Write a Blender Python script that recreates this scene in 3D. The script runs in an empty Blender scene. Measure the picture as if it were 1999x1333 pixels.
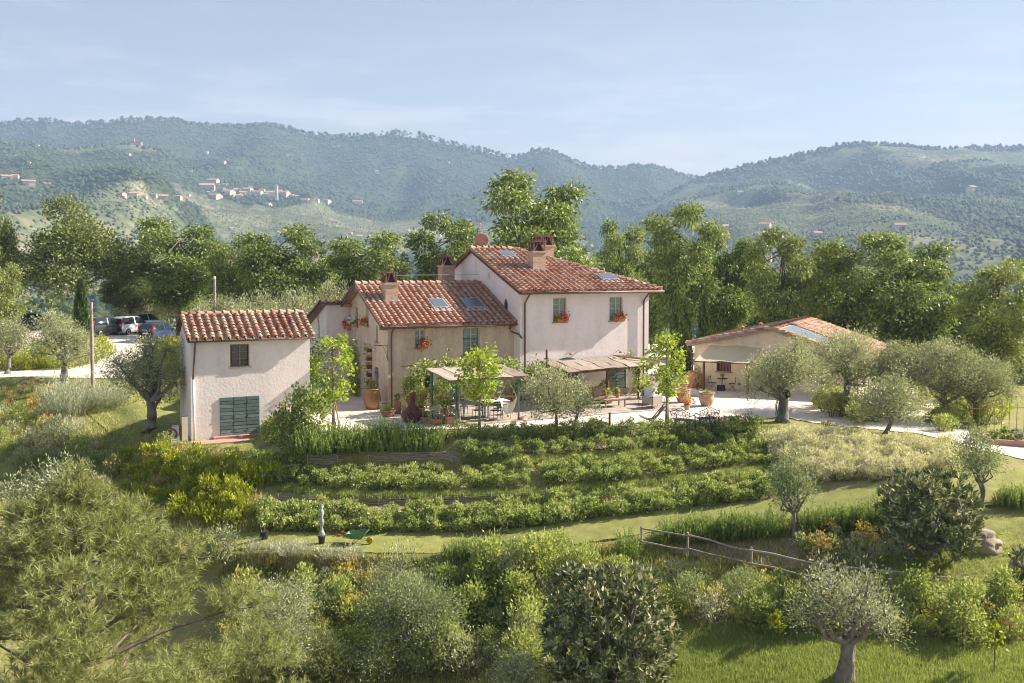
import bpy, math, random
import numpy as np
from mathutils import Vector, Matrix
R = math.radians
sc = bpy.context.scene
COL = sc.collection
rng = np.random.default_rng(7)
random.seed(7)

# ------------------------------------------------------------------ camera
FPX, CX, HZ, CAMZ, PITCH = 1850.0, 999.5, 518.0, 7.6, 2.3      # focal length in photo pixels, horizon row
cam = bpy.data.cameras.new('camera')
cam.sensor_width = 36.0
cam.lens = 36.0 * FPX / 1999.0
cam.shift_y = -((666.5 - HZ) - FPX * math.tan(R(PITCH))) / 1999.0
cam.clip_start, cam.clip_end = 0.3, 60000
camo = bpy.data.objects.new('camera', cam)
COL.objects.link(camo)
camo.location = (0, 0, CAMZ)
camo.rotation_euler = (R(90 - PITCH), 0, 0)
sc.camera = camo

# ------------------------------------------------------------------ light
SUN_AZ, SUN_EL = 72.0, 34.0                                     # clockwise from +Y
w = bpy.data.worlds.new('World')
sc.world = w
w.use_nodes = True
nt = w.node_tree
bg = nt.nodes['Background']
sky = nt.nodes.new('ShaderNodeTexSky')
sky.sky_type = 'NISHITA'
sky.sun_disc = False
sky.sun_elevation, sky.sun_rotation = R(SUN_EL), R(SUN_AZ)
sky.air_density, sky.dust_density, sky.ozone_density = 1.0, 1.2, 2.0
bg.inputs[1].default_value = 0.108
# thin high cloud veils low in the sky, all round
tc = nt.nodes.new('ShaderNodeTexCoord')
mp = nt.nodes.new('ShaderNodeMapping'); mp.inputs['Scale'].default_value = (3.2, 3.2, 20)
nz = nt.nodes.new('ShaderNodeTexNoise'); nz.inputs['Scale'].default_value = 2.4; nz.inputs['Detail'].default_value = 9; nz.inputs['Roughness'].default_value = .62
cr = nt.nodes.new('ShaderNodeValToRGB'); cr.color_ramp.elements[0].position = .47; cr.color_ramp.elements[1].position = .63
sx = nt.nodes.new('ShaderNodeSeparateXYZ')
hr = nt.nodes.new('ShaderNodeValToRGB')
for i, (p, c) in enumerate(((0.0, 1.0), (.12, 1.0), (.18, .35), (.26, .04), (.6, .02))):
    e = hr.color_ramp.elements[i] if i < 2 else hr.color_ramp.elements.new(p)
    e.position = p; e.color = (c, c, c, 1)
mu = nt.nodes.new('ShaderNodeMath'); mu.operation = 'MULTIPLY'
mu2 = nt.nodes.new('ShaderNodeMath'); mu2.operation = 'MULTIPLY'; mu2.inputs[1].default_value = .85
mx = nt.nodes.new('ShaderNodeMix'); mx.data_type = 'RGBA'
mx.inputs[7].default_value = (3.3, 3.15, 3.1, 1)
veil = nt.nodes.new('ShaderNodeMix'); veil.data_type = 'RGBA'; veil.inputs[0].default_value = .76
vr = ramp_w = nt.nodes.new('ShaderNodeValToRGB')
for i, (p, c) in enumerate(((0.09, (.235, .222, .215)), (.17, (.145, .150, .163)), (.32, (.098, .108, .130)))):
    e = vr.color_ramp.elements[i] if i < 2 else vr.color_ramp.elements.new(p)
    e.position = p; e.color = (*c, 1)
vm = nt.nodes.new('ShaderNodeMix'); vm.data_type = 'RGBA'; vm.blend_type = 'MULTIPLY'; vm.inputs[0].default_value = 1; vm.inputs[7].default_value = (10, 10, 10, 1)
L = nt.links.new
L(tc.outputs['Generated'], mp.inputs[0]); L(mp.outputs[0], nz.inputs['Vector']); L(nz.outputs[0], cr.inputs[0])
L(tc.outputs['Generated'], sx.inputs[0]); L(sx.outputs['Z'], hr.inputs[0])
L(cr.outputs[0], mu.inputs[0]); L(hr.outputs[0], mu.inputs[1]); L(mu.outputs[0], mu2.inputs[0])
L(sx.outputs['Z'], vr.inputs[0]); L(vr.outputs[0], vm.inputs[6]); L(vm.outputs[2], veil.inputs[7]); L(sky.outputs[0], veil.inputs[6]); L(veil.outputs[2], mx.inputs[6]); L(mu2.outputs[0], mx.inputs[0]); 
tn = nt.nodes.new('ShaderNodeMix'); tn.data_type = 'RGBA'; tn.blend_type = 'MULTIPLY'; tn.inputs[0].default_value = 1; tn.inputs[7].default_value = (.955, .93, .90, 1)
L(mx.outputs[2], tn.inputs[6]); L(tn.outputs[2], bg.inputs[0])

sl = bpy.data.lights.new('sun', 'SUN')
sl.energy, sl.angle, sl.color = 5.0, R(.55), (1, .89, .76)
so = bpy.data.objects.new('sun', sl)
COL.objects.link(so)
sd = Vector((math.sin(R(SUN_AZ)) * math.cos(R(SUN_EL)), math.cos(R(SUN_AZ)) * math.cos(R(SUN_EL)), math.sin(R(SUN_EL))))
so.rotation_euler = sd.to_track_quat('Z', 'Y').to_euler()
so.location = (30, 20, 60)

vs = sc.view_settings
vs.view_transform, vs.look, vs.exposure, vs.gamma = 'Standard', 'None', 1.52, 1
vs.use_curve_mapping = False
sc.render.engine = 'CYCLES'
cy = sc.cycles
cy.use_denoising = True
cy.max_bounces, cy.diffuse_bounces, cy.glossy_bounces, cy.transmission_bounces, cy.transparent_max_bounces, cy.volume_bounces = 5, 3, 2, 3, 6, 0
cy.pixel_filter_type, cy.filter_width = 'BLACKMAN_HARRIS', 1.05
cy.use_adaptive_sampling = True
cy.adaptive_threshold = 0.015
cy.sample_clamp_indirect = 6

# ------------------------------------------------------------------ pixels to places
_cp, _sp = math.cos(R(PITCH)), math.sin(R(PITCH))
_Y0 = HZ + FPX * math.tan(R(PITCH))
def ray(px, py):
    a, b = (px - CX) / FPX, -(py - _Y0) / FPX
    y, z = _cp + b * _sp, -_sp + b * _cp
    return a / y, z / y                                          # x and z per metre of depth
def at(px, py, d):
    a, b = ray(px, py)
    return Vector((a * d, d, CAMZ + b * d))
def G(px, py, z=0.0):
    a, b = ray(px, py)
    d = (z - CAMZ) / b
    return Vector((a * d, d, z))

# ------------------------------------------------------------------ object helpers
def link(o, parent=None):
    COL.objects.link(o)
    if parent is not None:
        o.parent = parent
    return o
def tag(o, label=None, cat=None, group=None, kind=None):
    if label: o['label'] = label
    if cat: o['category'] = cat
    if group: o['group'] = group
    if kind: o['kind'] = kind
    return o
def thing(name, label, cat, loc=(0, 0, 0), rz=0.0, group=None):
    o = bpy.data.objects.new(name, None)
    link(o)
    o.location = loc
    o.rotation_euler = (0, 0, rz)
    o.empty_display_size = .2
    return tag(o, label, cat, group)
def place(name, me, parent=None, loc=(0, 0, 0), rot=(0, 0, 0), scale=(1, 1, 1)):
    o = bpy.data.objects.new(name, me)
    link(o, parent)
    o.location, o.rotation_euler, o.scale = loc, rot, scale
    return o
def copy_tree(o, parent=None):
    c = o.copy()
    link(c)
    c.parent = parent
    for ch in list(o.children):
        copy_tree(ch, c)
    return c
def np_mesh(name, V, F, mats, tint=None, smooth=False, fm=None):
    V = np.asarray(V, np.float32); F = np.asarray(F, np.int32)
    me = bpy.data.meshes.new(name)
    me.vertices.add(len(V)); me.vertices.foreach_set('co', V.ravel())
    me.loops.add(F.size); me.loops.foreach_set('vertex_index', F.ravel())
    me.polygons.add(len(F)); me.polygons.foreach_set('loop_start', np.arange(0, F.size, F.shape[1], dtype=np.int32))
    if fm is not None: me.polygons.foreach_set('material_index', np.asarray(fm, np.int32))
    if smooth: me.polygons.foreach_set('use_smooth', np.ones(len(F), bool))
    if tint is not None:
        a = me.attributes.new('tint', 'FLOAT', 'POINT'); a.data.foreach_set('value', np.asarray(tint, np.float32))
    for m in (mats if isinstance(mats, (list, tuple)) else [mats]): me.materials.append(m)
    me.update(calc_edges=True)
    return me

class MB:
    def __init__(s): s.v = []; s.f = []; s.m = []; s.mi = 0
    def add(s, vs, fs):
        b = len(s.v)
        s.v += [tuple(q) for q in vs]
        s.f += [tuple(b + i for i in f) for f in fs]
        s.m += [s.mi] * len(fs)
        return s
    def box(s, x0, y0, z0, x1, y1, z1):
        return s.add([(x0, y0, z0), (x1, y0, z0), (x1, y1, z0), (x0, y1, z0), (x0, y0, z1), (x1, y0, z1), (x1, y1, z1), (x0, y1, z1)],
                     [(0, 3, 2, 1), (4, 5, 6, 7), (0, 1, 5, 4), (1, 2, 6, 5), (2, 3, 7, 6), (3, 0, 4, 7)])
    def cbox(s, c, d, rot=None):
        c = Vector(c); M = rot or Matrix.Identity(3)
        p = [c + M @ Vector((d[0] / 2 * a, d[1] / 2 * b, d[2] / 2 * e)) for e in (-1, 1) for a, b in ((-1, -1), (1, -1), (1, 1), (-1, 1))]
        return s.add(p, [(0, 3, 2, 1), (4, 5, 6, 7), (0, 1, 5, 4), (1, 2, 6, 5), (2, 3, 7, 6), (3, 0, 4, 7)])
    def tube(s, pts, r, n=6, cap=True):
        pts = [Vector(p) for p in pts]
        rs = r if isinstance(r, (list, tuple)) else [r] * len(pts)
        up = Vector((0, 0, 1)); ring = []
        for i, p in enumerate(pts):
            t = (pts[min(i + 1, len(pts) - 1)] - pts[max(i - 1, 0)])
            t = t.normalized() if t.length > 1e-9 else Vector((0, 0, 1))
            a = t.cross(up)
            if a.length < .1: a = t.cross(Vector((0, 1, 0)))
            a.normalize(); b = a.cross(t).normalized()
            ring.append([p + (a * math.cos(2 * math.pi * k / n) + b * math.sin(2 * math.pi * k / n)) * rs[i] for k in range(n)])
        fs = [(i * n + k, i * n + (k + 1) % n, (i + 1) * n + (k + 1) % n, (i + 1) * n + k) for i in range(len(pts) - 1) for k in range(n)]
        if cap: fs += [tuple(range(n - 1, -1, -1)), tuple((len(pts) - 1) * n + k for k in range(n))]
        return s.add([q for g in ring for q in g], fs)
    def lathe(s, prof, n=16, c=(0, 0, 0), cap=True, wob=0):
        vs, fs = [], []
        for i, (r, z) in enumerate(prof):
            for k in range(n):
                a = 2 * math.pi * k / n; rr = r * (1 + wob * math.sin(3 * a + i))
                vs.append((c[0] + rr * math.cos(a), c[1] + rr * math.sin(a), c[2] + z))
        for i in range(len(prof) - 1):
            for k in range(n):
                fs.append((i * n + k, i * n + (k + 1) % n, (i + 1) * n + (k + 1) % n, (i + 1) * n + k))
        if cap: fs += [tuple(range(n - 1, -1, -1)), tuple((len(prof) - 1) * n + k for k in range(n))]
        return s.add(vs, fs)
    def prism(s, poly, y0, y1):                                  # polygon in x, z pushed along y
        n = len(poly)
        vs = [(x, y0, z) for x, z in poly] + [(x, y1, z) for x, z in poly]
        return s.add(vs, [tuple(range(n)), tuple(range(2 * n - 1, n - 1, -1))] + [(i, i + n, (i + 1) % n + n, (i + 1) % n) for i in range(n)])
    def slab(s, pts, t):                                         # planar polygon thickened downward along its normal
        pts = [Vector(p) for p in pts]
        nn = (pts[1] - pts[0]).cross(pts[2] - pts[0]).normalized()
        n = len(pts); lo = [p - nn * t for p in pts]
        return s.add(pts + lo, [tuple(range(n)), tuple(range(2 * n - 1, n - 1, -1))] + [(i, i + n, (i + 1) % n + n, (i + 1) % n) for i in range(n)])
    def mesh(s, name, mat, smooth=False):
        me = bpy.data.meshes.new(name)
        me.from_pydata(s.v, [], s.f)
        for m in (mat if isinstance(mat, (list, tuple)) else [mat]): me.materials.append(m)
        if s.mi or any(s.m): me.polygons.foreach_set('material_index', s.m)
        if smooth: me.polygons.foreach_set('use_smooth', [True] * len(me.polygons))
        me.validate(); me.update()
        return me
    def build(s, name, mat, parent=None, smooth=False, loc=(0, 0, 0), rot=(0, 0, 0)):
        return place(name, s.mesh(name, mat, smooth), parent, loc, rot)
def one(name, mat, fn, parent=None, smooth=False):
    m = MB(); fn(m); return m.build(name, mat, parent, smooth)
def rotz(a): return Matrix.Rotation(a, 3, 'Z')

# ------------------------------------------------------------------ materials
def ramp(nt, stops):
    r = nt.nodes.new('ShaderNodeValToRGB')
    while len(r.color_ramp.elements) < len(stops): r.color_ramp.elements.new(.5)
    for e, (p, c) in zip(r.color_ramp.elements, stops):
        e.position = p; e.color = (*c, 1)
    return r
def newmat(name):
    m = bpy.data.materials.new(name); m.use_nodes = True
    nt = m.node_tree
    return m, nt, nt.nodes['Principled BSDF'], nt.links.new
def pmat(name, stops, scale=3.0, rough=.85, bump=.15, bscale=30, stretch=(1, 1, 1), metal=0, spec=.3, detail=8, objrand=0.0, local=False, bdist=.02):
    m, nt, P, L = newmat(name)
    if local:
        c = nt.nodes.new('ShaderNodeTexCoord').outputs['Object']
    else:
        c = nt.nodes.new('ShaderNodeNewGeometry').outputs['Position']
    mpn = nt.nodes.new('ShaderNodeMapping'); mpn.inputs['Scale'].default_value = stretch
    L(c, mpn.inputs[0])
    n = nt.nodes.new('ShaderNodeTexNoise'); n.inputs['Scale'].default_value = scale; n.inputs['Detail'].default_value = detail; n.inputs['Roughness'].default_value = .65
    L(mpn.outputs[0], n.inputs['Vector'])
    if isinstance(stops[0], (int, float)): stops = [(.3, tuple(x * .85 for x in stops)), (.7, tuple(min(1, x * 1.12) for x in stops))]
    elif not isinstance(stops[0][1], (list, tuple)): stops = [(.25 + .5 * i / max(1, len(stops) - 1), s) for i, s in enumerate(stops)]
    r = ramp(nt, stops)
    fac = n.outputs[0]
    if objrand:
        oi = nt.nodes.new('ShaderNodeObjectInfo')
        a = nt.nodes.new('ShaderNodeMath'); a.operation = 'MULTIPLY_ADD'; a.inputs[1].default_value = objrand; a.inputs[2].default_value = -objrand / 2
        L(oi.outputs['Random'], a.inputs[0])
        b = nt.nodes.new('ShaderNodeMath'); b.operation = 'ADD'; L(a.outputs[0], b.inputs[0]); L(fac, b.inputs[1]); fac = b.outputs[0]
    L(fac, r.inputs[0]); L(r.outputs[0], P.inputs['Base Color'])
    P.inputs['Roughness'].default_value = rough; P.inputs['Metallic'].default_value = metal
    P.inputs['Specular IOR Level'].default_value = spec
    if bump:
        n2 = nt.nodes.new('ShaderNodeTexNoise'); n2.inputs['Scale'].default_value = bscale; n2.inputs['Detail'].default_value = 5
        L(mpn.outputs[0], n2.inputs['Vector'])
        bp = nt.nodes.new('ShaderNodeBump'); bp.inputs['Strength'].default_value = bump; bp.inputs['Distance'].default_value = bdist
        L(n2.outputs[0], bp.inputs['Height']); L(bp.outputs[0], P.inputs['Normal'])
    return m
def leafmat(name, c1, c2, c3, trans=.3, rough=.55, spec=.35, hue=.06):
    m, nt, P, L = newmat(name)
    at_ = nt.nodes.new('ShaderNodeAttribute'); at_.attribute_name = 'tint'
    oi = nt.nodes.new('ShaderNodeObjectInfo')
    a = nt.nodes.new('ShaderNodeMath'); a.operation = 'MULTIPLY_ADD'; a.inputs[1].default_value = .24; a.inputs[2].default_value = -.12
    L(oi.outputs['Random'], a.inputs[0])
    b = nt.nodes.new('ShaderNodeMath'); b.operation = 'ADD'; L(a.outputs[0], b.inputs[0]); L(at_.outputs['Fac'], b.inputs[1])
    r = ramp(nt, [(0, c1), (.5, c2), (1, c3)])
    L(b.outputs[0], r.inputs[0]); L(r.outputs[0], P.inputs['Base Color'])
    P.inputs['Roughness'].default_value = rough; P.inputs['Specular IOR Level'].default_value = spec
    tr = nt.nodes.new('ShaderNodeBsdfTranslucent')
    g = nt.nodes.new('ShaderNodeMix'); g.data_type = 'RGBA'; g.blend_type = 'MULTIPLY'; g.inputs[0].default_value = 1; g.inputs[7].default_value = (1.0, 1.0, .55, 1)
    L(r.outputs[0], g.inputs[6]); L(g.outputs[2], tr.inputs[0])
    mixs = nt.nodes.new('ShaderNodeMixShader'); mixs.inputs[0].default_value = trans
    out = nt.nodes['Material Output']
    L(P.outputs[0], mixs.inputs[1]); L(tr.outputs[0], mixs.inputs[2]); L(mixs.outputs[0], out.inputs[0])
    return m
def flat(name, c, rough=.6, spec=.3, metal=0):
    return pmat(name, c, scale=8, rough=rough, spec=spec, metal=metal, bump=.05)

def plaster(name, base, dark, warm, stain=.5):
    m, nt, P, L = newmat(name)
    g = nt.nodes.new('ShaderNodeNewGeometry')
    mp1 = nt.nodes.new('ShaderNodeMapping'); mp1.inputs['Scale'].default_value = (1.6, 1.6, .45); L(g.outputs[0], mp1.inputs[0])
    n1 = nt.nodes.new('ShaderNodeTexNoise'); n1.inputs['Scale'].default_value = .9; n1.inputs['Detail'].default_value = 9; n1.inputs['Roughness'].default_value = .6; L(mp1.outputs[0], n1.inputs['Vector'])
    n2 = nt.nodes.new('ShaderNodeTexNoise'); n2.inputs['Scale'].default_value = 4; n2.inputs['Detail'].default_value = 8; L(g.outputs[0], n2.inputs['Vector'])
    r1 = ramp(nt, [(.30, dark), (.46, base), (.60, warm), (.72, base)])
    ad = nt.nodes.new('ShaderNodeMix'); ad.data_type = 'FLOAT'; ad.inputs[0].default_value = .35; L(n1.outputs[0], ad.inputs[2]); L(n2.outputs[0], ad.inputs[3])
    L(ad.outputs[0], r1.inputs[0])
    mp4 = nt.nodes.new('ShaderNodeMapping'); mp4.inputs['Scale'].default_value = (2.6, 2.6, .3); L(g.outputs[0], mp4.inputs[0])
    n4 = nt.nodes.new('ShaderNodeTexNoise'); n4.inputs['Scale'].default_value = 1; n4.inputs['Detail'].default_value = 7; L(mp4.outputs[0], n4.inputs['Vector'])
    r4 = ramp(nt, [(.52, (0, 0, 0)), (.78, (stain * .45, stain * .45, stain * .45))]); L(n4.outputs[0], r4.inputs[0])
    mx4 = nt.nodes.new('ShaderNodeMix'); mx4.data_type = 'RGBA'; mx4.inputs[7].default_value = (dark[0] * .8, dark[1] * .77, dark[2] * .74, 1)
    L(r4.outputs[0], mx4.inputs[0]); L(r1.outputs[0], mx4.inputs[6]); L(mx4.outputs[2], P.inputs['Base Color'])
    P.inputs['Roughness'].default_value = .93; P.inputs['Specular IOR Level'].default_value = .15
    n3 = nt.nodes.new('ShaderNodeTexNoise'); n3.inputs['Scale'].default_value = 9; n3.inputs['Detail'].default_value = 8; L(g.outputs[0], n3.inputs['Vector'])
    bp = nt.nodes.new('ShaderNodeBump'); bp.inputs['Strength'].default_value = .35; bp.inputs['Distance'].default_value = .03; L(n3.outputs[0], bp.inputs['Height']); L(bp.outputs[0], P.inputs['Normal'])
    return m
def tilemat(name, stops, lichen=(.42, .33, .20), amt=.5):
    m, nt, P, L = newmat(name)
    oi = nt.nodes.new('ShaderNodeObjectInfo'); at_ = nt.nodes.new('ShaderNodeAttribute'); at_.attribute_name = 'tint'
    a = nt.nodes.new('ShaderNodeMath'); a.operation = 'ADD'; L(oi.outputs['Random'], a.inputs[0]); L(at_.outputs['Fac'], a.inputs[1])
    fr = nt.nodes.new('ShaderNodeMath'); fr.operation = 'FRACT'; L(a.outputs[0], fr.inputs[0])
    r = ramp(nt, stops); L(fr.outputs[0], r.inputs[0])
    g = nt.nodes.new('ShaderNodeNewGeometry')
    n = nt.nodes.new('ShaderNodeTexNoise'); n.inputs['Scale'].default_value = 5; n.inputs['Detail'].default_value = 9; n.inputs['Roughness'].default_value = .7; L(g.outputs[0], n.inputs['Vector'])
    nb = nt.nodes.new('ShaderNodeTexNoise'); nb.inputs['Scale'].default_value = .9; nb.inputs['Detail'].default_value = 3; L(g.outputs[0], nb.inputs['Vector'])
    av = nt.nodes.new('ShaderNodeMix'); av.data_type = 'FLOAT'; av.inputs[0].default_value = .45; L(n.outputs[0], av.inputs[2]); L(nb.outputs[0], av.inputs[3])
    r2 = ramp(nt, [(.46, (0, 0, 0)), (.64, (amt, amt, amt))]); L(av.outputs[0], r2.inputs[0])
    mxn = nt.nodes.new('ShaderNodeMix'); mxn.data_type = 'RGBA'; mxn.inputs[7].default_value = (*lichen, 1)
    L(r.outputs[0], mxn.inputs[6]); L(r2.outputs[0], mxn.inputs[0]); L(mxn.outputs[2], P.inputs['Base Color'])
    P.inputs['Roughness'].default_value = .9; P.inputs['Specular IOR Level'].default_value = .2
    bp = nt.nodes.new('ShaderNodeBump'); bp.inputs['Strength'].default_value = .4; bp.inputs['Distance'].default_value = .02; L(n.outputs[0], bp.inputs['Height']); L(bp.outputs[0], P.inputs['Normal'])
    return m
def brickmat(name):
    m, nt, P, L = newmat(name)
    t = nt.nodes.new('ShaderNodeTexCoord')
    sp = nt.nodes.new('ShaderNodeSeparateXYZ'); cb = nt.nodes.new('ShaderNodeCombineXYZ'); ad = nt.nodes.new('ShaderNodeMath'); ad.operation = 'ADD'
    L(t.outputs['Object'], sp.inputs[0]); L(sp.outputs[0], ad.inputs[0]); L(sp.outputs[1], ad.inputs[1]); L(ad.outputs[0], cb.inputs[0]); L(sp.outputs[2], cb.inputs[1])
    b = nt.nodes.new('ShaderNodeTexBrick'); b.inputs['Scale'].default_value = 4; b.inputs['Color1'].default_value = (.42, .27, .19, 1); b.inputs['Color2'].default_value = (.56, .40, .30, 1)
    b.inputs['Mortar'].default_value = (.56, .49, .42, 1); b.inputs['Mortar Size'].default_value = .02; b.inputs['Brick Width'].default_value = .9; b.inputs['Row Height'].default_value = .3
    L(cb.outputs[0], b.inputs['Vector']); L(b.outputs[0], P.inputs['Base Color']); P.inputs['Roughness'].default_value = .9
    bp = nt.nodes.new('ShaderNodeBump'); bp.inputs['Strength'].default_value = .5; bp.inputs['Distance'].default_value = .015; bp.invert = True
    L(b.outputs['Fac'], bp.inputs['Height']); L(bp.outputs[0], P.inputs['Normal'])
    return m
def glassmat(name, c=(.03, .045, .05), rough=.05):
    m, nt, P, L = newmat(name)
    P.inputs['Base Color'].default_value = (*c, 1); P.inputs['Roughness'].default_value = rough; P.inputs['Specular IOR Level'].default_value = .8
    return m

M = {}
M['plaster_pale'] = plaster('plaster_pale', (.84, .765, .745), (.74, .67, .655), (.88, .815, .79))
M['plaster_grey'] = plaster('plaster_grey', (.81, .735, .71), (.69, .625, .605), (.86, .79, .755))
M['plaster_beige'] = plaster('plaster_beige', (.56, .45, .345), (.40, .325, .265), (.66, .545, .425))
M['plaster_cream'] = plaster('plaster_cream', (.72, .61, .49), (.60, .50, .40), (.79, .69, .56))
M['tile_red'] = tilemat('tile_red', [(0, (.34, .165, .115)), (.3, (.42, .215, .15)), (.6, (.48, .265, .185)), (.82, (.52, .33, .245)), (1, (.36, .185, .135))], (.55, .46, .37), .7)
M['tile_old'] = tilemat('tile_old', [(0, (.20, .10, .075)), (.3, (.35, .17, .12)), (.6, (.44, .25, .18)), (.85, (.42, .33, .25)), (1, (.28, .17, .13))], (.50, .42, .30), .8)
M['tile_mid'] = tilemat('tile_mid', [(0, (.27, .13, .095)), (.3, (.39, .20, .14)), (.6, (.46, .26, .19)), (.85, (.52, .35, .27)), (1, (.31, .165, .125))], (.52, .43, .34), .7)
M['brick'] = brickmat('brick')
M['wood_dark'] = pmat('wood_dark', [(.10, .055, .035), (.19, .11, .07)], 6, .8, .3, 40, (1, 1, 1))
M['wood_eave'] = pmat('wood_eave', [(.30, .18, .09), (.42, .27, .15)], 6, .8, .2, 40)
M['wood_grey'] = pmat('wood_grey', [(.27, .22, .18), (.46, .40, .34)], 5, .9, .35, 40, objrand=.3)
M['wood_tan'] = pmat('wood_tan', [(.34, .22, .12), (.50, .35, .21)], 5, .75, .2, 40)
M['copper'] = pmat('copper', [(.13, .075, .06), (.20, .12, .095)], 4, .55, .1, metal=.3)
M['zinc'] = pmat('zinc', [(.36, .37, .38), (.5, .5, .5)], 4, .45, .05, metal=.4)
M['white_pipe'] = flat('white_pipe', (.72, .72, .72), .4)
M['teal'] = pmat('teal', [(.08, .125, .12), (.135, .19, .18), (.25, .30, .285)], 7, .75, .4, 25, (1, 1, 6), objrand=.25)
M['teal_smooth'] = pmat('teal_smooth', [(.05, .13, .115), (.09, .19, .165)], 5, .6, .1)
M['glass'] = glassmat('glass')
M['glass_teal'] = pmat('glass_teal', [(.16, .24, .22), (.28, .36, .33)], 6, .12, .0, spec=.6)
M['glass_sky'] = glassmat('glass_sky', (.10, .13, .16), .18)
M['frame_cream'] = flat('frame_cream', (.55, .52, .42))
M['frame_wood'] = pmat('frame_wood', [(.22, .14, .055), (.36, .25, .12)], 6, .7, .1)
M['curtain'] = flat('curtain', (.62, .66, .63), .9)
M['terracotta'] = pmat('terracotta', [(.38, .17, .10), (.50, .25, .155), (.58, .36, .25)], 3, .9, .15, 25, objrand=.25)
M['terracotta_old'] = pmat('terracotta_old', [(.33, .20, .14), (.48, .31, .215), (.60, .45, .34)], 3, .92, .3, 18)
M['iron'] = flat('iron', (.035, .045, .05), .5, .4)
M['rust'] = pmat('rust', [(.14, .06, .035), (.26, .12, .07)], 12, .85, .2)
M['maroon'] = pmat('maroon', [(.09, .028, .025), (.16, .055, .045)], 3, .45, .15, 10)
M['gravel'] = pmat('gravel', [(.28, (.52, .45, .38)), (.5, (.66, .585, .50)), (.72, (.76, .69, .60))], .9, .95, .9, 26, detail=12, bdist=.03)
M['paving'] = pmat('paving', [(.33, .28, .24), (.46, .40, .345)], 2, .9, .3, 12, objrand=.35)
M['brickpave'] = pmat('brickpave', [(.40, .22, .165), (.52, .32, .25)], 3, .9, .3, 12)
M['soil'] = pmat('soil', [(.26, .185, .125), (.40, .30, .215)], 2.5, .95, .8, 9, bdist=.05)
M['stone'] = pmat('stone', [(.24, .19, .145), (.40, .335, .27)], 2, .92, .6, 6, bdist=.05)
M['white_cloth'] = flat('white_cloth', (.78, .77, .76), .95)
M['canvas'] = pmat('canvas', [(.62, .53, .40), (.72, .63, .50)], 2, .95, .1)
M['reed'] = pmat('reed', [(.22, .17, .135), (.33, .27, .22), (.43, .365, .305)], 4, .95, .4, 30, objrand=.5)
M['wicker'] = pmat('wicker', [(.30, .26, .22), (.44, .39, .34)], 20, .9, .4, 60)
M['black_plastic'] = flat('black_plastic', (.03, .03, .035), .5)
M['bark'] = pmat('bark', [(.10, .08, .06), (.22, .18, .145)], 3, .95, .7, 9, (3, 3, .7), bdist=.04)
M['bark_olive'] = pmat('bark_olive', [(.13, .115, .10), (.30, .27, .235)], 4, .95, .8, 9, (3, 3, .7), bdist=.05)
M['bark_light'] = pmat('bark_light', [(.22, .18, .14), (.36, .31, .26)], 4, .9, .5, 12, (3, 3, .7))
M['cowl'] = pmat('cowl', [(.17, .085, .065), (.30, .16, .12)], 4, .9, .3, 15)
# foliage
M['lf_olive'] = leafmat('lf_olive', (0.226, 0.252, 0.135), (0.373, 0.399, 0.238), (0.633, 0.643, 0.443), 0.30, .5, .4)
M['lf_olive_g'] = leafmat('lf_olive_g', (0.167, 0.211, 0.100), (0.298, 0.348, 0.175), (0.497, 0.554, 0.336), 0.32)
M['lf_locust'] = leafmat('lf_locust', (0.103, 0.150, 0.052), (0.230, 0.304, 0.093), (0.451, 0.517, 0.172), 0.28)
M['lf_locust_y'] = leafmat('lf_locust_y', (0.140, 0.187, 0.061), (0.295, 0.349, 0.112), (0.517, 0.553, 0.201), 0.28)
M['lf_oak'] = leafmat('lf_oak', (0.092, 0.125, 0.044), (0.194, 0.237, 0.085), (0.363, 0.395, 0.161), 0.22)
M['lf_linden'] = leafmat('lf_linden', (0.216, 0.301, 0.034), (0.380, 0.483, 0.057), (0.569, 0.639, 0.115), .42)
M['lf_cypress'] = leafmat('lf_cypress', (0.042, 0.071, 0.021), (0.083, 0.131, 0.033), (0.143, 0.202, 0.048), .15)
M['lf_pine'] = leafmat('lf_pine', (0.150, 0.179, 0.064), (0.314, 0.339, 0.127), (0.518, 0.528, 0.225), 0.35)
M['lf_loquat'] = leafmat('lf_loquat', (0.079, 0.114, 0.040), (0.187, 0.222, 0.099), (0.661, 0.618, 0.396), .15, .48, .35)
M['lf_laurel'] = leafmat('lf_laurel', (.085, .135, .03), (.28, .36, .10), (.70, .72, .36), .38)
M['lf_shrub'] = leafmat('lf_shrub', (0.148, 0.211, 0.064), (0.340, 0.404, 0.130), (0.647, 0.671, 0.266), 0.40)
M['lf_box'] = leafmat('lf_box', (0.132, 0.198, 0.059), (0.278, 0.362, 0.108), (0.546, 0.619, 0.215), 0.30)
M['lf_rosemary'] = leafmat('lf_rosemary', (0.105, 0.166, 0.047), (0.238, 0.321, 0.097), (0.438, 0.522, 0.194), 0.32)
M['lf_yellow'] = leafmat('lf_yellow', (0.140, 0.198, 0.019), (0.322, 0.373, 0.036), (0.537, 0.535, 0.061), .3)
M['lf_silver'] = leafmat('lf_silver', (0.253, 0.276, 0.184), (0.437, 0.460, 0.345), (0.598, 0.609, 0.494), .2)
M['lf_straw'] = leafmat('lf_straw', (0.311, 0.318, 0.190), (0.622, 0.587, 0.409), (0.800, 0.800, 0.648), 0.35)
M['lf_conifer'] = leafmat('lf_conifer', (0.033, 0.058, 0.026), (0.065, 0.104, 0.042), (0.117, 0.163, 0.065), .1)
M['lf_grass'] = leafmat('lf_grass', (0.186, 0.250, 0.072), (0.355, 0.422, 0.132), (0.589, 0.611, 0.266), 0.42)
M['lf_weed'] = leafmat('lf_weed', (0.212, 0.251, 0.082), (0.417, 0.435, 0.157), (0.777, 0.657, 0.339), 0.42)
M['red_flower'] = leafmat('red_flower', (.55, .02, .03), (.72, .04, .06), (.85, .20, .22), .2)
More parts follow.
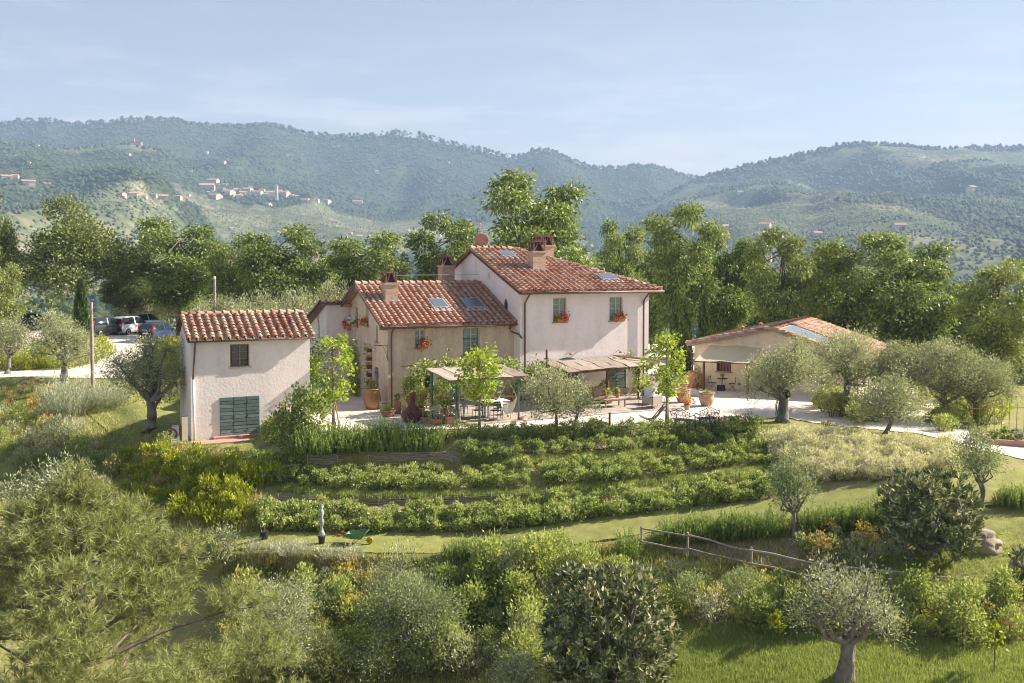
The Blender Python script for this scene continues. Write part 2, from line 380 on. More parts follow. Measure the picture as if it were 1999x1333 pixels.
M['coral_flower'] = leafmat('coral_flower', (.75, .10, .07), (.85, .19, .14), (.9, .35, .3), .2)
M['yellow_flower'] = leafmat('yellow_flower', (.65, .38, .02), (.80, .52, .03), (.88, .66, .06), .2)
M['pink_flower'] = leafmat('pink_flower', (.55, .16, .26), (.65, .30, .40), (.75, .55, .60), .2)
M['white_flower'] = leafmat('white_flower', (.7, .7, .7), (.8, .8, .8), (.85, .85, .85), .2)
# ------------------------------------------------------------------ near ground: profile of each picture column, far to near, as (row, height) or ('d', depth, height)
def bz(v):
    B = -(v - _Y0) / FPX
    return (-_sp + B * _cp) / (_cp + B * _sp)
def vrow(d, z):
    b = (z - CAMZ) / d
    return _Y0 - FPX * (b * _cp + _sp) / (_cp - b * _sp)
D = lambda d, z: (vrow(d, z), z)
PROF = {
 -500: [D(420, -46), D(130, -4), D(95, 2.4), D(78, 1.6), D(64, .8), (738, .8), (762, .3), (800, -.6), (840, -1.2), (900, -2.2), (960, -3.0), (1050, -4.0), (1100, -4.5), (1150, -5.1), (1240, -6.0), (1333, -6.3), D(12, -7.8), D(3, -8.6)],
 0:    [D(420, -46), D(130, -4), D(95, 2.2), D(78, 1.6), D(64, .8), (738, .8), (762, .3), (800, -.6), (840, -1.2), (900, -2.2), (960, -3.0), (1050, -4.0), (1100, -4.5), (1150, -5.1), (1240, -6.0), (1333, -6.3), D(12, -7.8), D(3, -8.6)],
 200:  [D(420, -46), D(130, -5), D(95, 2.0), D(78, 1.6), D(64, .8), (738, .8), (762, .3), (800, -.6), (836, -1.1), (895, -2.1), (955, -2.9), (1046, -3.9), (1095, -4.4), (1140, -5.0), (1235, -6.0), (1333, -6.3), D(12, -7.8), D(3, -8.6)],
 370: [D(420, -46), D(130, -6), D(95, 1.2), D(78, 1.3), D(64, .7), (750, .55), (800, -0.7), (865, -0.97), (885, -1.15), (918, -1.6), (964, -2.4), (1040, -3.2), (1082, -3.5), (1120, -4.1), (1225, -5.4), (1333, -6.1), D(12, -7.8), D(3, -8.6)],
 470: [D(420, -46), D(130, -7), D(95, .4), D(78, .6), D(64, .3), (770, .1), (806, -0.75), (866, -0.99), (890, -1.25), (918, -1.6), (972, -2.25), (1040, -3.1), (1084, -3.35), (1115, -3.9), (1220, -5.3), (1333, -6), D(12, -7.8), D(3, -8.6)],
 600: [D(420, -46), D(130, -8), D(95, -.5), D(78, 0), D(64, 0), (845, -.02), (868, -0.4), (890, -0.7), (918, -1.33), (968, -2), (990, -2.4), (1040, -3), (1085, -3.2), (1112, -3.7), (1215, -5.1), (1333, -5.9), D(12, -7.8), D(3, -8.6)],
 860: [D(420, -46), D(130, -8), D(95, -.5), D(78, 0), D(64, 0), (842, 0), (866, -0.42), (884, -0.72), (912, -1.32), (966, -1.95), (988, -2.35), (1046, -3), (1088, -3.2), (1112, -3.6), (1215, -5), (1333, -5.8), D(12, -7.8), D(3, -8.6)],
 1000: [D(420, -46), D(130, -8), D(95, -.5), D(78, 0), D(64, 0), (840, 0), (868, -0.5), (900, -0.95), (915, -1.25), (965, -1.9), (986, -2.3), (1044, -2.9), (1085, -3.1), (1112, -3.5), (1215, -4.7), (1333, -5.3), D(12, -7.8), D(3, -8.6)],
 1200: [D(420, -46), D(130, -9), D(95, -1), D(78, 0), D(64, 0), (834, 0), (860, -0.4), (886, -0.8), (902, -1.1), (944, -1.6), (966, -1.98), (1012, -2.45), (1055, -2.75), (1090, -3.15), (1205, -4.3), (1333, -4.9), D(12, -7.8), D(3, -8.6)],
 1400: [D(420, -46), D(130, -10), D(95, -2), D(78, -.3), D(64, .0), (826, 0), (848, -0.35), (869, -0.65), (883, -0.88), (918, -1.25), (934, -1.47), (988, -2), (1024, -2.25), (1104, -3.1), (1210, -3.95), (1333, -4.4), D(12, -7.8), D(3, -8.6)],
 1600: [D(420, -46), D(130, -11), D(95, -3), D(78, -.8), D(62, -.1), (845, -.1), (870, -0.35), (890, -0.6), (901, -0.75), (930, -1.05), (945, -1.2), (968, -1.4), (1008, -1.7), (1140, -3.1), (1220, -3.55), (1333, -3.9), D(12, -7.8), D(3, -8.6)],
 1800: [D(420, -46), D(130, -12), D(95, -4), D(78, -1.5), D(60, -.3), (858, -.2), (880, -0.35), (900, -0.5), (911, -0.6), (929, -0.72), (938, -0.78), (948, -0.85), (992, -1.15), (1165, -2.9), (1240, -3.4), (1333, -3.7), D(12, -7.8), D(3, -8.6)],
 2000: [D(420, -46), D(130, -12), D(95, -4), D(78, -1.8), D(58, -.6), (900, -.5), (908, -0.55), (916, -0.6), (923, -0.64), (931, -0.7), (938, -0.74), (945, -0.78), (986, -1.05), (1190, -3), (1250, -3.4), (1333, -3.7), D(12, -7.8), D(3, -8.6)],
 2500: [D(420, -46), D(130, -12), D(95, -4), D(78, -1.8), D(58, -.6), (920, -.6), (928, -0.65), (936, -0.7), (943, -0.74), (951, -0.8), (957, -0.84), (965, -0.88), (1000, -1.1), (1200, -3), (1255, -3.4), (1333, -3.7), D(12, -7.8), D(3, -8.6)],
}
_pu = np.array(sorted(PROF)); _pv = np.array([[r[0] for r in PROF[u]] for u in _pu]); _pz = np.array([[r[1] for r in PROF[u]] for u in _pu])
def _her(u, A):                                                  # smooth interpolation between columns
    u = min(max(u, _pu[0]), _pu[-1] - 1e-6)
    i = int(np.searchsorted(_pu, u, 'right') - 1)
    t = (u - _pu[i]) / (_pu[i + 1] - _pu[i])
    h = _pu[i + 1] - _pu[i]
    def sl(k):
        if k == 0 or k == len(_pu) - 1: return np.zeros(A.shape[1])
        a = (A[k] - A[k - 1]) / (_pu[k] - _pu[k - 1]); b = (A[k + 1] - A[k]) / (_pu[k + 1] - _pu[k])
        return np.where(a * b > 0, 2 * a * b / (a + b + 1e-12), 0)
    return (A[i] * (1 + 2 * t) * (1 - t) ** 2 + sl(i) * h * t * (1 - t) ** 2 + A[i + 1] * t * t * (3 - 2 * t) + sl(i + 1) * h * t * t * (t - 1))
_colc = {}
def column(u):
    k = round(u)
    if k not in _colc:
        v, z = _her(k, _pv), _her(k, _pz)
        d = np.array([(zz - CAMZ) / bz(vv) if vv > HZ + 1 else 420. for vv, zz in zip(v, z)])
        d[0] = 420
        for i in range(1, len(d)): d[i] = min(d[i], d[i - 1] - .06)
        v = np.array([vrow(dd, zz) for dd, zz in zip(d, z)])
        _colc[k] = (v, z, d)
    return _colc[k]
def ground(u, v, dz=0.0):
    vs, zs, ds = column(u)
    # the nearest surface seen at this row
    d = np.interp(v, np.maximum.accumulate(vs[2:]), ds[2:])
    z = np.interp(-d, -ds, zs)
    p = G(u, v, z) if bz(v) < -1e-3 else at(u, v, d)
    return Vector((p.x, p.y, p.z + dz))
def gz(x, y):
    u = CX + FPX * x / max(y, 1)
    for _ in range(2):
        vs, zs, ds = column(u)
        z = float(np.interp(-y, -ds, zs))
        B = ((z - CAMZ) / y * _cp + _sp) / (_cp - (z - CAMZ) / y * _sp)
        u = CX + FPX * (x / y) * (_cp + B * _sp)
    return z
def vnoise(x, y, seed=0):
    xi, yi = np.floor(x).astype(np.int64), np.floor(y).astype(np.int64)
    xf, yf = x - xi, y - yi
    def h(a, b):
        n = (a * 374761393 + b * 668265263 + seed * 974711) & 0xffffffff
        n = ((n ^ (n >> 13)) * 1274126177) & 0xffffffff
        return ((n ^ (n >> 16)) & 0xffff) / 65535.0
    sxx, syy = xf * xf * (3 - 2 * xf), yf * yf * (3 - 2 * yf)
    return (h(xi, yi) * (1 - sxx) + h(xi + 1, yi) * sxx) * (1 - syy) + (h(xi, yi + 1) * (1 - sxx) + h(xi + 1, yi + 1) * sxx) * syy
def fbm(x, y, o=4, seed=0):
    s = 0; a = .5; t = 0
    for k in range(o):
        s = s + a * vnoise(x * 2 ** k + 17.3 * k, y * 2 ** k - 9.1 * k, seed + k); t += a; a *= .5
    return s / t

def groundmat():
    m, nt, P, L = newmat('garden_ground')
    g = nt.nodes.new('ShaderNodeNewGeometry')
    n = nt.nodes.new('ShaderNodeTexNoise'); n.inputs['Scale'].default_value = .55; n.inputs['Detail'].default_value = 10; n.inputs['Roughness'].default_value = .68; L(g.outputs[0], n.inputs['Vector'])
    n2 = nt.nodes.new('ShaderNodeTexNoise'); n2.inputs['Scale'].default_value = 5; n2.inputs['Detail'].default_value = 8; L(g.outputs[0], n2.inputs['Vector'])
    r = ramp(nt, [(.30, (.36, .275, .19)), (.44, (.28, .255, .11)), (.58, (.20, .22, .065)), (.75, (.27, .28, .085))])
    ad = nt.nodes.new('ShaderNodeMix'); ad.data_type = 'FLOAT'; ad.inputs[0].default_value = .35; L(n.outputs[0], ad.inputs[2]); L(n2.outputs[0], ad.inputs[3])
    L(ad.outputs[0], r.inputs[0]); L(r.outputs[0], P.inputs['Base Color']); P.inputs['Roughness'].default_value = .95; P.inputs['Specular IOR Level'].default_value = .1
    bp = nt.nodes.new('ShaderNodeBump'); bp.inputs['Strength'].default_value = .8; bp.inputs['Distance'].default_value = .08; L(n2.outputs[0], bp.inputs['Height']); L(bp.outputs[0], P.inputs['Normal'])
    return m
M['ground'] = groundmat()
M['lawn'] = pmat('lawn', [(.3, (.20, .18, .07)), (.5, (.24, .255, .07)), (.7, (.33, .33, .11))], 1.6, .95, .7, 30, detail=10, bdist=.05)
def strip(name, mat, us, vf, vb, rows, dz, edge=0.0, seed=3):    # sheet between two picture curves, lying on the ground
    V, F = [], []
    n = len(us)
    for i, u in enumerate(us):
        a, b = vf(u), vb(u)
        a += edge * (float(vnoise(np.float64(u * .09), np.float64(3.3), seed)) - .5) * 2
        for j in range(rows + 1):
            t = j / rows
            p = ground(u, a + (b - a) * t, dz)
            V.append(p)
    for i in range(n - 1):
        for j in range(rows):
            q = i * (rows + 1) + j
            F.append((q, q + rows + 1, q + rows + 2, q + 1))
    o = place(name, np_mesh(name, V, F, mat, smooth=True))
    return o
# the sheet itself
us = np.concatenate([np.arange(-900, -100, 60), np.arange(-100, 2101, 14), np.arange(2160, 2901, 60)])
V, rowsub = [], [3, 4, 3, 4, 6, 4, 4, 4, 6, 5, 6, 4, 5, 6, 6, 4, 3]
for u in us:
    vs_, zs_, ds_ = column(u)
    dd, zz = [], []
    for i in range(len(ds_) - 1):
        t = np.arange(rowsub[i]) / rowsub[i]
        dd += list(ds_[i] + (ds_[i + 1] - ds_[i]) * t); zz += list(zs_[i] + (zs_[i + 1] - zs_[i]) * t)
    dd.append(ds_[-1]); zz.append(zs_[-1])
    dd, zz = np.array(dd), np.array(zz)
    B = ((zz - CAMZ) / dd * _cp + _sp) / (_cp - (zz - CAMZ) / dd * _sp)
    xx = (u - CX) / FPX * dd / (_cp + B * _sp)
    V.append(np.stack([xx, dd, zz], 1))
V = np.array(V); nU, nR, _ = V.shape
lump = (fbm(V[..., 0] * 1.3, V[..., 1] * 1.3, 4, 5) - .5)
bare = np.clip((44 - V[..., 1]) / 4, 0, 1) * np.clip((V[..., 1] - 8) / 4, 0, 1)
V[..., 2] += lump * .22 * bare
idx = np.arange(nU * nR).reshape(nU, nR)
F = np.stack([idx[:-1, :-1], idx[:-1, 1:], idx[1:, 1:], idx[1:, :-1]], -1).reshape(-1, 4)[:, ::-1]
tag(place('ground', np_mesh('ground', V.reshape(-1, 3), F, M['ground'], smooth=True)), kind='structure')

# gravel and lawn sheets
I = lambda pts: (lambda u, a=np.array(pts, float): float(np.interp(u, a[:, 0], a[:, 1])))
court_f = I([(480, 852), (540, 840), (640, 842), (860, 838), (1000, 837), (1200, 833), (1400, 826), (1460, 820), (1530, 815), (1600, 828), (1700, 838), (1800, 848), (1870, 866), (1930, 882), (2010, 900), (2120, 915)])
court_b = I([(480, 720), (600, 690), (700, 672), (1300, 672), (1560, 690), (1700, 720), (1850, 790), (1900, 855), (2010, 872), (2120, 888)])
tag(strip('gravel_court', M['gravel'], np.arange(520, 2101, 7), court_f, court_b, 30, .03, 1.2), kind='structure')
road_f = I([(-200, 737), (0, 737), (200, 739), (300, 742), (372, 748)])
road_b = I([(-200, 640), (372, 640)])
tag(strip('gravel_road', M['gravel'], np.arange(-190, 400, 9), road_f, road_b, 24, .03, .8), kind='structure')
lawn_b = I([(420, 1030), (520, 1040), (700, 1042), (900, 1042), (1050, 1030), (1200, 1008), (1350, 992), (1500, 978), (1600, 965), (1750, 945), (1850, 935), (1999, 915), (2100, 925)])
lawn_f = I([(420, 1075), (520, 1072), (700, 1080), (900, 1082), (1050, 1075), (1200, 1052), (1350, 1030), (1500, 1020), (1600, 1010), (1750, 995), (1850, 990), (1999, 985), (2100, 990)])
tag(strip('lawn', M['lawn'], np.arange(400, 2101, 9), lawn_f, lawn_b, 8, .05, 2), kind='structure')
tag(strip('lawn', M['lawn'], np.arange(-200, 380, 9), I([(-200, 790), (150, 790), (220, 850), (380, 850)]), I([(-200, 742), (380, 750)]), 10, .04), kind='structure')
tag(strip('lawn', M['lawn'], np.arange(1400, 1860, 9), I([(1400, 838), (1530, 846), (1640, 850), (1750, 860), (1860, 880)]), I([(1400, 830), (1460, 824), (1530, 819), (1600, 832), (1700, 842), (1800, 852), (1860, 866)]), 4, .05), kind='structure')

tag(strip('lawn', M['lawn'], np.arange(1640, 2101, 9), I([(1640, 1128), (1750, 1148), (1900, 1172), (2100, 1195)]), I([(1640, 1100), (1720, 1085), (1760, 1050), (1850, 1010), (2100, 1000)]), 10, .05, 3, 15), kind='structure')
tag(strip('meadow', M['lawn'], np.arange(1290, 2101, 9), I([(1290, 1350), (2100, 1350)]), I([(1290, 1222), (1500, 1228), (1700, 1245), (2100, 1262)]), 10, .05, 4, 16), kind='structure')
tag(strip('bare_soil', M['soil'], np.arange(1310, 1620, 8), I([(1310, 1078), (1400, 1098), (1500, 1112), (1620, 1112)]), I([(1310, 1062), (1400, 1062), (1520, 1052), (1620, 1070)]), 8, .06, 5, 8), kind='structure')
tag(strip('bare_soil', M['soil'], np.arange(470, 800, 8), I([(470, 1100), (560, 1112), (650, 1118), (800, 1112)]), I([(470, 1082), (560, 1086), (650, 1092), (800, 1098)]), 5, .06, 4, 9), kind='structure')
PATHS = [[(900, 902), (1000, 901), (1100, 897), (1300, 882), (1500, 868)], [(540, 955), (700, 968), (900, 966), (1100, 955), (1300, 938), (1500, 916)]]
for k_, pp_ in enumerate(PATHS):
    tag(strip('grass_path', M['lawn'], np.arange(pp_[0][0], pp_[-1][0], 8), I([(x, y + 4) for x, y in pp_]), I([(x, y - 7) for x, y in pp_]), 3, .06, 1.5, 20 + k_), kind='structure')
tag(strip('bare_soil', M['soil'], np.arange(560, 1240, 8), I([(560, 1000), (800, 1000), (1240, 980)]), I([(560, 990), (800, 990), (1240, 968)]), 4, .05, 3, 10), kind='structure')
tag(strip('bare_soil', M['soil'], np.arange(960, 1400, 8), I([(960, 888), (1200, 876), (1400, 858)]), I([(960, 868), (1200, 860), (1400, 848)]), 4, .05, 3, 11), kind='structure')
# ------------------------------------------------------------------ far country: one height field out to the ridges
CREST = [  # crest depth, foot depth, roundness, crest rows
 (3500, 1250, 1.15, [(-900, 262), (-300, 250), (0, 238), (60, 233), (100, 230), (140, 241), (200, 236), (260, 231), (340, 232), (400, 242), (470, 244), (540, 241), (600, 259), (660, 263), (720, 262), (770, 255), (830, 262), (880, 276), (940, 290), (1010, 305), (1035, 296), (1060, 290), (1085, 295), (1110, 308), (1150, 324), (1200, 326), (1270, 322), (1330, 341), (1370, 345), (1500, 352), (1700, 340), (2000, 340), (2900, 330)]),
 (2900, 800, 1.05, [(-900, 520), (900, 505), (1100, 475), (1200, 440), (1260, 404), (1330, 362), (1380, 341), (1450, 322), (1530, 305), (1600, 290), (1640, 281), (1690, 279), (1760, 284), (1840, 290), (1900, 286), (2000, 282), (2300, 288), (2900, 300)]),
 (2500, 430, 1.05, [(-900, 240), (-300, 262), (0, 277), (60, 278), (150, 289), (220, 284), (265, 279), (310, 290), (360, 320), (430, 348), (500, 366), (575, 384), (650, 402), (750, 420), (900, 445), (1050, 470), (1300, 500), (2900, 540)]),
]
FBASE = -46.0
def zfar(u, d):
    z = np.full(np.broadcast(u, d).shape, FBASE)
    for k, (dc, d0, p, cr_) in enumerate(CREST):
        c = np.array(cr_, float)
        v = np.interp(u, c[:, 0], c[:, 1])
        B = -(v - _Y0) / FPX; b = (-_sp + B * _cp) / (_cp + B * _sp)
        zc = CAMZ + b * dc
        t = np.clip((d - d0) / (dc - d0), 0, 1)
        x = (u - CX) / FPX * d
        rid = 1 - np.abs(2 * fbm(x / (dc * .16) + k * 7, d / (dc * .42), 4, 11 + k) - 1)
        h = FBASE + (zc - FBASE) * t ** p
        h = h - (zc - FBASE) * .85 * (1 - rid) * t * (1 - t) ** .7 * 1.6
        h = np.where(d > dc, zc - (d - dc) * .45, h)
        z = np.maximum(z, h)
    return z
fu = np.concatenate([np.arange(-900, -60, 40), np.arange(-60, 2061, 9), np.arange(2090, 2900, 40)]).astype(float)
fd = np.concatenate([np.geomspace(380, 2440, 100), np.linspace(2470, 2540, 5), np.geomspace(2570, 2860, 12), np.linspace(2885, 2940, 4), np.geomspace(2970, 3450, 26), np.linspace(3480, 4300, 10)])
UU, DD = np.meshgrid(fu, fd, indexing='ij')
ZZ = zfar(UU, DD)
ZZ += (fbm(UU * DD / FPX / 60, DD / 60, 3, 3) - .5) * 9 * np.clip((DD - 400) / 400, 0, 1)
V = np.stack([(UU - CX) / FPX * DD, DD, ZZ], -1)
nU, nR = UU.shape
idx = np.arange(nU * nR).reshape(nU, nR)
F = np.stack([idx[:-1, :-1], idx[1:, :-1], idx[1:, 1:], idx[:-1, 1:]], -1).reshape(-1, 4)
def farmat():
    m, nt, P, L = newmat('hillside')
    g = nt.nodes.new('ShaderNodeNewGeometry')
    n = nt.nodes.new('ShaderNodeTexNoise'); n.inputs['Scale'].default_value = .006; n.inputs['Detail'].default_value = 12; n.inputs['Roughness'].default_value = .62; L(g.outputs[0], n.inputs['Vector'])
    n2 = nt.nodes.new('ShaderNodeTexNoise'); n2.inputs['Scale'].default_value = .06; n2.inputs['Detail'].default_value = 8; L(g.outputs[0], n2.inputs['Vector'])
    at_ = nt.nodes.new('ShaderNodeAttribute'); at_.attribute_name = 'tint'
    r = ramp(nt, [(.30, (.04, .06, .025)), (.44, (.07, .095, .042)), (.56, (.15, .16, .085)), (.66, (.27, .245, .145)), (.8, (.11, .125, .06))])
    ad = nt.nodes.new('ShaderNodeMix'); ad.data_type = 'FLOAT'; ad.inputs[0].default_value = .4; L(n.outputs[0], ad.inputs[2]); L(n2.outputs[0], ad.inputs[3])
    s = nt.nodes.new('ShaderNodeMath'); s.operation = 'ADD'; L(ad.outputs[0], s.inputs[0]); L(at_.outputs['Fac'], s.inputs[1])
    L(s.outputs[0], r.inputs[0]); L(r.outputs[0], P.inputs['Base Color']); P.inputs['Roughness'].default_value = 1; P.inputs['Specular IOR Level'].default_value = 0
    return m
M['hillside'] = farmat()
def woodmask(u, d):                                              # 1 in the woods, 0 among olive groves and fields
    x = (u - CX) / FPX * d
    f = fbm(x / 260, d / 420, 4, 21)
    lim = np.interp(d, [400, 900, 1700, 2500, 2900, 3500], [.40, .47, .51, .43, .38, .25])
    lim = np.where((d > 2530) & (u < 1250), .2, lim)
    return f > lim
tn = np.where(woodmask(UU, DD), -.16, .04)
tag(place('hills', np_mesh('hills', V.reshape(-1, 3), F, M['hillside'], tint=tn.ravel(), smooth=True)), kind='structure')

# trees on the hills, far too many and too small to count
ico = np.array([(0, 0, 1)] + [(.894 * math.cos(a), .894 * math.sin(a), .447) for a in np.arange(5) * 2 * math.pi / 5] + [(.894 * math.cos(a), .894 * math.sin(a), -.447) for a in (np.arange(5) + .5) * 2 * math.pi / 5] + [(0, 0, -1)])
icf = np.array([(0, i, i % 5 + 1) for i in range(1, 6)] + [(i, i + 5, i % 5 + 1) for i in range(1, 6)] + [(i % 5 + 1, i + 5, i % 5 + 6) for i in range(1, 6)] + [(11, i % 5 + 6, i + 5) for i in range(1, 6)])
def blobs(P, rx, rz, tint, jit=.22, base=ico, bf=icf):
    n = len(P); k = len(base)
    V = base[None] * (1 + rng.uniform(-jit, jit, (n, k, 1)))
    a = rng.uniform(0, 6.28, n); c, s = np.cos(a)[:, None], np.sin(a)[:, None]
    X = V[..., 0] * c - V[..., 1] * s; Y = V[..., 0] * s + V[..., 1] * c
    V = np.stack([X * rx[:, None], Y * rx[:, None], V[..., 2] * rz[:, None]], -1) + P[:, None]
    F = (bf[None] + (np.arange(n) * k)[:, None, None]).reshape(-1, 3)
    return V.reshape(-1, 3), F, np.repeat(tint, k)
M['lf_far'] = leafmat('lf_far', (.028, .048, .02), (.065, .095, .04), (.18, .20, .125), .12, .8, .1)
octv = np.array([(1, 0, 0), (0, 1, 0), (-1, 0, 0), (0, -1, 0), (0, 0, 1.)]); octf = np.array([(0, 1, 4), (1, 2, 4), (2, 3, 4), (3, 0, 4)])
def fartrees(n, d0, d1, base, bf, sz, name):
    u = rng.uniform(-400, 2400, n); d = np.exp(rng.uniform(math.log(d0), math.log(d1), n))
    wood = woodmask(u, d)
    keep = wood | (rng.uniform(0, 1, n) < np.interp(d, [400, 1000, 2200], [.9, .85, .8]))
    u, d, wood = u[keep], d[keep], wood[keep]
    z = zfar(u, d)
    r = np.where(wood, rng.uniform(3.2, 6.0, len(u)), rng.uniform(1.8, 3.2, len(u))) * np.interp(d, [400, 1500, 4300], [.8, 1.0, 1.7]) * sz
    t = np.where(wood, rng.uniform(.1, .55, len(u)), rng.uniform(.5, 1.0, len(u)))
    t = np.clip(t + np.where((d > 2530) & (u < 1250), -.02, 0), 0, 1)
    P = np.stack([(u - CX) / FPX * d, d, z + r * .35], -1)
    V, F, T = blobs(P, r, r * rng.uniform(.8, 1.25, len(u)), t, .25, base, bf)
    o = place(name, np_mesh(name, V, F, M['lf_far'], tint=T, smooth=False))
    return tag(o, 'woods and olive groves covering the distant hills', 'trees', kind='stuff')
fartrees(27000, 400, 1500, ico, icf, 1.0, 'far_trees')
fartrees(68000, 1300, 3520, octv, octf, .86, 'far_trees')
# tree line along the crests
for (dc, d0, p, cr_), n in zip(CREST, (1500, 1300, 900)):
    u = rng.uniform(-380, 2380, n); d = np.full(n, float(dc)) - rng.uniform(0, 60, n)
    z = zfar(u, d); r = rng.uniform(3, 8, n) * dc / 3300
    V, F, T = blobs(np.stack([(u - CX) / FPX * d, d, z + r * .5], -1), r, r * rng.uniform(.8, 1.5, n), rng.uniform(0, .5, n), .25)
    tag(place('crest_trees', np_mesh('crest_trees', V, F, M['lf_far'], tint=T)), 'line of trees along the crest of the hills', 'trees', kind='stuff')

# ------------------------------------------------------------------ houses of the far villages
M['far_wall'] = pmat('far_wall', [(.50, .41, .32), (.68, .58, .47)], .05, .9, 0, objrand=.5)
M['far_roof'] = pmat('far_roof', [(.33, .19, .14), (.46, .29, .22)], .08, .9, 0, objrand=.4)
M['far_pane'] = flat('far_pane', (.08, .08, .09))
def far_house(px, py, wpx, label, group, dep=None, hpx=None, tower=False, windows=0):
    lo, hi = 420., 3490.                                         # walk out along the sight line to the hillside
    ds = np.geomspace(lo, hi, 400); zs = zfar(np.full(400, float(px)), ds)
    a, b = ray(px, py); hit = np.nonzero(zs >= CAMZ + b * ds)[0]
    d = ds[hit[0]] if len(hit) else 2150.
    if dep: d = dep
    p = at(px, py, d)
    s = d / FPX
    W = wpx * s; Dp = W * random.uniform(.6, .85); wpx *= .85; W = wpx * s; Dp = W * random.uniform(.6, .85); H = (hpx or max(3.6, wpx * .30)) * s
    t = thing('far_house', label, 'house', (p.x, p.y, p.z), R(random.uniform(-35, 35)), group)
    hw, hd = W / 2, Dp / 2
    rh = Dp * .24
    one('wall', M['far_wall'], lambda m: (m.box(-hw, -hd, -H * .8, hw, hd, H), m.add([(-hw, -hd, H), (-hw, hd, H), (-hw, 0, H + rh), (hw, -hd, H), (hw, hd, H), (hw, 0, H + rh)], [(0, 2, 1), (3, 4, 5)])), t)
    e = W * .04
    one('roof', M['far_roof'], lambda m: (m.slab([(-hw - e, -hd - e, H - e * .2), (hw + e, -hd - e, H - e * .2), (hw + e, 0, H + rh + .25), (-hw - e, 0, H + rh + .25)], .3), m.slab([(hw + e, hd + e, H - e * .2), (-hw - e, hd + e, H - e * .2), (-hw - e, 0, H + rh + .25), (hw + e, 0, H + rh + .25)], .3)), t)
    for i in range(windows):
        for r_ in range(2):
            x = -hw + W * (i + .5) / windows; z = H * (.22 + .45 * r_)
            one('window', M['far_pane'], lambda m: m.box(x - W * .03, -hd - .12, z, x + W * .03, -hd - .02, z + H * .2), t)
    return t
V1 = 'pale house with red roof in the hill village around the bell tower'
for a in [(405, 370, 32), (417, 357, 22), (421, 388, 27), (434, 372, 14), (447, 380, 24), (462, 374, 16), (474, 380, 18), (484, 374, 20), (503, 380, 22), (520, 382, 13), (530, 382, 24), (553, 383, 28), (569, 384, 11), (395, 363, 12), (440, 363, 12), (411, 379, 14), (428, 384, 13), (441, 374, 12), (455, 384, 15), (468, 385, 14), (494, 384, 15), (512, 374, 13), (545, 376, 14), (561, 376, 12), (580, 386, 12), (489, 368, 11)]:
    far_house(*a, V1, 'houses of the hill village')
V2 = 'small pale house in the row left of the hill village'
for a in [(237, 383, 20), (260, 382, 18), (281, 386, 14), (300, 383, 14), (319, 388, 20), (347, 388, 18), (357, 391, 10), (368, 383, 9)]:
    far_house(*a, V2, 'row of houses left of the hill village')
V3 = 'scattered farmhouse on the left hillside below the ridge'
for a in [(36, 307, 14), (57, 320, 8), (13, 350, 22), (30, 346, 14), (56, 361, 27), (93, 362, 14), (74, 287, 9), (160, 287, 10), (179, 289, 9), (196, 294, 8), (252, 304, 9), (437, 319, 9), (403, 300, 9), (372, 337, 8)]:
    far_house(*a, V3, 'farmhouses on the left hillside')
V4 = 'low farmhouse among the olive groves right of the hill village'
for a in [(598, 395, 20), (618, 393, 12), (638, 396, 18), (523, 402, 16), (698, 399, 22), (655, 435, 10), (683, 458, 12), (702, 464, 14), (632, 336, 8), (735, 337, 8), (858, 354, 9), (875, 320, 7), (855, 460, 16), (776, 424, 7), (452, 449, 9), (330, 432, 8), (915, 432, 10)]:
    far_house(*a, V4, 'farmhouses right of the hill village')
V5 = 'pale farmhouse on the wooded hill at right'
for a in [(1413, 446, 20), (1494, 444, 24), (1417, 463, 18), (1375, 467, 10), (1595, 460, 22), (1445, 378, 14), (1736, 378, 9), (1898, 372, 26), (1877, 363, 9), (1990, 428, 16), (1268, 525, 16)]:
    far_house(*a, V5, 'farmhouses on the right hill')
far_house(1756, 446, 27, 'white villa with red roof alone on the right hillside', None, windows=5)
far_house(612, 507, 22, 'white two-storey villa in the valley behind the left trees', None, dep=620, hpx=13, windows=3)
far_house(603, 499, 20, 'long low villa wing with red roof behind the valley villa', None, dep=640)
far_house(1453, 518, 28, 'cream farmhouse between the trees behind the right annex', None, dep=520, windows=3)
far_house(1497, 507, 20, 'farmhouse with brown roof peeping through the thin tree', None, dep=560)
p = at(540, 384, 2200)
t = thing('bell_tower', 'tall square stone bell tower in the hill village', 'tower', p)
one('shaft', M['far_wall'], lambda m: m.box(-3, -3, -8, 3, 3, 24), t)
for x in (-3, 1.5):
    for y in (-3, 1.5): one('belfry_pier', M['far_wall'], lambda m: m.box(x, y, 24, x + 1.5, y + 1.5, 28), t)
one('cap', M['far_roof'], lambda m: m.add([(-3.3, -3.3, 28), (3.3, -3.3, 28), (3.3, 3.3, 28), (-3.3, 3.3, 28), (0, 0, 30)], [(0, 1, 4), (1, 2, 4), (2, 3, 4), (3, 0, 4), (3, 2, 1, 0)]), t)
p = at(267, 283, 2480)
t = thing('hill_castle', 'old brick castle with tower on the left hilltop', 'castle', p)
one('wall', M['far_roof'], lambda m: m.box(-11, -5, -8, 13, 5, 7), t)
one('tower', M['far_roof'], lambda m: m.box(-9, -3, 7, -5, 1, 17), t)
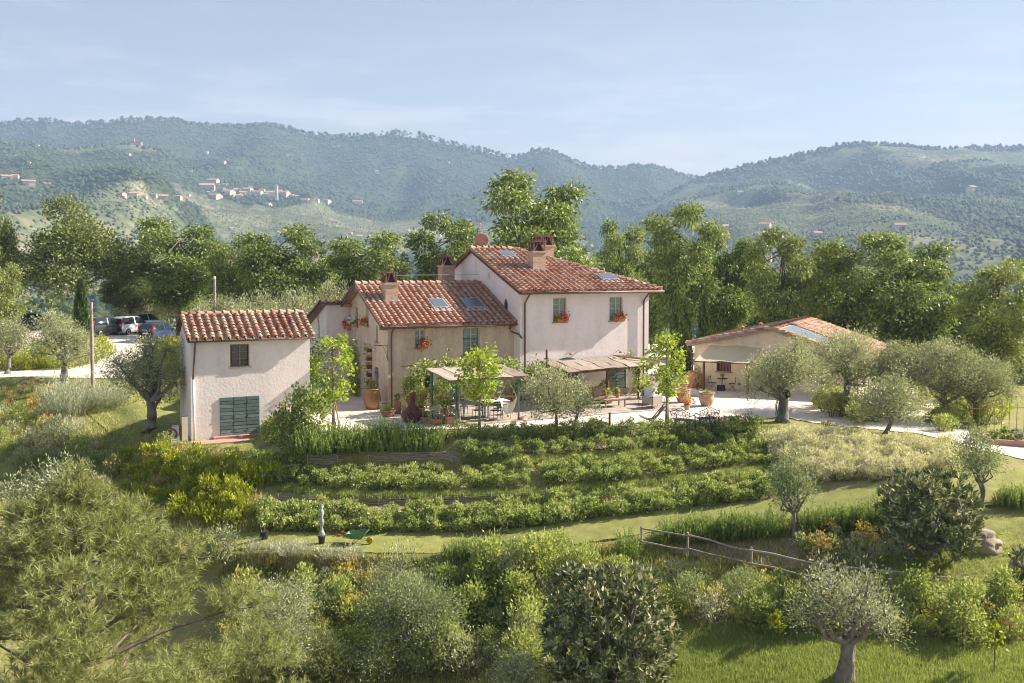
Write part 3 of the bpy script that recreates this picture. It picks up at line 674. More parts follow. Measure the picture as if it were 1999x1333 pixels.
# ------------------------------------------------------------------ roofs of curved tiles
def covermesh(mat, length=.46, r0=.125, r1=.10, n=6):
    V, F = [], []
    for k, (y, r) in enumerate(((0, r0), (length, r1))):
        for i in range(n + 1):
            a = math.pi * i / n
            V.append((r * math.cos(a), y, r * math.sin(a) * 1.05 + (.03 if k == 0 else -.012)))
        for i in range(n + 1):
            a = math.pi * i / n
            V.append(((r - .02) * math.cos(a), y, (r - .02) * math.sin(a) * 1.05 + (.03 if k == 0 else -.012)))
    m = n + 1
    for i in range(n):
        F.append((i, i + 1, 2 * m + i + 1, 2 * m + i))           # outside
        F.append((i + 1, i, m + i, m + i + 1))                   # lower end
    return V, F
CV, CF = covermesh(None)
TILES = {}
def tile_mesh(matname):
    if matname not in TILES:
        me = bpy.data.meshes.new('roof_tile'); me.from_pydata(CV, [], CF); me.materials.append(M[matname]); me.update()
        TILES[matname] = me
    return TILES[matname]
def tiled_plane(roof, P0, ex, es, width, slope, matname, inside=None, pitch=.36, expo=.33, limit=300, seed=1, lift=.05):
    """cover tiles as pieces (nearest first), pan tiles and the rest joined; P0 = left end of the eave, es = up the slope"""
    P0, ex, es = Vector(P0), Vector(ex).normalized(), Vector(es).normalized()
    nn = ex.cross(es).normalized()
    base = Matrix((ex, es, nn)).transposed()
    rnd = random.Random(seed)
    nx, ns = int(round(width / pitch)), int(slope / expo)
    px_ = width / nx
    cov, V, F, T = [], [], [], []
    for j in range(ns):
        for i in range(nx + 1):
            x, s = i * px_, j * expo - .06
            if inside and not inside(x, s + .2): continue
            jit = Matrix.Rotation(rnd.uniform(-.035, .035), 3, 'Z') @ Matrix.Rotation(rnd.uniform(-.02, .03), 3, 'X')
            cov.append((P0 + ex * (x + rnd.uniform(-.015, .015)) + es * (s + rnd.uniform(-.03, .03)) + nn * (lift + rnd.uniform(0, .012)), base @ jit))
    cnt = [0]
    for k, (p, r) in enumerate(cov):
        if k < limit:
            o = bpy.data.objects.new('roof_tile', tile_mesh(matname))
            o.matrix_local = Matrix.Translation(p) @ r.to_4x4(); link(o, roof)
        else:
            b = len(V)
            V += [tuple(p + r @ Vector(q)) for q in CV]; F += [tuple(b + i for i in f) for f in CF]; T += [rnd.random()] * len(CV)
    # flat pans between the covers, each course a step proud of the one above
    for j in range(ns + 1):
        for i in range(nx):
            x, s = i * px_, j * expo - .1
            if inside and not inside(x + px_ / 2, s + .2): continue
            a, c = P0 + ex * (x + .03) + es * s + nn * (.045 + rnd.uniform(0, .01)), px_ - .06
            q = [a, a + ex * c, a + ex * c + es * (expo * 1.12) - nn * .045, a + es * (expo * 1.12) - nn * .045]
            q += [a - nn * .03, a + ex * c - nn * .03]
            b = len(V); V += [tuple(z) for z in q]; F += [(b, b + 1, b + 2, b + 3), (b + 4, b + 5, b + 1, b)]; T += [rnd.random()] * 6
    if V:
        o = place('roof_tiles', np_mesh('roof_tiles', V, F, M[matname], tint=T), roof)
        o['kind'] = 'stuff'
def ridge_tiles(roof, A, B, matname, seed=1, r=1.45, up=(0, 0, 1)):
    A, B = Vector(A), Vector(B); L_ = (B - A).length; t = (B - A).normalized()
    x = t.cross(Vector(up)).normalized(); z = x.cross(t)
    M3 = Matrix((x, t, z)).transposed()
    n = max(1, int(L_ / .4)); rnd = random.Random(seed)
    one('ridge_mortar', M['stone'], lambda m: m.tube([A - z * .06, B - z * .06], .12, 8), roof)
    for i in range(n):
        o = bpy.data.objects.new('ridge_tile', tile_mesh(matname))
        o.matrix_local = Matrix.Translation(A + t * (i * L_ / n) - z * .03) @ (M3 @ Matrix.Rotation(rnd.uniform(-.03, .03), 3, 'Z')).to_4x4() @ Matrix.Diagonal((r, L_ / n / .42, r, 1))
        link(o, roof)

# ------------------------------------------------------------------ walls with real openings
def wall_face(m, O, ex, W, H, holes, depth=.16, top=None):
    """rectangle W x H from O along ex (outside to the right of ex seen from above: -90 deg), openings (x0, z0, x1, z1) recessed by depth; top = gable polygon added"""
    O, ex = Vector(O), Vector(ex).normalized()
    nrm = Vector((ex.y, -ex.x, 0))
    xs = sorted({0, W} | {h[0] for h in holes} | {h[2] for h in holes}); zs = sorted({0, H} | {h[1] for h in holes} | {h[3] for h in holes})
    P = lambda x, z, d=0: O + ex * x + Vector((0, 0, z)) - nrm * d
    for i in range(len(xs) - 1):
        for j in range(len(zs) - 1):
            cx, cz = (xs[i] + xs[i + 1]) / 2, (zs[j] + zs[j + 1]) / 2
            if any(h[0] < cx < h[2] and h[1] < cz < h[3] for h in holes): continue
            m.add([P(xs[i], zs[j]), P(xs[i + 1], zs[j]), P(xs[i + 1], zs[j + 1]), P(xs[i], zs[j + 1])], [(0, 1, 2, 3)])
    for (a, b, c, d) in holes:
        for q in (((a, b), (a, d)), ((a, d), (c, d)), ((c, d), (c, b)), ((c, b), (a, b))):
            (x0, z0), (x1, z1) = q
            m.add([P(x0, z0), P(x1, z1), P(x1, z1, depth), P(x0, z0, depth)], [(0, 1, 2, 3)])
    if top: m.add([P(x, z) for x, z in top], [tuple(range(len(top)))])
def frame_at(O, ex, x, z, d=0.0):
    O, ex = Vector(O), Vector(ex).normalized(); nrm = Vector((ex.y, -ex.x, 0))
    return O + ex * x + Vector((0, 0, z)) - nrm * d, math.atan2(ex.y, ex.x)
def window(house, O, ex, x0, z0, x1, z1, frame='frame_cream', glass='glass_teal', cols=2, rows=3, depth=.1, bars=False, curtain=True, fw=.06):
    p, a = frame_at(O, ex, x0, z0, depth)
    W, H = x1 - x0, z1 - z0
    m = MB()
    for bx in ((0, 0, fw, H), (W - fw, 0, W, H), (fw, 0, W - fw, fw), (fw, H - fw, W - fw, H)):
        m.box(bx[0], -.035, bx[1], bx[2], .035, bx[3])
    win = m.build('window', M[frame], house, loc=p, rot=(0, 0, a))
    cw = (W - 2 * fw) / cols; ch = (H - 2 * fw) / rows
    mm = MB()
    for i in range(1, cols): mm.box(fw + i * cw - .035, -.045, fw, fw + i * cw + .035, .03, H - fw)
    mm.build('mullion', M[frame], win)
    gb = MB()
    for j in range(1, rows):
        for i in range(cols): gb.box(fw + i * cw + .036, -.02, fw + j * ch - .015, fw + (i + 1) * cw - .036, .02, fw + j * ch + .015)
    if gb.v: gb.build('glazing_bars', M[frame], win)
    for i in range(cols):
        for j in range(rows):
            one('pane', M[glass], lambda m: m.box(fw + i * cw + .03, .012, fw + j * ch + .012, fw + (i + 1) * cw - .03, .02, fw + (j + 1) * ch - .012), win)
    if bars:
        bm = MB(); n = int(W / .13)
        for i in range(1, n): bm.tube([(W * i / n, -depth + .02, .02), (W * i / n, -depth + .02, H * bars - .02)], .009, 4)
        for q in (.02, H * bars - .02): bm.tube([(0, -depth + .02, q), (W, -depth + .02, q)], .011, 4)
        bm.build('grille', M['iron'], win)
    one('sill', M['stone'], lambda m: m.box(-.08, -depth - .09, -.06, W + .08, -.036, -.002), win)
    return win
def plank_door(house, O, ex, x0, z0, x1, z1, cols=3, rows=11, proud=.02, name='shutter_door', rail=True):
    p, a = frame_at(O, ex, x0, z0, -proud)
    W, H = x1 - x0, z1 - z0
    door = one('%s' % name, M['teal'], lambda m: m.box(.01, .02, .01, W - .01, .06, H - .01), house)
    door.location = p; door.rotation_euler = (0, 0, a)
    rnd = random.Random(int(W * 1000))
    bh = H / rows
    for c in range(cols):
        for r_ in range(rows):
            q = bh * rnd.uniform(.88, .95)
            x = W * c / cols + .012; tt = rnd.uniform(0, .012)
            o = MB().box(x, -.03 - tt, r_ * bh + .008, W * (c + 1) / cols - .012, .018, r_ * bh + q).build('board', M['teal'], door)
    for c in range(cols):
        for zz in (.15, .5, .85):
            one('strap_hinge', M['iron'], lambda m: m.box(W * c / cols + .02, -.055, H * zz - .03, W * c / cols + .06, -.046, H * zz + .06), door)
    return door
def chimney(house, loc, w, d, h, label=None, cap='stack', flash=True):
    c = one('chimney', M['brick'], lambda m: (m.box(-w / 2, -d / 2, -1.2, w / 2, d / 2, h), m.box(-w / 2 - .05, -d / 2 - .05, h, w / 2 + .05, d / 2 + .05, h + .1)), house)
    c.location = loc
    ch = .55
    z = h + .1
    n = max(1, int(round(w / .8)))
    for i in range(n):                                           # each cowl: corner posts, leaning tiles forming an A, cap slab
        x0, x1 = -w / 2 + w * i / n + .03, -w / 2 + w * (i + 1) / n - .03
        y0, y1 = -d / 2 + .03, d / 2 - .03
        one('cowl', M['cowl'], lambda m: ([m.box(xa, ya, z, xa + .07, ya + .07, z + ch) for xa in (x0, x1 - .07) for ya in (y0, y1 - .07)], m.box(x0 - .04, y0 - .04, z + ch, x1 + .04, y1 + .04, z + ch + .06)), c)
        cx_ = (x0 + x1) / 2
        for s in (-1, 1):
            one('cowl_tile', M['cowl'], lambda m: m.add([(cx_ + s * .03, y0 + .01, z + ch - .02), (cx_ + s * .03, y1 - .01, z + ch - .02), (cx_ + s * (x1 - x0) * .36, y1 - .01, z + .01), (cx_ + s * (x1 - x0) * .36, y0 + .01, z + .01), (cx_ + s * .08, y0 + .01, z + ch - .02), (cx_ + s * .08, y1 - .01, z + ch - .02), (cx_ + s * (x1 - x0) * .43, y1 - .01, z + .01), (cx_ + s * (x1 - x0) * .43, y0 + .01, z + .01)], [(0, 1, 2, 3), (7, 6, 5, 4), (0, 4, 5, 1), (3, 2, 6, 7), (0, 3, 7, 4), (1, 5, 6, 2)]), c)
        one('flue', M['black_plastic'], lambda m: m.box(x0 + .12, y0 + .14, z + .02, x1 - .12, y1 - .14, z + ch * .8), c)
        one('cap_tile', M['cowl'], lambda m: m.box(cx_ - .09, y0 + .05, z + ch + .061, cx_ + .09, y1 - .05, z + ch + .13), c)
    if flash: one('flashing', M['zinc'], lambda m: m.box(-w / 2 - .09, -d / 2 - .09, -.5, w / 2 + .09, d / 2 + .09, -.2 + .12), c)
    return c
def skylight(house, P, ex, es, w, h, glass='glass_sky'):
    P, ex, es = Vector(P), Vector(ex).normalized(), Vector(es).normalized(); nn = ex.cross(es).normalized()
    m3 = Matrix((ex, es, nn)).transposed()
    s = MB().cbox((0, 0, .1), (w + .16, h + .16, .2)).build('skylight', M['zinc'], house)
    s.matrix_local = Matrix.Translation(P) @ m3.to_4x4()
    one('pane', M[glass], lambda m: m.cbox((0, 0, .212), (w, h, .02)), s)
    one('apron', M['zinc'], lambda m: m.box(-w / 2 - .25, -h / 2 - .45, .10, w / 2 + .25, -h / 2 - .09, .14), s)
    return s
def pipe(house, pts, r=.045, mat='copper', name='downpipe'):
    return one(name, M[mat], lambda m: m.tube(pts, r, 8), house, True)
def flower_box(name, label, cat, loc, rz, w, fmat, seed, n=60, pot='terracotta', group=None):
    t = thing(name, label, cat, loc, rz, group)
    one('trough', M[pot], lambda m: m.add([(-w / 2, -.1, 0), (w / 2, -.1, 0), (w / 2, .1, 0), (-w / 2, .1, 0), (-w / 2 - .03, -.13, .2), (w / 2 + .03, -.13, .2), (w / 2 + .03, .13, .2), (-w / 2 - .03, .13, .2)], [(3, 2, 1, 0), (4, 5, 6, 7), (0, 1, 5, 4), (1, 2, 6, 5), (2, 3, 7, 6), (3, 0, 4, 7)]), t)
    rs = np.random.default_rng(seed)
    P = np.stack([rs.normal(0, w * .3, n * 3), rs.normal(-.05, .09, n * 3), .24 + rs.normal(0, .09, n * 3)], 1)
    place('foliage', leafmesh('foliage', P, rs.normal(0, 1, P.shape) + [0, 0, .5], .11, .07, M['lf_shrub'], rs), t)
    P = np.stack([rs.normal(0, w * .33, n), rs.normal(-.12, .1, n), .26 + rs.normal(0, .12, n)], 1)
    place('flowers', leafmesh('flowers', P, rs.normal(0, 1, P.shape) + [0, -.6, .5], .13, .11, M[fmat], rs), t)
    return t

# ------------------------------------------------------------------ leaves
def leafmesh(name, P, A, l, w_, mat, rs, tint=None, fold=0.0, lv=.3):
    """diamond leaves: base P, direction A"""
    n = len(P); P = np.asarray(P, float); A = np.asarray(A, float)
    A = A / (np.linalg.norm(A, axis=1, keepdims=True) + 1e-9)
    S = np.cross(A, rs.normal(0, 1, (n, 3))); S /= np.linalg.norm(S, axis=1, keepdims=True) + 1e-9
    l = np.asarray(l) * rs.uniform(1 - lv, 1 + lv, n); w_ = np.asarray(w_) * rs.uniform(1 - lv, 1 + lv, n)
    l, w_ = l[:, None], w_[:, None]
    V = np.stack([P, P + A * l * .45 + S * w_ * .5, P + A * l, P + A * l * .45 - S * w_ * .5], 1)
    if tint is None: tint = rs.uniform(0, 1, n)
    return np_mesh(name, V.reshape(-1, 3), np.arange(4 * n).reshape(n, 4), mat, tint=np.repeat(tint, 4))
def join_np(parts):
    V, F, T = [], [], []; b = 0
    for v, f, t in parts:
        V.append(v); F.append(np.asarray(f) + b); T.append(t); b += len(v)
    return np.concatenate(V), np.concatenate(F), np.concatenate(T)
# ------------------------------------------------------------------ the farmhouse: low wing, tall wing (parts of one house each)
RH = R(26)
EX, EY = Vector((math.cos(RH), math.sin(RH), 0)), Vector((-math.sin(RH), math.cos(RH), 0))
HO = Vector((-6.57, 50.0, 0))                                    # front left foot of the low wing
X1, Y1 = Vector((1, 0, 0)), Vector((0, 1, 0))
def hw(x, y, z=0.0): return HO + EX * x + EY * y + Vector((0, 0, z))   # house frame to world
def wh(p): q = Vector(p) - HO; return q.dot(EX), q.dot(EY)

# low wing: x 0..7.4, y 0..9.4, ridge at y 4.45
t = LOW = thing('low_farmhouse', 'beige plastered lower farmhouse wing with red tiled roof and two skylights', 'house', HO, RH)
ze, zr, yr, yb, zb = 4.52, 6.50, 4.45, 9.4, 4.30
lw = 7.40
fr = [(1.52, 3.17, 2.1, 4.17), (4.29, 2.66, 5.31, 4.19), (1.57, .95, 2.5, 2.0), (3.3, .05, 4.2, 2.1)]
sd_holes = [(yb - 5.85, 4.06, yb - 5.32, 5.18), (yb - 3.76, 4.19, yb - 3.35, 5.12), (yb - 2.02, 3.42, yb - 1.64, 4.32), (yb - 2.3, .05, yb - 1.6, 2.02), (yb - 7.25, 3.8, yb - 6.85, 4.75)]
LOWSIDE = ((0, yb, 0), -Y1)
def gable_strip(m, O, ex, z0, roofz, W, holes, depth=.14):        # gable wall cut round its openings, under the roof line
    xs = sorted({0., W, yb - yr} | {h[0] for h in holes} | {h[2] for h in holes})
    O, ex = Vector(O), Vector(ex); nrm = Vector((ex.y, -ex.x, 0))
    P = lambda x, z, d=0: O + ex * x + Vector((0, 0, z)) - nrm * d
    for a, b in zip(xs[:-1], xs[1:]):
        c = (a + b) / 2; hs = sorted([h for h in holes if h[0] < c < h[2]], key=lambda h: h[1])
        lo = z0
        for h in hs:
            if h[1] > lo: m.add([P(a, lo), P(b, lo), P(b, h[1]), P(a, h[1])], [(0, 1, 2, 3)])
            lo = h[3]
        m.add([P(a, lo), P(b, lo), P(b, roofz(b)), P(a, roofz(a))], [(0, 1, 2, 3)])
    for (a, b, c, d) in holes:
        for (x0, z0_), (x1, z1_) in (((a, b), (a, d)), ((a, d), (c, d)), ((c, d), (c, b)), ((c, b), (a, b))):
            m.add([P(x0, z0_), P(x1, z1_), P(x1, z1_, depth), P(x0, z0_, depth)], [(0, 1, 2, 3)])
m = MB()
wall_face(m, (0, 0, 0), X1, lw, 4.42, fr)
rz_ = lambda x: np.interp(x, [0, yb - yr, yb], [zb - .05, zr - .08, 4.42])
gable_strip(m, *LOWSIDE, 0.0, rz_, yb, sd_holes)
m.add([(0, yb, 0), (lw, yb, 0), (lw, yb, zb), (0, yb, zb)], [(3, 2, 1, 0)])
m.build('wall', M['plaster_beige'], t)
one('inner_floor', M['wood_dark'], lambda m: m.box(.3, .5, .02, lw - .3, yb - .3, .06), t)
one('inner_partition', M['plaster_grey'], lambda m: m.box(1.3, 1.2, .06, lw - .3, 1.3, 4.3), t)
one('inner_partition', M['plaster_grey'], lambda m: m.box(1.1, 1.31, .06, 1.2, yb - .3, 3.9), t)
OH, VO = .38, .45
es = (Vector((0, yr, zr)) - Vector((0, -OH, ze - .13))).normalized()
er = (Vector((0, yr, zr)) - Vector((0, yb + .3, zb - .1))).normalized()
roof = one('roof', M['wood_eave'], lambda m: (m.slab([(-VO, -OH, ze - .13), (lw - .05, -OH, ze - .13), (lw - .05, yr, zr), (-VO, yr, zr)], .09), m.slab([(lw - .05, yb + .3, zb - .1), (-VO, yb + .3, zb - .1), (-VO, yr, zr), (lw - .05, yr, zr)], .09)), t)
sl_ = (Vector((0, yr, zr)) - Vector((0, -OH, ze - .13))).length
tiled_plane(roof, (-VO + .02, -OH, ze - .13), X1, es, lw + VO - .09, sl_, 'tile_red', seed=3, limit=280)
tiled_plane(roof, (lw - .05, yb + .3, zb - .1), -X1, er, lw + VO - .09, 5.6, 'tile_red', seed=4, limit=0)
ridge_tiles(roof, (-VO, yr, zr + .05), (lw - .05, yr, zr + .05), 'tile_red', 5)
for i in range(14):
    x = -.35 + i * (lw + .2) / 13
    m = MB(); m.cbox((x, -OH / 2 + .02, ze - .19), (.09, OH + .1, .1), Matrix.Rotation(.39, 3, 'X')); m.build('rafter_end', M['wood_eave'], roof)
for y, z in ((.1, 4.28), (2.3, 5.28), (yr, 6.2), (6.6, 5.25)):
    one('purlin_end', M['wood_eave'], lambda m: m.box(-VO + .03, y - .08, z - .1, -.002, y + .08, z + .08), roof)
m = MB(); m.slab([(-VO - .03, -OH - .02, ze - .06), (-VO - .002, -OH - .02, ze - .06), (-VO - .002, yr, zr + .07), (-VO - .03, yr, zr + .07)], .2); m.build('verge_board', M['copper'], roof)
m = MB(); m.slab([(-VO - .002, yb + .3, zb - .03), (-VO - .03, yb + .3, zb - .03), (-VO - .03, yr, zr + .07), (-VO - .002, yr, zr + .07)], .2); m.build('verge_board', M['copper'], roof)
pipe(t, [(-VO, -OH - .07, ze - .2), (lw + .02, -OH - .07, ze - .2)], .065, name='gutter')
pipe(t, [(.17, -OH - .05, ze - .26), (.17, -.14, ze - .5), (.17, -.1, ze - .7), (.17, -.1, .05)], .045)
pipe(t, [(lw - .3, -OH - .05, ze - .26), (lw - .3, -.15, ze - .45), (lw - .25, -.2, ze - .62), (lw - .02, -.75, ze - .75), (lw + .06, -.95, ze - .95)], .05)
Of, Oe = (0, 0, 0), X1
window(t, Of, Oe, *fr[0], cols=2, rows=3, bars=.45)
window(t, Of, Oe, *fr[1], cols=2, rows=4, bars=.62)
window(t, Of, Oe, *fr[2], frame='frame_cream', glass='glass', cols=2, rows=3, bars=1.0)
plank_door(t, Of, Oe, 3.32, .07, 4.18, 2.08, cols=2, rows=8, proud=-.08, name='patio_door')
for h in (0, 1, 2, 4): window(t, *LOWSIDE, *sd_holes[h], cols=1, rows=2, depth=.1)
d_ = sd_holes[3]; plank_door(t, *LOWSIDE, d_[0] + .02, d_[1] + .02, d_[2] - .02, d_[3] - .02, cols=2, rows=7, proud=-.08, name='side_door')
chimney(t, (.98, 2.55, 5.82), .72, .72, .72)
chimney(t, (6.25, 7.2, 5.75), .85, .7, 1.75)
skylight(t, Vector((0, -OH, ze - .13)) + es * 2.35 + X1 * 3.55, X1, es, .80, .95)
skylight(t, Vector((0, -OH, ze - .13)) + es * 2.35 + X1 * 5.65, X1, es, .95, 1.0)
one('wall_rail', M['iron'], lambda m: m.tube([(.7, -.03, 2.22), (1.45, -.03, 2.25)], .012, 4), t)
one('ridge_line', M['zinc'], lambda m: (m.tube([(1.9, yr, zr + .1), (1.9, yr, zr + .55)], .015, 5), m.tube([(1.9, yr, zr + .53), (lw - .1, yr, zr + .55)], .012, 4)), t)
# rear wing stepping out to the left
t = thing('rear_wing', 'pinkish rear wing jutting left behind the low farmhouse wing', 'house', hw(0, 7.3), RH)
one('wall', M['plaster_grey'], lambda m: (m.add([(-1.35, 0, 0), (-.005, 0, 0), (-.005, 0, 5.25), (-1.35, 0, 5.25)], [(0, 1, 2, 3)]), m.add([(-1.35, 0, 0), (-1.35, 4.2, 0), (-1.35, 4.2, 3.75), (-1.35, 0, 5.25)], [(3, 2, 1, 0)]), m.add([(-1.35, 4.2, 0), (-.005, 4.2, 0), (-.005, 4.2, 3.75), (-1.35, 4.2, 3.75)], [(3, 2, 1, 0)])), t)
rf = one('roof', M['copper'], lambda m: m.slab([(-1.75, -.25, 5.38), (-.36, -.25, 5.38), (-.36, 4.5, 3.72), (-1.75, 4.5, 3.72)][::-1], .16), t)
tiled_plane(rf, (-.4, 4.5, 3.76), -X1, Vector((0, -4.75, 1.66)), 1.35, 5.0, 'tile_red', seed=9, limit=0)
one('slit_window', M['glass'], lambda m: m.box(-1.37, 1.6, 3.2, -1.355, 1.75, 4.0), t)
one('gutter', M['copper'], lambda m: m.tube([(-1.8, -.3, 5.3), (-.4, -.3, 5.3)], .05, 6), t)
# tall wing
TO = (7.41, -.8)
t = TALL = thing('tall_farmhouse', 'tall pale pink two-storey farmhouse wing with hipped tiled roof', 'house', hw(*TO), RH)
tw, td, te, tr = 8.55, 12.8, 6.14, 8.6
fh = [(2.1, 4.4, 2.96, 5.78), (5.82, 4.38, 6.73, 5.78), (.54, 1.2, 1.2, 1.97), (5.6, .05, 7.0, 1.95), (2.3, .05, 3.7, 1.95)]
m = MB()
wall_face(m, (0, 0, 0), X1, tw, te - .05, fh)
m.add([(0, td, 0), (0, 0, 0), (0, 0, te - .05), (0, td / 2, tr - .08), (0, td, te - .05)], [(0, 1, 2, 3, 4)])
m.add([(tw, 0, 0), (tw, td, 0), (tw, td, te - .05), (tw, 0, te - .05)], [(0, 1, 2, 3)])
m.add([(tw, td, 0), (0, td, 0), (0, td, te - .05), (tw, td, te - .05)], [(0, 1, 2, 3)])
m.build('wall', M['plaster_pale'], t)
one('inner_partition', M['plaster_grey'], lambda m: (m.box(.3, 1.2, .06, tw - .3, 1.3, te - .3),), t)
oh, ol, orr = .55, .22, .55
e0 = te - .02
A0, A1 = Vector((-ol, -oh, e0)), Vector((tw + orr, -oh, e0))
yR = td / 2; rl = tw + orr - (yR + oh) * .92                     # ridge ends where the hip meets it
B0, B1 = Vector((-ol, yR, tr)), Vector((rl, yR, tr))
C0, C1 = Vector((-ol, td + oh, e0)), Vector((tw + orr, td + oh, e0))
roof = one('roof', M['wood_dark'], lambda m: (m.slab([A0, A1, B1, B0], .1), m.slab([A1, C1, B1], .1), m.slab([C1, C0, B0, B1], .1)), t)
es2 = (B0 - A0).normalized(); S2 = (B0 - A0).length
hipf = lambda x, s: x < (A1.x - A0.x) - (s / S2) * (A1.x - B1.x) + .1
tiled_plane(roof, A0, X1, es2, A1.x - A0.x, S2, 'tile_mid', inside=hipf, seed=11, limit=280)
eh = (Vector((B1.x, yR, tr)) - Vector((A1.x, yR, e0))); Sh = eh.length; wd = C1.y - A1.y
tiled_plane(roof, A1, Y1, eh, wd, Sh, 'tile_mid', inside=lambda x, s: abs(x - wd / 2) < wd / 2 * (1 - s / Sh) + .1, seed=12, limit=0)
ridge_tiles(roof, B0 + Vector((0, 0, .04)), B1 + Vector((0, 0, .04)), 'tile_mid', 13)
ridge_tiles(roof, A1 + Vector((0, 0, .05)), B1 + Vector((0, 0, .05)), 'tile_red', 14)
m = MB(); m.slab([A0 + Vector((-.03, 0, .05)), A0 + Vector((-.002, 0, .05)), B0 + Vector((-.002, 0, .05)), B0 + Vector((-.03, 0, .05))], .2); m.build('verge_board', M['wood_dark'], roof)
m = MB(); m.slab([C0 + Vector((-.002, 0, .05)), C0 + Vector((-.03, 0, .05)), B0 + Vector((-.03, 0, .05)), B0 + Vector((-.002, 0, .05))], .2); m.build('verge_board', M['copper'], roof)
pipe(t, [(-ol, -oh - .07, e0 - .05), (tw + orr + .1, -oh - .07, e0 - .05)], .07, name='gutter')
pipe(t, [(tw + orr + .07, -oh - .07, e0 - .06), (tw + orr + .07, td + oh, e0 - .06)], .07, name='gutter')
pipe(t, [(.32, -oh - .05, e0 - .1), (.32, -.25, e0 - .38), (.26, -.1, e0 - .62), (.26, -.1, .05)], .05)
pipe(t, [(tw - .35, -oh - .05, e0 - .1), (tw - .35, -.25, e0 - .38), (tw - .42, -.1, e0 - .62), (tw - .42, -.1, .05)], .05)
window(t, Of, Oe, *fh[0], cols=2, rows=4, depth=.13)
window(t, Of, Oe, *fh[1], cols=2, rows=4, depth=.13)
window(t, Of, Oe, *fh[2], glass='glass', cols=2, rows=2, bars=1.0, depth=.1)
plank_door(t, Of, Oe, 5.62, .07, 6.98, 1.93, cols=2, rows=10, proud=-.05, name='barn_door')
plank_door(t, Of, Oe, 2.32, .07, 3.68, 1.93, cols=2, rows=10, proud=-.05, name='barn_door')
for x in (3.0, 6.3):                                           # arched lights over the doors
    one('arch_light', M['teal_smooth'], lambda m: m.prism([(x + .72 * math.cos(a), 1.99 + .38 * math.sin(a)) for a in np.linspace(0, math.pi, 13)], -.03, .02), t)
    m = MB(); m.tube([(x - .1, -.02, 2.52), (x - .02, -.3, 2.66), (x, -.45, 2.6)], .012, 5); lamp = m.build('wall_lamp', M['iron'], t)
    one('lamp_shade', M['rust'], lambda m: m.lathe([(.02, .06), (.11, -.02), (.11, -.03)], 10, (x, -.45, 2.56)), lamp)
one('plinth', M['stone'], lambda m: m.box(-.02, -.04, .0, tw + .02, -.003, .38), t)
one('round_window', M['glass'], lambda m: m.add([(-.02, 1.75 + .17 * math.cos(a), 5.28 + .36 * math.sin(a)) for a in np.linspace(0, 6.283, 15)[:-1]], [tuple(range(14))[::-1]]), t)
one('round_window_frame', M['stone'], lambda m: m.tube([(-.01, 1.75 + .19 * math.cos(a), 5.28 + .39 * math.sin(a)) for a in np.linspace(0, 6.283, 17)], .035, 5, False), t)
chimney(t, (2.55, 2.9, 7.5), .84, .75, .85)
chimney(t, (5.9, 8.6, 8.0), 1.35, .8, .85)
tp = lambda x, s: A0 + X1 * x + es2 * s
skylight(t, tp(1.9, 6.1), X1, es2, .72, .75)
skylight(t, tp(6.65, 1.95), X1, es2, 1.0, .75)
one('alarm_box', M['white_pipe'], lambda m: m.box(-.09, 4.0, 6.85, -.01, 4.25, 7.15), t)
# antenna mast and dish on the ridge
a_ = thing('roof_antenna', 'thin aerial mast with crossbars on the tall roof ridge', 'antenna', hw(TO[0] + .75, TO[1] + yR + .9, 8.3), RH)
one('mast', M['zinc'], lambda m: m.tube([(0, 0, -.4), (0, 0, 2.1)], .022, 6), a_)
for z, l in ((2.0, .35), (1.55, .55), (1.35, .3)):
    one('crossbar', M['zinc'], lambda m: m.tube([(-l, 0, z), (l, 0, z)], .012, 4), a_)
one('aerial_head', M['white_pipe'], lambda m: m.tube([(.1, 0, 1.55), (.1, -.1, 1.9)], .05, 6), a_)
dsh = thing('satellite_dish', 'reddish satellite dish behind the tall roof ridge', 'satellite dish', hw(TO[0] + .8, TO[1] + yR + .55, 8.85), RH - R(20))
m = MB(); m.lathe([(.05, 0), (.2, .02), (.33, .06), (.42, .11), (.43, .115), (.42, .125), (.33, .075), (.2, .035)], 20)
dd = m.build('reflector', M['terracotta'], dsh, True); dd.rotation_euler = (R(75), 0, 0); dd.location = (0, 0, .3)
one('feed_arm', M['zinc'], lambda m: m.tube([(0, 0, -.1), (0, -.35, .12), (0, -.5, .3)], .02, 5), dsh)
one('bracket', M['zinc'], lambda m: m.tube([(0, .08, -.5), (0, .08, .3)], .03, 6), dsh)
# flowers on the sills
sillw = lambda O, ex, x, z, d: None
for i, (x, z, wd_, fm, lb, par) in enumerate([(TO[0] + 2.62, 4.4, .6, 'red_flower', 'red geranium box on the left upper sill of the tall wing', 0), (TO[0] + 6.42, 4.38, .62, 'red_flower', 'red geranium box on the right upper sill of the tall wing', 0)]):
    flower_box('flower_box', lb, 'flower box', hw(x, TO[1] - .14, z), RH, wd_, fm, 20 + i, 75)
flower_box('flower_box', 'dark red flower box on the small upper sill of the beige wing', 'flower box', hw(1.95, -.14, 3.14), RH, .45, 'red_flower', 25, 70)
flower_box('flower_box', 'little white flower pot on the tall barred window sill', 'flower box', hw(5.05, -.13, 2.68), RH, .3, 'white_flower', 26, 30)
flower_box('flower_box', 'white flowers in a box on the gable wall sill', 'flower box', hw(-.14, 5.6, 4.06), RH - R(90), .4, 'white_flower', 27, 60)
flower_box('flower_box', 'red flower box right of the white one on the gable wall', 'flower box', hw(-.14, 3.75, 4.19), RH - R(90), .5, 'red_flower', 28, 50)
flower_box('flower_box', 'red flower box lowest on the gable wall near the rear wing', 'flower box', hw(-.14, 7.0, 3.82), RH - R(90), .5, 'red_flower', 29, 70)
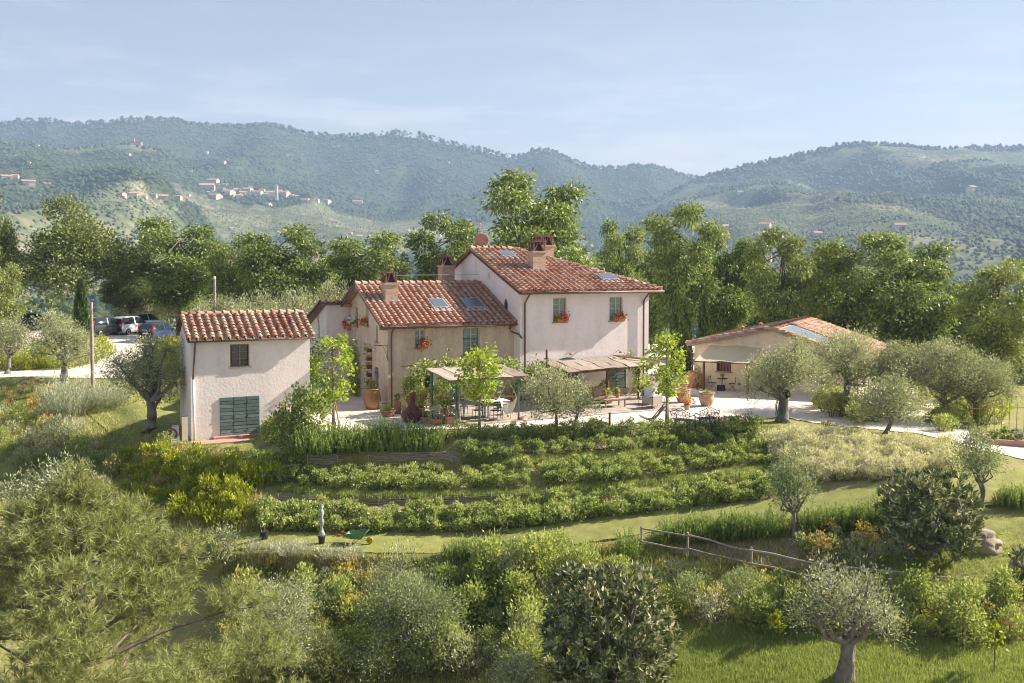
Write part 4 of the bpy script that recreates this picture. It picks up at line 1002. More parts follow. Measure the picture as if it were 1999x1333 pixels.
for k in range(5):                                               # column of hanging pots on the gable wall
    z = 2.78 - k * .46
    flower_box('wall_pot', ['topmost', 'second', 'middle', 'fourth', 'lowest'][k] + ' of the dark pots hung in a column on the gable wall', 'pot', hw(-.14, 2.87, z), RH - R(90), .22, 'lf_shrub', 40 + k, 12, pot='maroon')
def wall_lantern(label, x, y, z):
    l = thing('wall_lantern', label, 'lamp', hw(x, y, z), RH)
    one('bracket', M['rust'], lambda m: (m.tube([(0, 0, -.75), (-.1, 0, -.3), (-.25, 0, 0), (-.75, 0, .05)], .014, 5), m.tube([(0, 0, .02), (-.75, 0, .05)], .014, 5), m.tube([(0, 0, -.8), (0, 0, .1)], .014, 5)), l)
    one('shade', M['zinc'], lambda m: m.lathe([(.03, .02), (.05, -.06), (.17, -.1), (.17, -.11), (.05, -.09)], 10, (-.75, 0, 0)), l)
    one('bulb', M['white_pipe'], lambda m: m.lathe([(.02, 0), (.05, -.04), (.05, -.1), (.02, -.14)], 8, (-.75, 0, -.08)), l)
wall_lantern('wrought iron lantern arm at the front corner of the beige wing', -.01, .06, 3.35)
wall_lantern('bell-shaped lamp on a bracket on the rear wing', -1.36, 9.0, 4.75)

# ------------------------------------------------------------------ small house at left
SO = Vector((-10.38, 48.5, -.95)) - EX * 5.85
def sw(x, y, z=0.0): return SO + EX * x + EY * y + Vector((0, 0, z))
t = SMALL = thing('small_house', 'small pale plastered outbuilding with mossy tiled roof and green plank doors', 'house', SO, RH)
W, Dp, He, Hr = 5.85, 4.3, 4.88, 6.0
sh = [(1.87, 3.52, 2.81, 4.65), (1.35, .08, 3.28, 2.02)]
m = MB()
wall_face(m, (0, 0, 0), X1, W, He, sh, .12)
for x, o in ((0, 1), (W, 0)):
    q = [(x, Dp, -.6), (x, 0, -.6), (x, 0, He), (x, Dp / 2, Hr - .08), (x, Dp, He)]
    m.add(q if o else q[::-1], [(0, 1, 2, 3, 4)])
m.add([(W, Dp, -.6), (0, Dp, -.6), (0, Dp, He), (W, Dp, He)], [(0, 1, 2, 3)])
m.add([(0, 0, -.6), (W, 0, -.6), (W, 0, 0), (0, 0, 0)], [(0, 1, 2, 3)])
m.build('wall', M['plaster_grey'], t)
one('inner_partition', M['wood_dark'], lambda m: m.box(.2, .8, .05, W - .2, .85, He - .2), t)
o1 = .24
a0, b0 = Vector((-.15, -o1, He + .03)), Vector((-.15, Dp / 2, Hr))
es3 = (b0 - a0).normalized(); s3 = (b0 - a0).length
roof = one('roof', M['wood_dark'], lambda m: (m.slab([a0, a0 + X1 * (W + .32), b0 + X1 * (W + .32), b0], .08), m.slab([(W + .17, Dp + o1, He + .03), (-.15, Dp + o1, He + .03), b0, b0 + X1 * (W + .32)], .08)), t)
tiled_plane(roof, a0 + X1 * .05, X1, es3, W + .22, s3, 'tile_old', seed=21, limit=300, pitch=.38, expo=.32)
tiled_plane(roof, (W + .12, Dp + o1, He + .03), -X1, (b0 - Vector((-.15, Dp + o1, He + .03))), W + .22, s3, 'tile_old', seed=22, limit=0, pitch=.38, expo=.32)
ridge_tiles(roof, b0 + Vector((0, 0, .05)), b0 + Vector((W + .32, 0, .05)), 'tile_old', 23)
pipe(t, [(-.16, -o1 - .06, He - .02), (W + .2, -o1 - .06, He - .02)], .055, name='gutter')
pipe(t, [(.2, -o1 - .04, He - .06), (.2, -.12, He - .3), (.12, -.1, 3.3), (.10, -.1, 3.0)], .045)
pipe(t, [(.10, -.1, 3.0), (.12, -.1, .02)], .055, 'white_pipe')
window(t, Of, Oe, *sh[0], frame='frame_wood', glass='glass', cols=2, rows=3, depth=.05)
plank_door(t, Of, Oe, *sh[1], cols=3, rows=11, proud=.02)
one('doorstep', M['brickpave'], lambda m: m.box(1.0, -.35, .0, 4.6, -.005, .13), t)

# ------------------------------------------------------------------ annex at right
RA = R(-27)
AX, AY = Vector((math.cos(RA), math.sin(RA), 0)), Vector((-math.sin(RA), math.cos(RA), 0))
AO = Vector((11.35, 58.8, -.1))
def aw(x, y, z=0.0): return AO + AX * x + AY * y + Vector((0, 0, z))
t = thing('annex', 'low cream annex building with gabled tiled roof and solar panels', 'house', AO, RA)
W, Dp, He, Hr = 9.54, 12.0, 2.82, 3.82
ah = [(1.4, 1.2, 2.3, 1.95), (3.2, .05, 4.1, 2.0)]
m = MB()
Her = 2.2
wall_face(m, (0, 0, 0), X1, W, Her, ah, .14, top=[(0, Her), (W, Her), (W / 2, Hr), (0, He)])
m.add([(W, 0, 0), (W, Dp, 0), (W, Dp, Her), (W, 0, Her)], [(0, 1, 2, 3)]); m.add([(0, Dp, 0), (0, 0, 0), (0, 0, He), (0, Dp, He)], [(0, 1, 2, 3)])
m.add([(W, Dp, 0), (0, Dp, 0), (0, Dp, He), (W / 2, Dp, Hr), (W, Dp, Her)], [(0, 1, 2, 3, 4)])
m.build('wall', M['plaster_cream'], t)
one('inner_partition', M['wood_dark'], lambda m: m.box(.3, 1.0, .05, W - .3, 1.05, 2.7), t)
o2 = .4
l0, r0_, top0 = Vector((-o2, -.35, He - .02)), Vector((W + o2, -.35, Her - .06)), Vector((W / 2, -.35, Hr + .09))
dy = Vector((0, Dp + .7, 0))
roof = one('roof', M['wood_eave'], lambda m: (m.slab([top0, l0, l0 + dy, top0 + dy][::1], .1), m.slab([r0_, top0, top0 + dy, r0_ + dy][::-1], .1)), t)
sr = (top0 - r0_).length
tiled_plane(roof, r0_, Y1, top0 - r0_, dy.y, sr, 'tile_old', seed=31, limit=0, inside=lambda x, s: not (.9 < x < 5.0 and .3 * sr < s < .96 * sr) and not (1.0 < x < 5.0 and s < .22 * sr and s > .02 * sr))
tiled_plane(roof, l0 + dy, -Y1, top0 - l0, dy.y, sr, 'tile_old', seed=32, limit=0)
ridge_tiles(roof, top0 + Vector((0, 0, .04)), top0 + dy + Vector((0, 0, .04)), 'tile_old', 33)
ridge_tiles(roof, l0 + Vector((0, .02, .06)), top0 + Vector((0, .02, .06)), 'tile_old', 34)
ridge_tiles(roof, r0_ + Vector((0, .02, .06)), top0 + Vector((0, .02, .06)), 'tile_old', 35)
nrm_r = (Y1).cross(top0 - r0_).normalized(); ur = (top0 - r0_).normalized()
M['solar'] = pmat('solar', [(.20, .25, .32), (.26, .31, .38)], 2, .25, 0, spec=.6)
for i in range(4):
    for (s0, s1) in ((.31, .94), (.03, .21)):
        p0 = r0_ + Y1 * (.95 + i * 1.0) + ur * (s0 * sr) + nrm_r * .1
        pn = MB().slab([p0, p0 + Y1 * .96, p0 + Y1 * .96 + ur * ((s1 - s0) * sr), p0 + ur * ((s1 - s0) * sr)][::1], .06).build('solar_panel', M['zinc'], roof)
        one('cell_glass', M['solar'], lambda m: m.add([p0 + Y1 * .04 + ur * .04 + nrm_r * .008, p0 + Y1 * .92 + ur * .04 + nrm_r * .008, p0 + Y1 * .92 + ur * ((s1 - s0) * sr - .04) + nrm_r * .008, p0 + Y1 * .04 + ur * ((s1 - s0) * sr - .04) + nrm_r * .008], [(0, 1, 2, 3)]), roof).name = 'solar_panel'
window(t, Of, Oe, *ah[0], frame='rust', glass='glass', cols=4, rows=3, depth=.08)
one('door_leaf', M['frame_cream'], lambda m: m.box(3.22, .1, .06, 4.08, .15, 1.98), t)
pipe(t, [(-o2 + .03, -.3, He - .05), (-o2 + .03, Dp, He - .05)], .06, name='gutter')
pipe(t, [(W + o2 + .04, -.3, Her - .09), (W + o2 + .04, Dp, Her - .09)], .06, name='gutter')
pipe(t, [(W + o2, -.2, Her - .14), (W + .15, -.1, Her - .5), (W + .1, -.08, Her - .8), (W + .1, -.08, .05)], .05)
pipe(t, [(-o2, -.2, He - .1), (-.15, -.1, He - .5), (-.1, -.08, He - .8), (-.1, -.08, .05)], .05)
for y, h in ((1.2, .35), (3.6, .45), (6.5, .3)):
    one('vent_pipe', M['terracotta'], lambda m: m.lathe([(.09, -.3), (.09, h), (.15, h + .02), (.15, h + .08), (.02, h + .16)], 10, (W * .28 + (y - 1.2) * .25, y, Hr - .35)), t)
one('wall_vent', M['wood_dark'], lambda m: m.box(2.75, -.02, .42, 2.92, -.003, .58), t)
# awning of the annex
M['canvas_thin'] = leafmat('canvas_thin', (.74, .67, .54), (.78, .71, .58), (.80, .74, .62), .35, .9, .1)
t = thing('awning', 'cream canvas awning on wooden posts over the annex porch', 'awning', AO, RA)
cv = [Vector((1.05, -.12, 2.82)), Vector((4.3, -.12, 2.80)), Vector((3.95, -2.55, 2.05)), Vector((.75, -2.55, 2.05))]
V, F = [], []
for i in range(13):
    for j in range(7):
        s, u_ = i / 12, j / 6
        p = (cv[0] * (1 - s) + cv[1] * s) * (1 - u_) + (cv[3] * (1 - s) + cv[2] * s) * u_
        p.z += -.07 * math.sin(math.pi * u_) * abs(math.sin(s * math.pi * 4)) - .04 * math.sin(s * 9)
        V.append(p)
for i in range(12):
    for j in range(6): q = i * 7 + j; F.append((q, q + 1, q + 8, q + 7))
place('canvas', np_mesh('canvas', V, F, M['canvas_thin'], smooth=True), t)
for x, y in ((1.05, -1.6), (3.7, -1.6)): one('post', M['wood_dark'], lambda m: m.tube([(x, y, .12), (x, y, 2.1)], .075, 7), t)
one('front_bar', M['wood_dark'], lambda m: m.tube([(.75, -2.5, 2.0), (3.95, -2.5, 2.0)], .04, 6), t)
# ------------------------------------------------------------------ plant builders: each returns {'part': mesh}, foot at the origin, real metres
def unit(rs, n, up=0.0):
    d = rs.normal(0, 1, (n, 3)); d[:, 2] += up
    return d / (np.linalg.norm(d, axis=1, keepdims=True) + 1e-9)
def gen_tree(seed, H, lobes, clumps, per, cr, leaf, lwid, mat, bark, th=.45, r0=.2, flat=.7, droop=0.0, shell=.4, out=.8, up=.25, lean=(0, 0), twigs=5, stems=1, hang=0.0, crook=.05):
    rs = np.random.default_rng(seed); rd = random.Random(seed)
    P, A, T, C = [], [], [], []
    for (c, r) in lobes:
        c = np.array(c, float); r = np.array(r if hasattr(r, '__len__') else (r, r, r * .8), float)
        n = max(4, int(clumps * (r[0] * r[1] * r[2]) ** (2 / 3)))
        d = unit(rs, n, .25)
        q = c + d * r * rs.uniform(0.15, 1, (n, 1)) ** shell
        C.append((c, q))
        pp = np.repeat(q, per, 0) + rs.normal(0, 1, (n * per, 3)) * cr * np.array([1, 1, flat])
        if hang: pp[:, 2] -= np.abs(rs.normal(0, hang, n * per))
        P.append(pp)
        o = (pp - c) / (np.linalg.norm(pp - c, axis=1, keepdims=True) + 1e-6)
        A.append(o * out + rs.normal(0, .6, o.shape) + np.array([0, 0, up - droop]))
        T.append(np.clip(np.repeat(rs.uniform(.1, .75, n), per) + rs.normal(0, .22, n * per), 0, 1))
    P, A, T = np.concatenate(P), np.concatenate(A), np.concatenate(T)
    crown = leafmesh('crown', P, A, leaf, lwid, mat, rs, tint=T)
    m = MB(); top = np.array([lean[0], lean[1], H * th])
    for s in range(stems):
        off = np.array([rd.uniform(-.3, .3), rd.uniform(-.3, .3), 0]) * (stems > 1)
        pts, rr = [], []
        for k in range(7):
            u_ = k / 6
            pts.append(tuple(off * (1 - .2 * u_) + top * u_ + np.array([math.sin(3.1 * u_ + s), math.cos(2.3 * u_ + seed), 0]) * min(crook * H, .35) * u_ * (1 - .4 * u_) * .5)); rr.append(r0 / math.sqrt(stems) * (1.35 - .2 * min(1, u_ * 4) - .5 * u_))
        rr[0] *= 1.25
        m.tube(pts, rr, 8)
        tip = np.array(pts[-1]); mid = np.array(pts[4])
        for i, (c, q) in enumerate(C):
            if i % stems != s: continue
            st = mid if rd.random() < .4 else tip
            k1 = st * .55 + c * .45 + np.array([rd.uniform(-.1, .1) * H, rd.uniform(-.1, .1) * H, -.02 * H]); 
            m.tube([tuple(st), tuple(k1), tuple(c)], [r0 * .5, r0 * .33, r0 * .16], 6, False)
            for w_ in range(min(twigs, len(q))):
                e = q[w_]; m.tube([tuple(c), tuple((c + e) / 2 + np.array([0, 0, .03 * H])), tuple(e)], [r0 * .15, r0 * .09, r0 * .03], 4, False)
    return {'trunk': m.mesh('trunk', bark, True), 'crown': crown}
def lobes_round(seed, n, cz, R_, h, r, yk=1.0):
    rd = random.Random(seed); L_ = []
    for i in range(n):
        a = i * 2.399 + rd.uniform(-.4, .4); k = math.sqrt((i + .5) / n)
        L_.append(((R_ * k * math.cos(a), R_ * k * math.sin(a) * yk, cz + h * (1 - k * k) * rd.uniform(.5, 1.1) - h * .45 * k * rd.uniform(.2, 1.2)), r * rd.uniform(.75, 1.2)))
    return L_
def gen_locust(seed, mat='lf_locust', dense=1.0):                # about 12 m tall, 4 m half width
    rd = random.Random(seed); L_ = []
    for i in range(int(15)):
        f = i / 14; z = 3.6 + 7.6 * f
        R_ = 3.3 * math.sin(math.pi * min(1, .25 + .72 * (1 - f))) * rd.uniform(.35, 1.05)
        a = i * 2.4 + rd.uniform(-.5, .5)
        r = rd.uniform(1.0, 1.6) * (1 - .35 * f)
        L_.append(((R_ * math.cos(a), R_ * math.sin(a), z), (r * 1.25, r * 1.25, r * .75)))
    return gen_tree(seed, 12, L_, 30 * dense, 34, .36, .34, .14, M[mat], M['bark'], th=.8, r0=.12, flat=.55, droop=.55, hang=.22, up=.1, twigs=6, crook=.06)
def gen_oak(seed):
    L_ = lobes_round(seed, 26, 6.2, 4.6, 5.0, 1.7)
    return gen_tree(seed, 11.5, L_, 15, 34, .42, .26, .15, M['lf_oak'], M['bark'], th=.5, r0=.3, flat=.7, twigs=4)
def gen_olive(seed, H=4.2, mat='lf_olive', r0=.2, dens=1.0, th=.42, bark='bark_olive', hw=2.0, lean=(0, 0), stems=1, low=.16, lf=.145):
    rd = random.Random(seed); L_ = []; n = 15                    # lobes fill a rough dome from low*H to H
    for i in range(n):
        k = math.sqrt((i + .5) / n); a = i * 2.399 + rd.uniform(-.5, .5)
        z0, z1 = H * low, H * .98; zc = (z0 + z1) / 2 + (z1 - z0) * .40 * (rd.uniform(0, 1) * (1 - k * k) + rd.uniform(-.9, .35) * k)
        r = hw * rd.uniform(.30, .46)
        L_.append(((hw * .68 * k * math.cos(a) + lean[0] * .6, hw * .68 * k * math.sin(a) + lean[1] * .6, zc), (r, r, r * .9)))
    return gen_tree(seed, H, L_, 34 * dens * (1.6 / hw) ** .7, int(30 * (.17 / lf) ** 1.6), .16 + .03 * hw, lf, lf * .3, M[mat], M[bark], th=th, r0=r0, flat=.9, up=.35, shell=.5, lean=lean, twigs=6, stems=stems, crook=.12)
def gen_linden(seed, H=4.2):
    rd = random.Random(seed); L_ = []
    for i in range(17):
        f = i / 16; R_ = .88 * math.sin(math.pi * (.2 + .72 * (1 - f))) * rd.uniform(.5, 1.05)
        a = i * 2.4
        L_.append(((R_ * math.cos(a), R_ * math.sin(a), 1.55 + (H - 1.65) * f), (.34 * rd.uniform(.8, 1.2), .34, .24)))
    return gen_tree(seed, H, L_, 62, 13, .12, .17, .14, M['lf_linden'], M['bark_light'], th=.93, r0=.055, flat=.8, droop=.45, twigs=4, crook=.012)
def gen_cypress(seed, mat='lf_cypress'):                         # 1 m half width, 8 m tall
    rs = np.random.default_rng(seed); n = 5200
    z = rs.uniform(.02, 1, n) ** 1.1; prof = np.interp(z, [0, .06, .3, .7, .92, 1], [.55, .85, 1, .72, .3, .02])
    a = rs.uniform(0, 6.283, n); rr = prof * rs.uniform(.72, 1.0, n) * (1 + .12 * np.sin(a * 5 + z * 20))
    P = np.stack([rr * np.cos(a), rr * np.sin(a), .3 + z * 7.6], 1)
    A = np.stack([np.cos(a) * .35, np.sin(a) * .35, np.ones(n)], 1) + rs.normal(0, .25, (n, 3))
    return {'trunk': MB().tube([(0, 0, -.3), (0, 0, 4), (0, 0, 7)], [.16, .12, .03], 7).mesh('trunk', M['bark']), 'crown': leafmesh('crown', P, A, .42, .12, M[mat], rs)}
def gen_conifer(seed):                                           # 1.6 m half width, 9 m tall, tiered
    rs = np.random.default_rng(seed); P, A = [], []
    for k in range(26):
        z = 1.0 + 8 * k / 26; R_ = 1.6 * (1 - k / 27) + .1
        for b in range(9):
            a = rs.uniform(0, 6.28); n = int(26 * R_) + 4; s = rs.uniform(.1, 1, n)
            p = np.stack([np.cos(a) * R_ * s, np.sin(a) * R_ * s, z - .35 * s * R_ + rs.normal(0, .05, n)], 1) + rs.normal(0, .1, (n, 3)) * np.array([1, 1, .4])
            P.append(p); A.append(np.stack([np.cos(a) + rs.normal(0, .6, n), np.sin(a) + rs.normal(0, .6, n), rs.normal(-.1, .3, n)], 1))
    return {'trunk': MB().tube([(0, 0, -.3), (0, 0, 9)], [.18, .03], 7).mesh('trunk', M['bark']), 'crown': leafmesh('crown', np.concatenate(P), np.concatenate(A), .28, .07, M['lf_conifer'], rs)}
def gen_loquat(seed, L_, H, ros=60, mat='lf_loquat'):
    rs = np.random.default_rng(seed); P, A, T = [], [], []
    m = MB(); C = []
    for (c, r) in L_:
        c = np.array(c, float); r = np.array(r, float); n = int(ros * (r.prod()) ** (2 / 3))
        d = unit(rs, n, .35); q = c + d * r * rs.uniform(.5, 1, (n, 1)) ** .35
        k = 11
        ax = d * .7 + np.array([0, 0, .55]); ax = np.repeat(ax, k, 0)
        A.append(ax + unit(rs, n * k) * 1.0); P.append(np.repeat(q, k, 0) + rs.normal(0, .03, (n * k, 3)))
        tt = np.repeat(rs.uniform(.05, .55, n), k) + rs.normal(0, .15, n * k); tt += (rs.uniform(0, 1, n * k) < .24) * .5
        T.append(np.clip(tt, 0, 1))
        m.tube([(0, 0, .2), tuple(c * [.5, .5, .55]), tuple(c)], [.12, .08, .04], 6, False)
        for e in q[:4]: m.tube([tuple(c), tuple(e)], [.02, .008], 4, False)
    m.tube([(0, 0, -.3), (.03, 0, .5), (0, 0, H * .3)], [.17, .13, .1], 8)
    return {'trunk': m.mesh('trunk', M['bark_olive'], True), 'crown': leafmesh('crown', np.concatenate(P), np.concatenate(A), .235, .078, M[mat], rs, tint=np.concatenate(T))}
def gen_pine(seed, L_, H, dens=150):                             # long-needled pine: tufts on the ends of shoots
    rs = np.random.default_rng(seed); V, T = [], []
    m = MB(); m.tube([(0, 0, -.5), (.1, 0, H * .4), (0, .1, H * .8), (0, 0, H * .97)], [.3, .24, .12, .03], 8)
    cones = []
    for (c, r) in L_:
        c = np.array(c, float); r = np.array(r, float); n = int(dens * r.prod() ** (2 / 3))
        d = unit(rs, n, .4); q = c + d * r * rs.uniform(.1, 1, (n, 1)) ** .55
        ax = d * .8 + np.array([0, 0, .6]) + rs.normal(0, .3, (n, 3)); ax /= np.linalg.norm(ax, axis=1, keepdims=True)
        k = 26
        dd = np.repeat(ax, k, 0) * .75 + unit(rs, n * k) * .85; dd /= np.linalg.norm(dd, axis=1, keepdims=True)
        b = np.repeat(q, k, 0) + np.repeat(ax, k, 0) * rs.uniform(-.12, .1, (n * k, 1))
        s = np.cross(dd, unit(rs, n * k)); s /= np.linalg.norm(s, axis=1, keepdims=True) + 1e-9
        ln = rs.uniform(.14, .27, (n * k, 1))
        V.append(np.stack([b - s * .009, b + s * .009, b + dd * ln], 1))
        T.append(np.clip(np.repeat(rs.uniform(.2, .75, n), k) + rs.normal(0, .15, n * k), 0, 1))
        m.tube([(0, 0, max(.5, c[2] - .9)), tuple(c * [.5, .5, 1] - [0, 0, .35]), tuple(c - [0, 0, .1])], [.07, .045, .02], 6, False)
        for e in q[:5]: m.tube([tuple(c - [0, 0, .1]), tuple((c + e) / 2 - [0, 0, .08]), tuple(e)], [.028, .02, .008], 4, False)
        cones += [q[i] for i in range(0, n, 24)]
    V = np.concatenate(V); T = np.concatenate(T); n = len(V)
    cr_ = np_mesh('needles', V.reshape(-1, 3), np.arange(3 * n).reshape(n, 3), M['lf_pine'], tint=np.repeat(T, 3))
    return {'trunk': m.mesh('trunk', M['bark'], True), 'needles': cr_}, cones
def gen_bush(seed, w, h, mat, leaf=.11, lwid=.05, n=420, flower=None, nf=0, upk=.5, lobes=5, fs=.07):
    rs = np.random.default_rng(seed); P = []; O = []
    for i in range(lobes):
        a = rs.uniform(0, 6.28); k = rs.uniform(0, .5)
        c = np.array([w / 2 * k * math.cos(a), w / 2 * k * math.sin(a), h * rs.uniform(.38, .58)]); r = np.array([w * .33, w * .33, h * .42]) * rs.uniform(.8, 1.15)
        m_ = n // lobes; nc = max(4, m_ // 9)
        q = c + unit(rs, nc, .4) * r * rs.uniform(.3, 1, (nc, 1)) ** .4
        p = np.repeat(q, 9, 0) + rs.normal(0, w * .05, (nc * 9, 3)); P.append(p); O.append((p - c) / (np.linalg.norm(p - c, axis=1, keepdims=True) + 1e-6))
    P, O = np.concatenate(P), np.concatenate(O); P[:, 2] = np.maximum(P[:, 2], .02)
    T = np.clip(.15 + .55 * rs.uniform(0, 1, len(P)) + .3 * np.repeat(rs.uniform(0, 1, len(P) // 9), 9)[:len(P)], 0, 1)
    me = leafmesh('foliage', P, O * .7 + rs.normal(0, .55, O.shape) + np.array([0, 0, upk]), leaf, lwid, M[mat], rs, tint=T)
    out = {'foliage': me}
    st = MB()
    for i in range(6):
        a = i * 1.05 + rs.uniform(0, .5); st.tube([(0, 0, -.15), (w * .15 * math.cos(a), w * .15 * math.sin(a), h * .3), (w * .3 * math.cos(a), w * .3 * math.sin(a), h * .65)], [.022, .016, .007], 4, False)
    out['stems'] = st.mesh('stems', M['bark'])
    if flower:
        i = rs.choice(len(P), nf); p = P[i] + O[i] * .06 + np.array([0, 0, .04])
        out['flowers'] = leafmesh('flowers', p, O[i] + rs.normal(0, .5, p.shape), fs, fs * .9, M[flower], rs)
    return out
def gen_spikes(seed, w, h, mat, n=130, per=12, leaf=.11, lwid=.022, spread=.25, dome=.35, flower=None):
    rs = np.random.default_rng(seed)
    a = rs.uniform(0, 6.283, n); k = np.sqrt(rs.uniform(0, 1, n)); b = np.stack([k * w / 2 * np.cos(a), k * w / 2 * np.sin(a), np.zeros(n)], 1)
    hh = h * rs.uniform(.6, 1.0, n) * (1 - dome * k ** 2)
    ax = np.stack([np.cos(a) * k * spread, np.sin(a) * k * spread, np.ones(n)], 1) + rs.normal(0, .1, (n, 3)); ax /= np.linalg.norm(ax, axis=1, keepdims=True)
    s = np.tile(np.linspace(.12, 1, per), n)[:, None]
    P = np.repeat(b, per, 0) + np.repeat(ax * hh[:, None], per, 0) * s
    A = np.repeat(ax, per, 0) * 1.1 + rs.normal(0, .45, (n * per, 3))
    T = np.clip(np.repeat(rs.uniform(.05, .6, n), per) + s[:, 0] * .3 + rs.normal(0, .1, n * per), 0, 1)
    out = {'foliage': leafmesh('foliage', P, A, leaf, lwid, M[mat], rs, tint=T)}
    if flower:
        tip = b + ax * hh[:, None]; m_ = len(tip) // 2
        out['flowers'] = leafmesh('flowers', np.repeat(tip[:m_], 2, 0), unit(rs, m_ * 2, .4), .07, .06, M[flower], rs)
    return out
def plant(name, parts, label, cat, loc, scale=1.0, rz=None, group=None):
    o = thing(name, label, cat, loc, random.uniform(0, 6.28) if rz is None else rz, group)
    o.scale = scale if hasattr(scale, '__len__') else (scale, scale, scale)
    for k, me in parts.items(): place(k, me, o)
    return o
def stand(px, d):                                                # a spot on the ground at depth d in picture column px
    z = gz((px - CX) / FPX * d, d); v = vrow(d, z)
    a, b = ray(px, v); return Vector((a * d, d, gz(a * d, d)))

# ------------------------------------------------------------------ trees behind the house
loc_v = [gen_locust(100 + i) for i in range(3)] + [gen_locust(110 + i, 'lf_locust_y', .8) for i in range(2)]
oak = gen_oak(120)
def back_tree(px, vtop, d, hwpx, parts, hw0, H0, label, name='locust_tree', cat='tree', group=None, rz=None, dz=-.3):
    p = stand(px, d); zt = at(px, vtop, d).z; H = zt - p.z
    s = hwpx / FPX * d / hw0 * (1.14 if hw0 == 3.9 else 1.06); H *= 1.05 if hw0 == 3.9 else 1
    return plant(name, parts, label, cat, p + Vector((0, 0, dz)), (s, s, (H - dz) / H0), rz, group)
for a in [
 (1055, 352, 84, 104, loc_v[0], 'tallest locust tree rising above the tall farmhouse roof', .4),
 (878, 428, 92, 82, loc_v[1], 'spreading locust tree left of the tall roof behind the aerial', 2.0),
 (712, 464, 88, 80, loc_v[2], 'bright green locust tree above the ridge of the low roof', 4.2),
 (548, 452, 84, 75, loc_v[0], 'full locust tree behind the olives between the two houses', 3.3),
 (455, 470, 86, 50, loc_v[1], 'narrow locust tree just behind the lamp pole', 5.0),
 (350, 436, 88, 80, loc_v[2], 'leaning locust tree right of the big oak', 1.1),
 (1205, 440, 96, 50, loc_v[1], 'small locust tree just right of the tall roof hip', .9),
 (1325, 414, 80, 70, loc_v[2], 'tall locust tree behind the three cypresses', 2.8),
 (1415, 462, 84, 58, loc_v[0], 'locust tree behind the left end of the annex', 5.6),
 (1526, 452, 78, 62, loc_v[3], 'thin yellowish locust tree behind the annex ridge', 1.9),
 (1650, 468, 80, 82, loc_v[4], 'broad light locust tree behind the solar panels', 3.9),
 (1780, 472, 76, 92, loc_v[0], 'broadest locust tree behind the right olives', .2),
 (1945, 514, 70, 75, loc_v[3], 'light green locust tree at the right picture edge', 4.4),
 (1590, 520, 90, 60, loc_v[1], 'dark locust tree filling the gap behind the annex roof', 2.2),
 (1860, 560, 92, 60, loc_v[2], 'darker locust tree between the two rightmost light ones', 5.1),
 (600, 505, 100, 60, loc_v[1], 'shaded locust tree low behind the space between the houses', 1.4),
 (665, 510, 110, 50, loc_v[0], 'shaded locust tree left of the low roof ridge', 3.1),
 (1270, 500, 100, 50, loc_v[0], 'shaded locust tree close to the right corner of the tall wing', 4.9),
 (410, 500, 104, 60, loc_v[2], 'shaded locust tree behind the lamp pole and olives', 6.0),
 (1480, 540, 100, 60, loc_v[2], 'dark low locust tree left of the thin yellowish one', 3.6),
 (1715, 555, 96, 70, loc_v[1], 'dark locust tree in the gap between the broad light trees', .6),
 ]:
    back_tree(a[0], a[1], a[2], a[3], a[4], 3.9, 11.9, a[5], rz=a[6])
back_tree(152, 402, 86, 118, oak, 6.0, 11.8, 'big dense dark oak behind the car park', 'oak_tree', rz=.5)
back_tree(-15, 385, 84, 60, oak, 6.0, 11.8, 'oak cut by the left edge of the picture', 'oak_tree', rz=2.5)
back_tree(255, 520, 92, 60, oak, 6.0, 11.8, 'smaller oak at the right foot of the big oak', 'oak_tree', rz=4.0)
for px, vt, d, w_, k, lb in [(-150, 440, 82, 80, loc_v[1], 'locust tree beyond the left picture edge, nearest'), (-290, 430, 88, 90, loc_v[2], 'locust tree beyond the left picture edge, farther'), (2070, 500, 74, 85, loc_v[0], 'locust tree beyond the right picture edge, nearest'), (2210, 490, 80, 90, loc_v[4], 'locust tree beyond the right picture edge, farther')]:
    back_tree(px, vt, d, w_, k, 3.9, 11.9, lb)
back_tree(2, 515, 66, 40, loc_v[4], 3.9, 11.9, 'light green young tree at the left picture edge', 'locust_tree', rz=1.0)
cyp = gen_cypress(130); con = gen_conifer(131)
for px, vt, d, w_, lb in [(160, 548, 70, 12, 'lone cypress standing before the big oak'), (1318, 574, 66, 11, 'leftmost of the three cypresses behind the annex'), (1337, 586, 65, 12, 'middle one of the three cypresses behind the annex'), (1373, 578, 64, 12, 'right cypress beside the annex eave'), (452, 520, 110, 9, 'distant slim cypress in front of the locust trees'), (497, 515, 112, 9, 'distant slim cypress right of the other distant one')]:
    back_tree(px, vt, d, w_, cyp, .95, 8.0, lb, 'cypress', 'cypress')
for px, vt, d, w_, lb in [(285, 446, 112, 26, 'dark fir top showing right of the big oak'), (790, 490, 96, 30, 'dark fir behind the low roof ridge'), (1228, 512, 104, 24, 'dark fir right of the tall roof hip')]:
    back_tree(px, vt, d, w_, con, 1.6, 9.0, lb, 'fir_tree', 'fir')

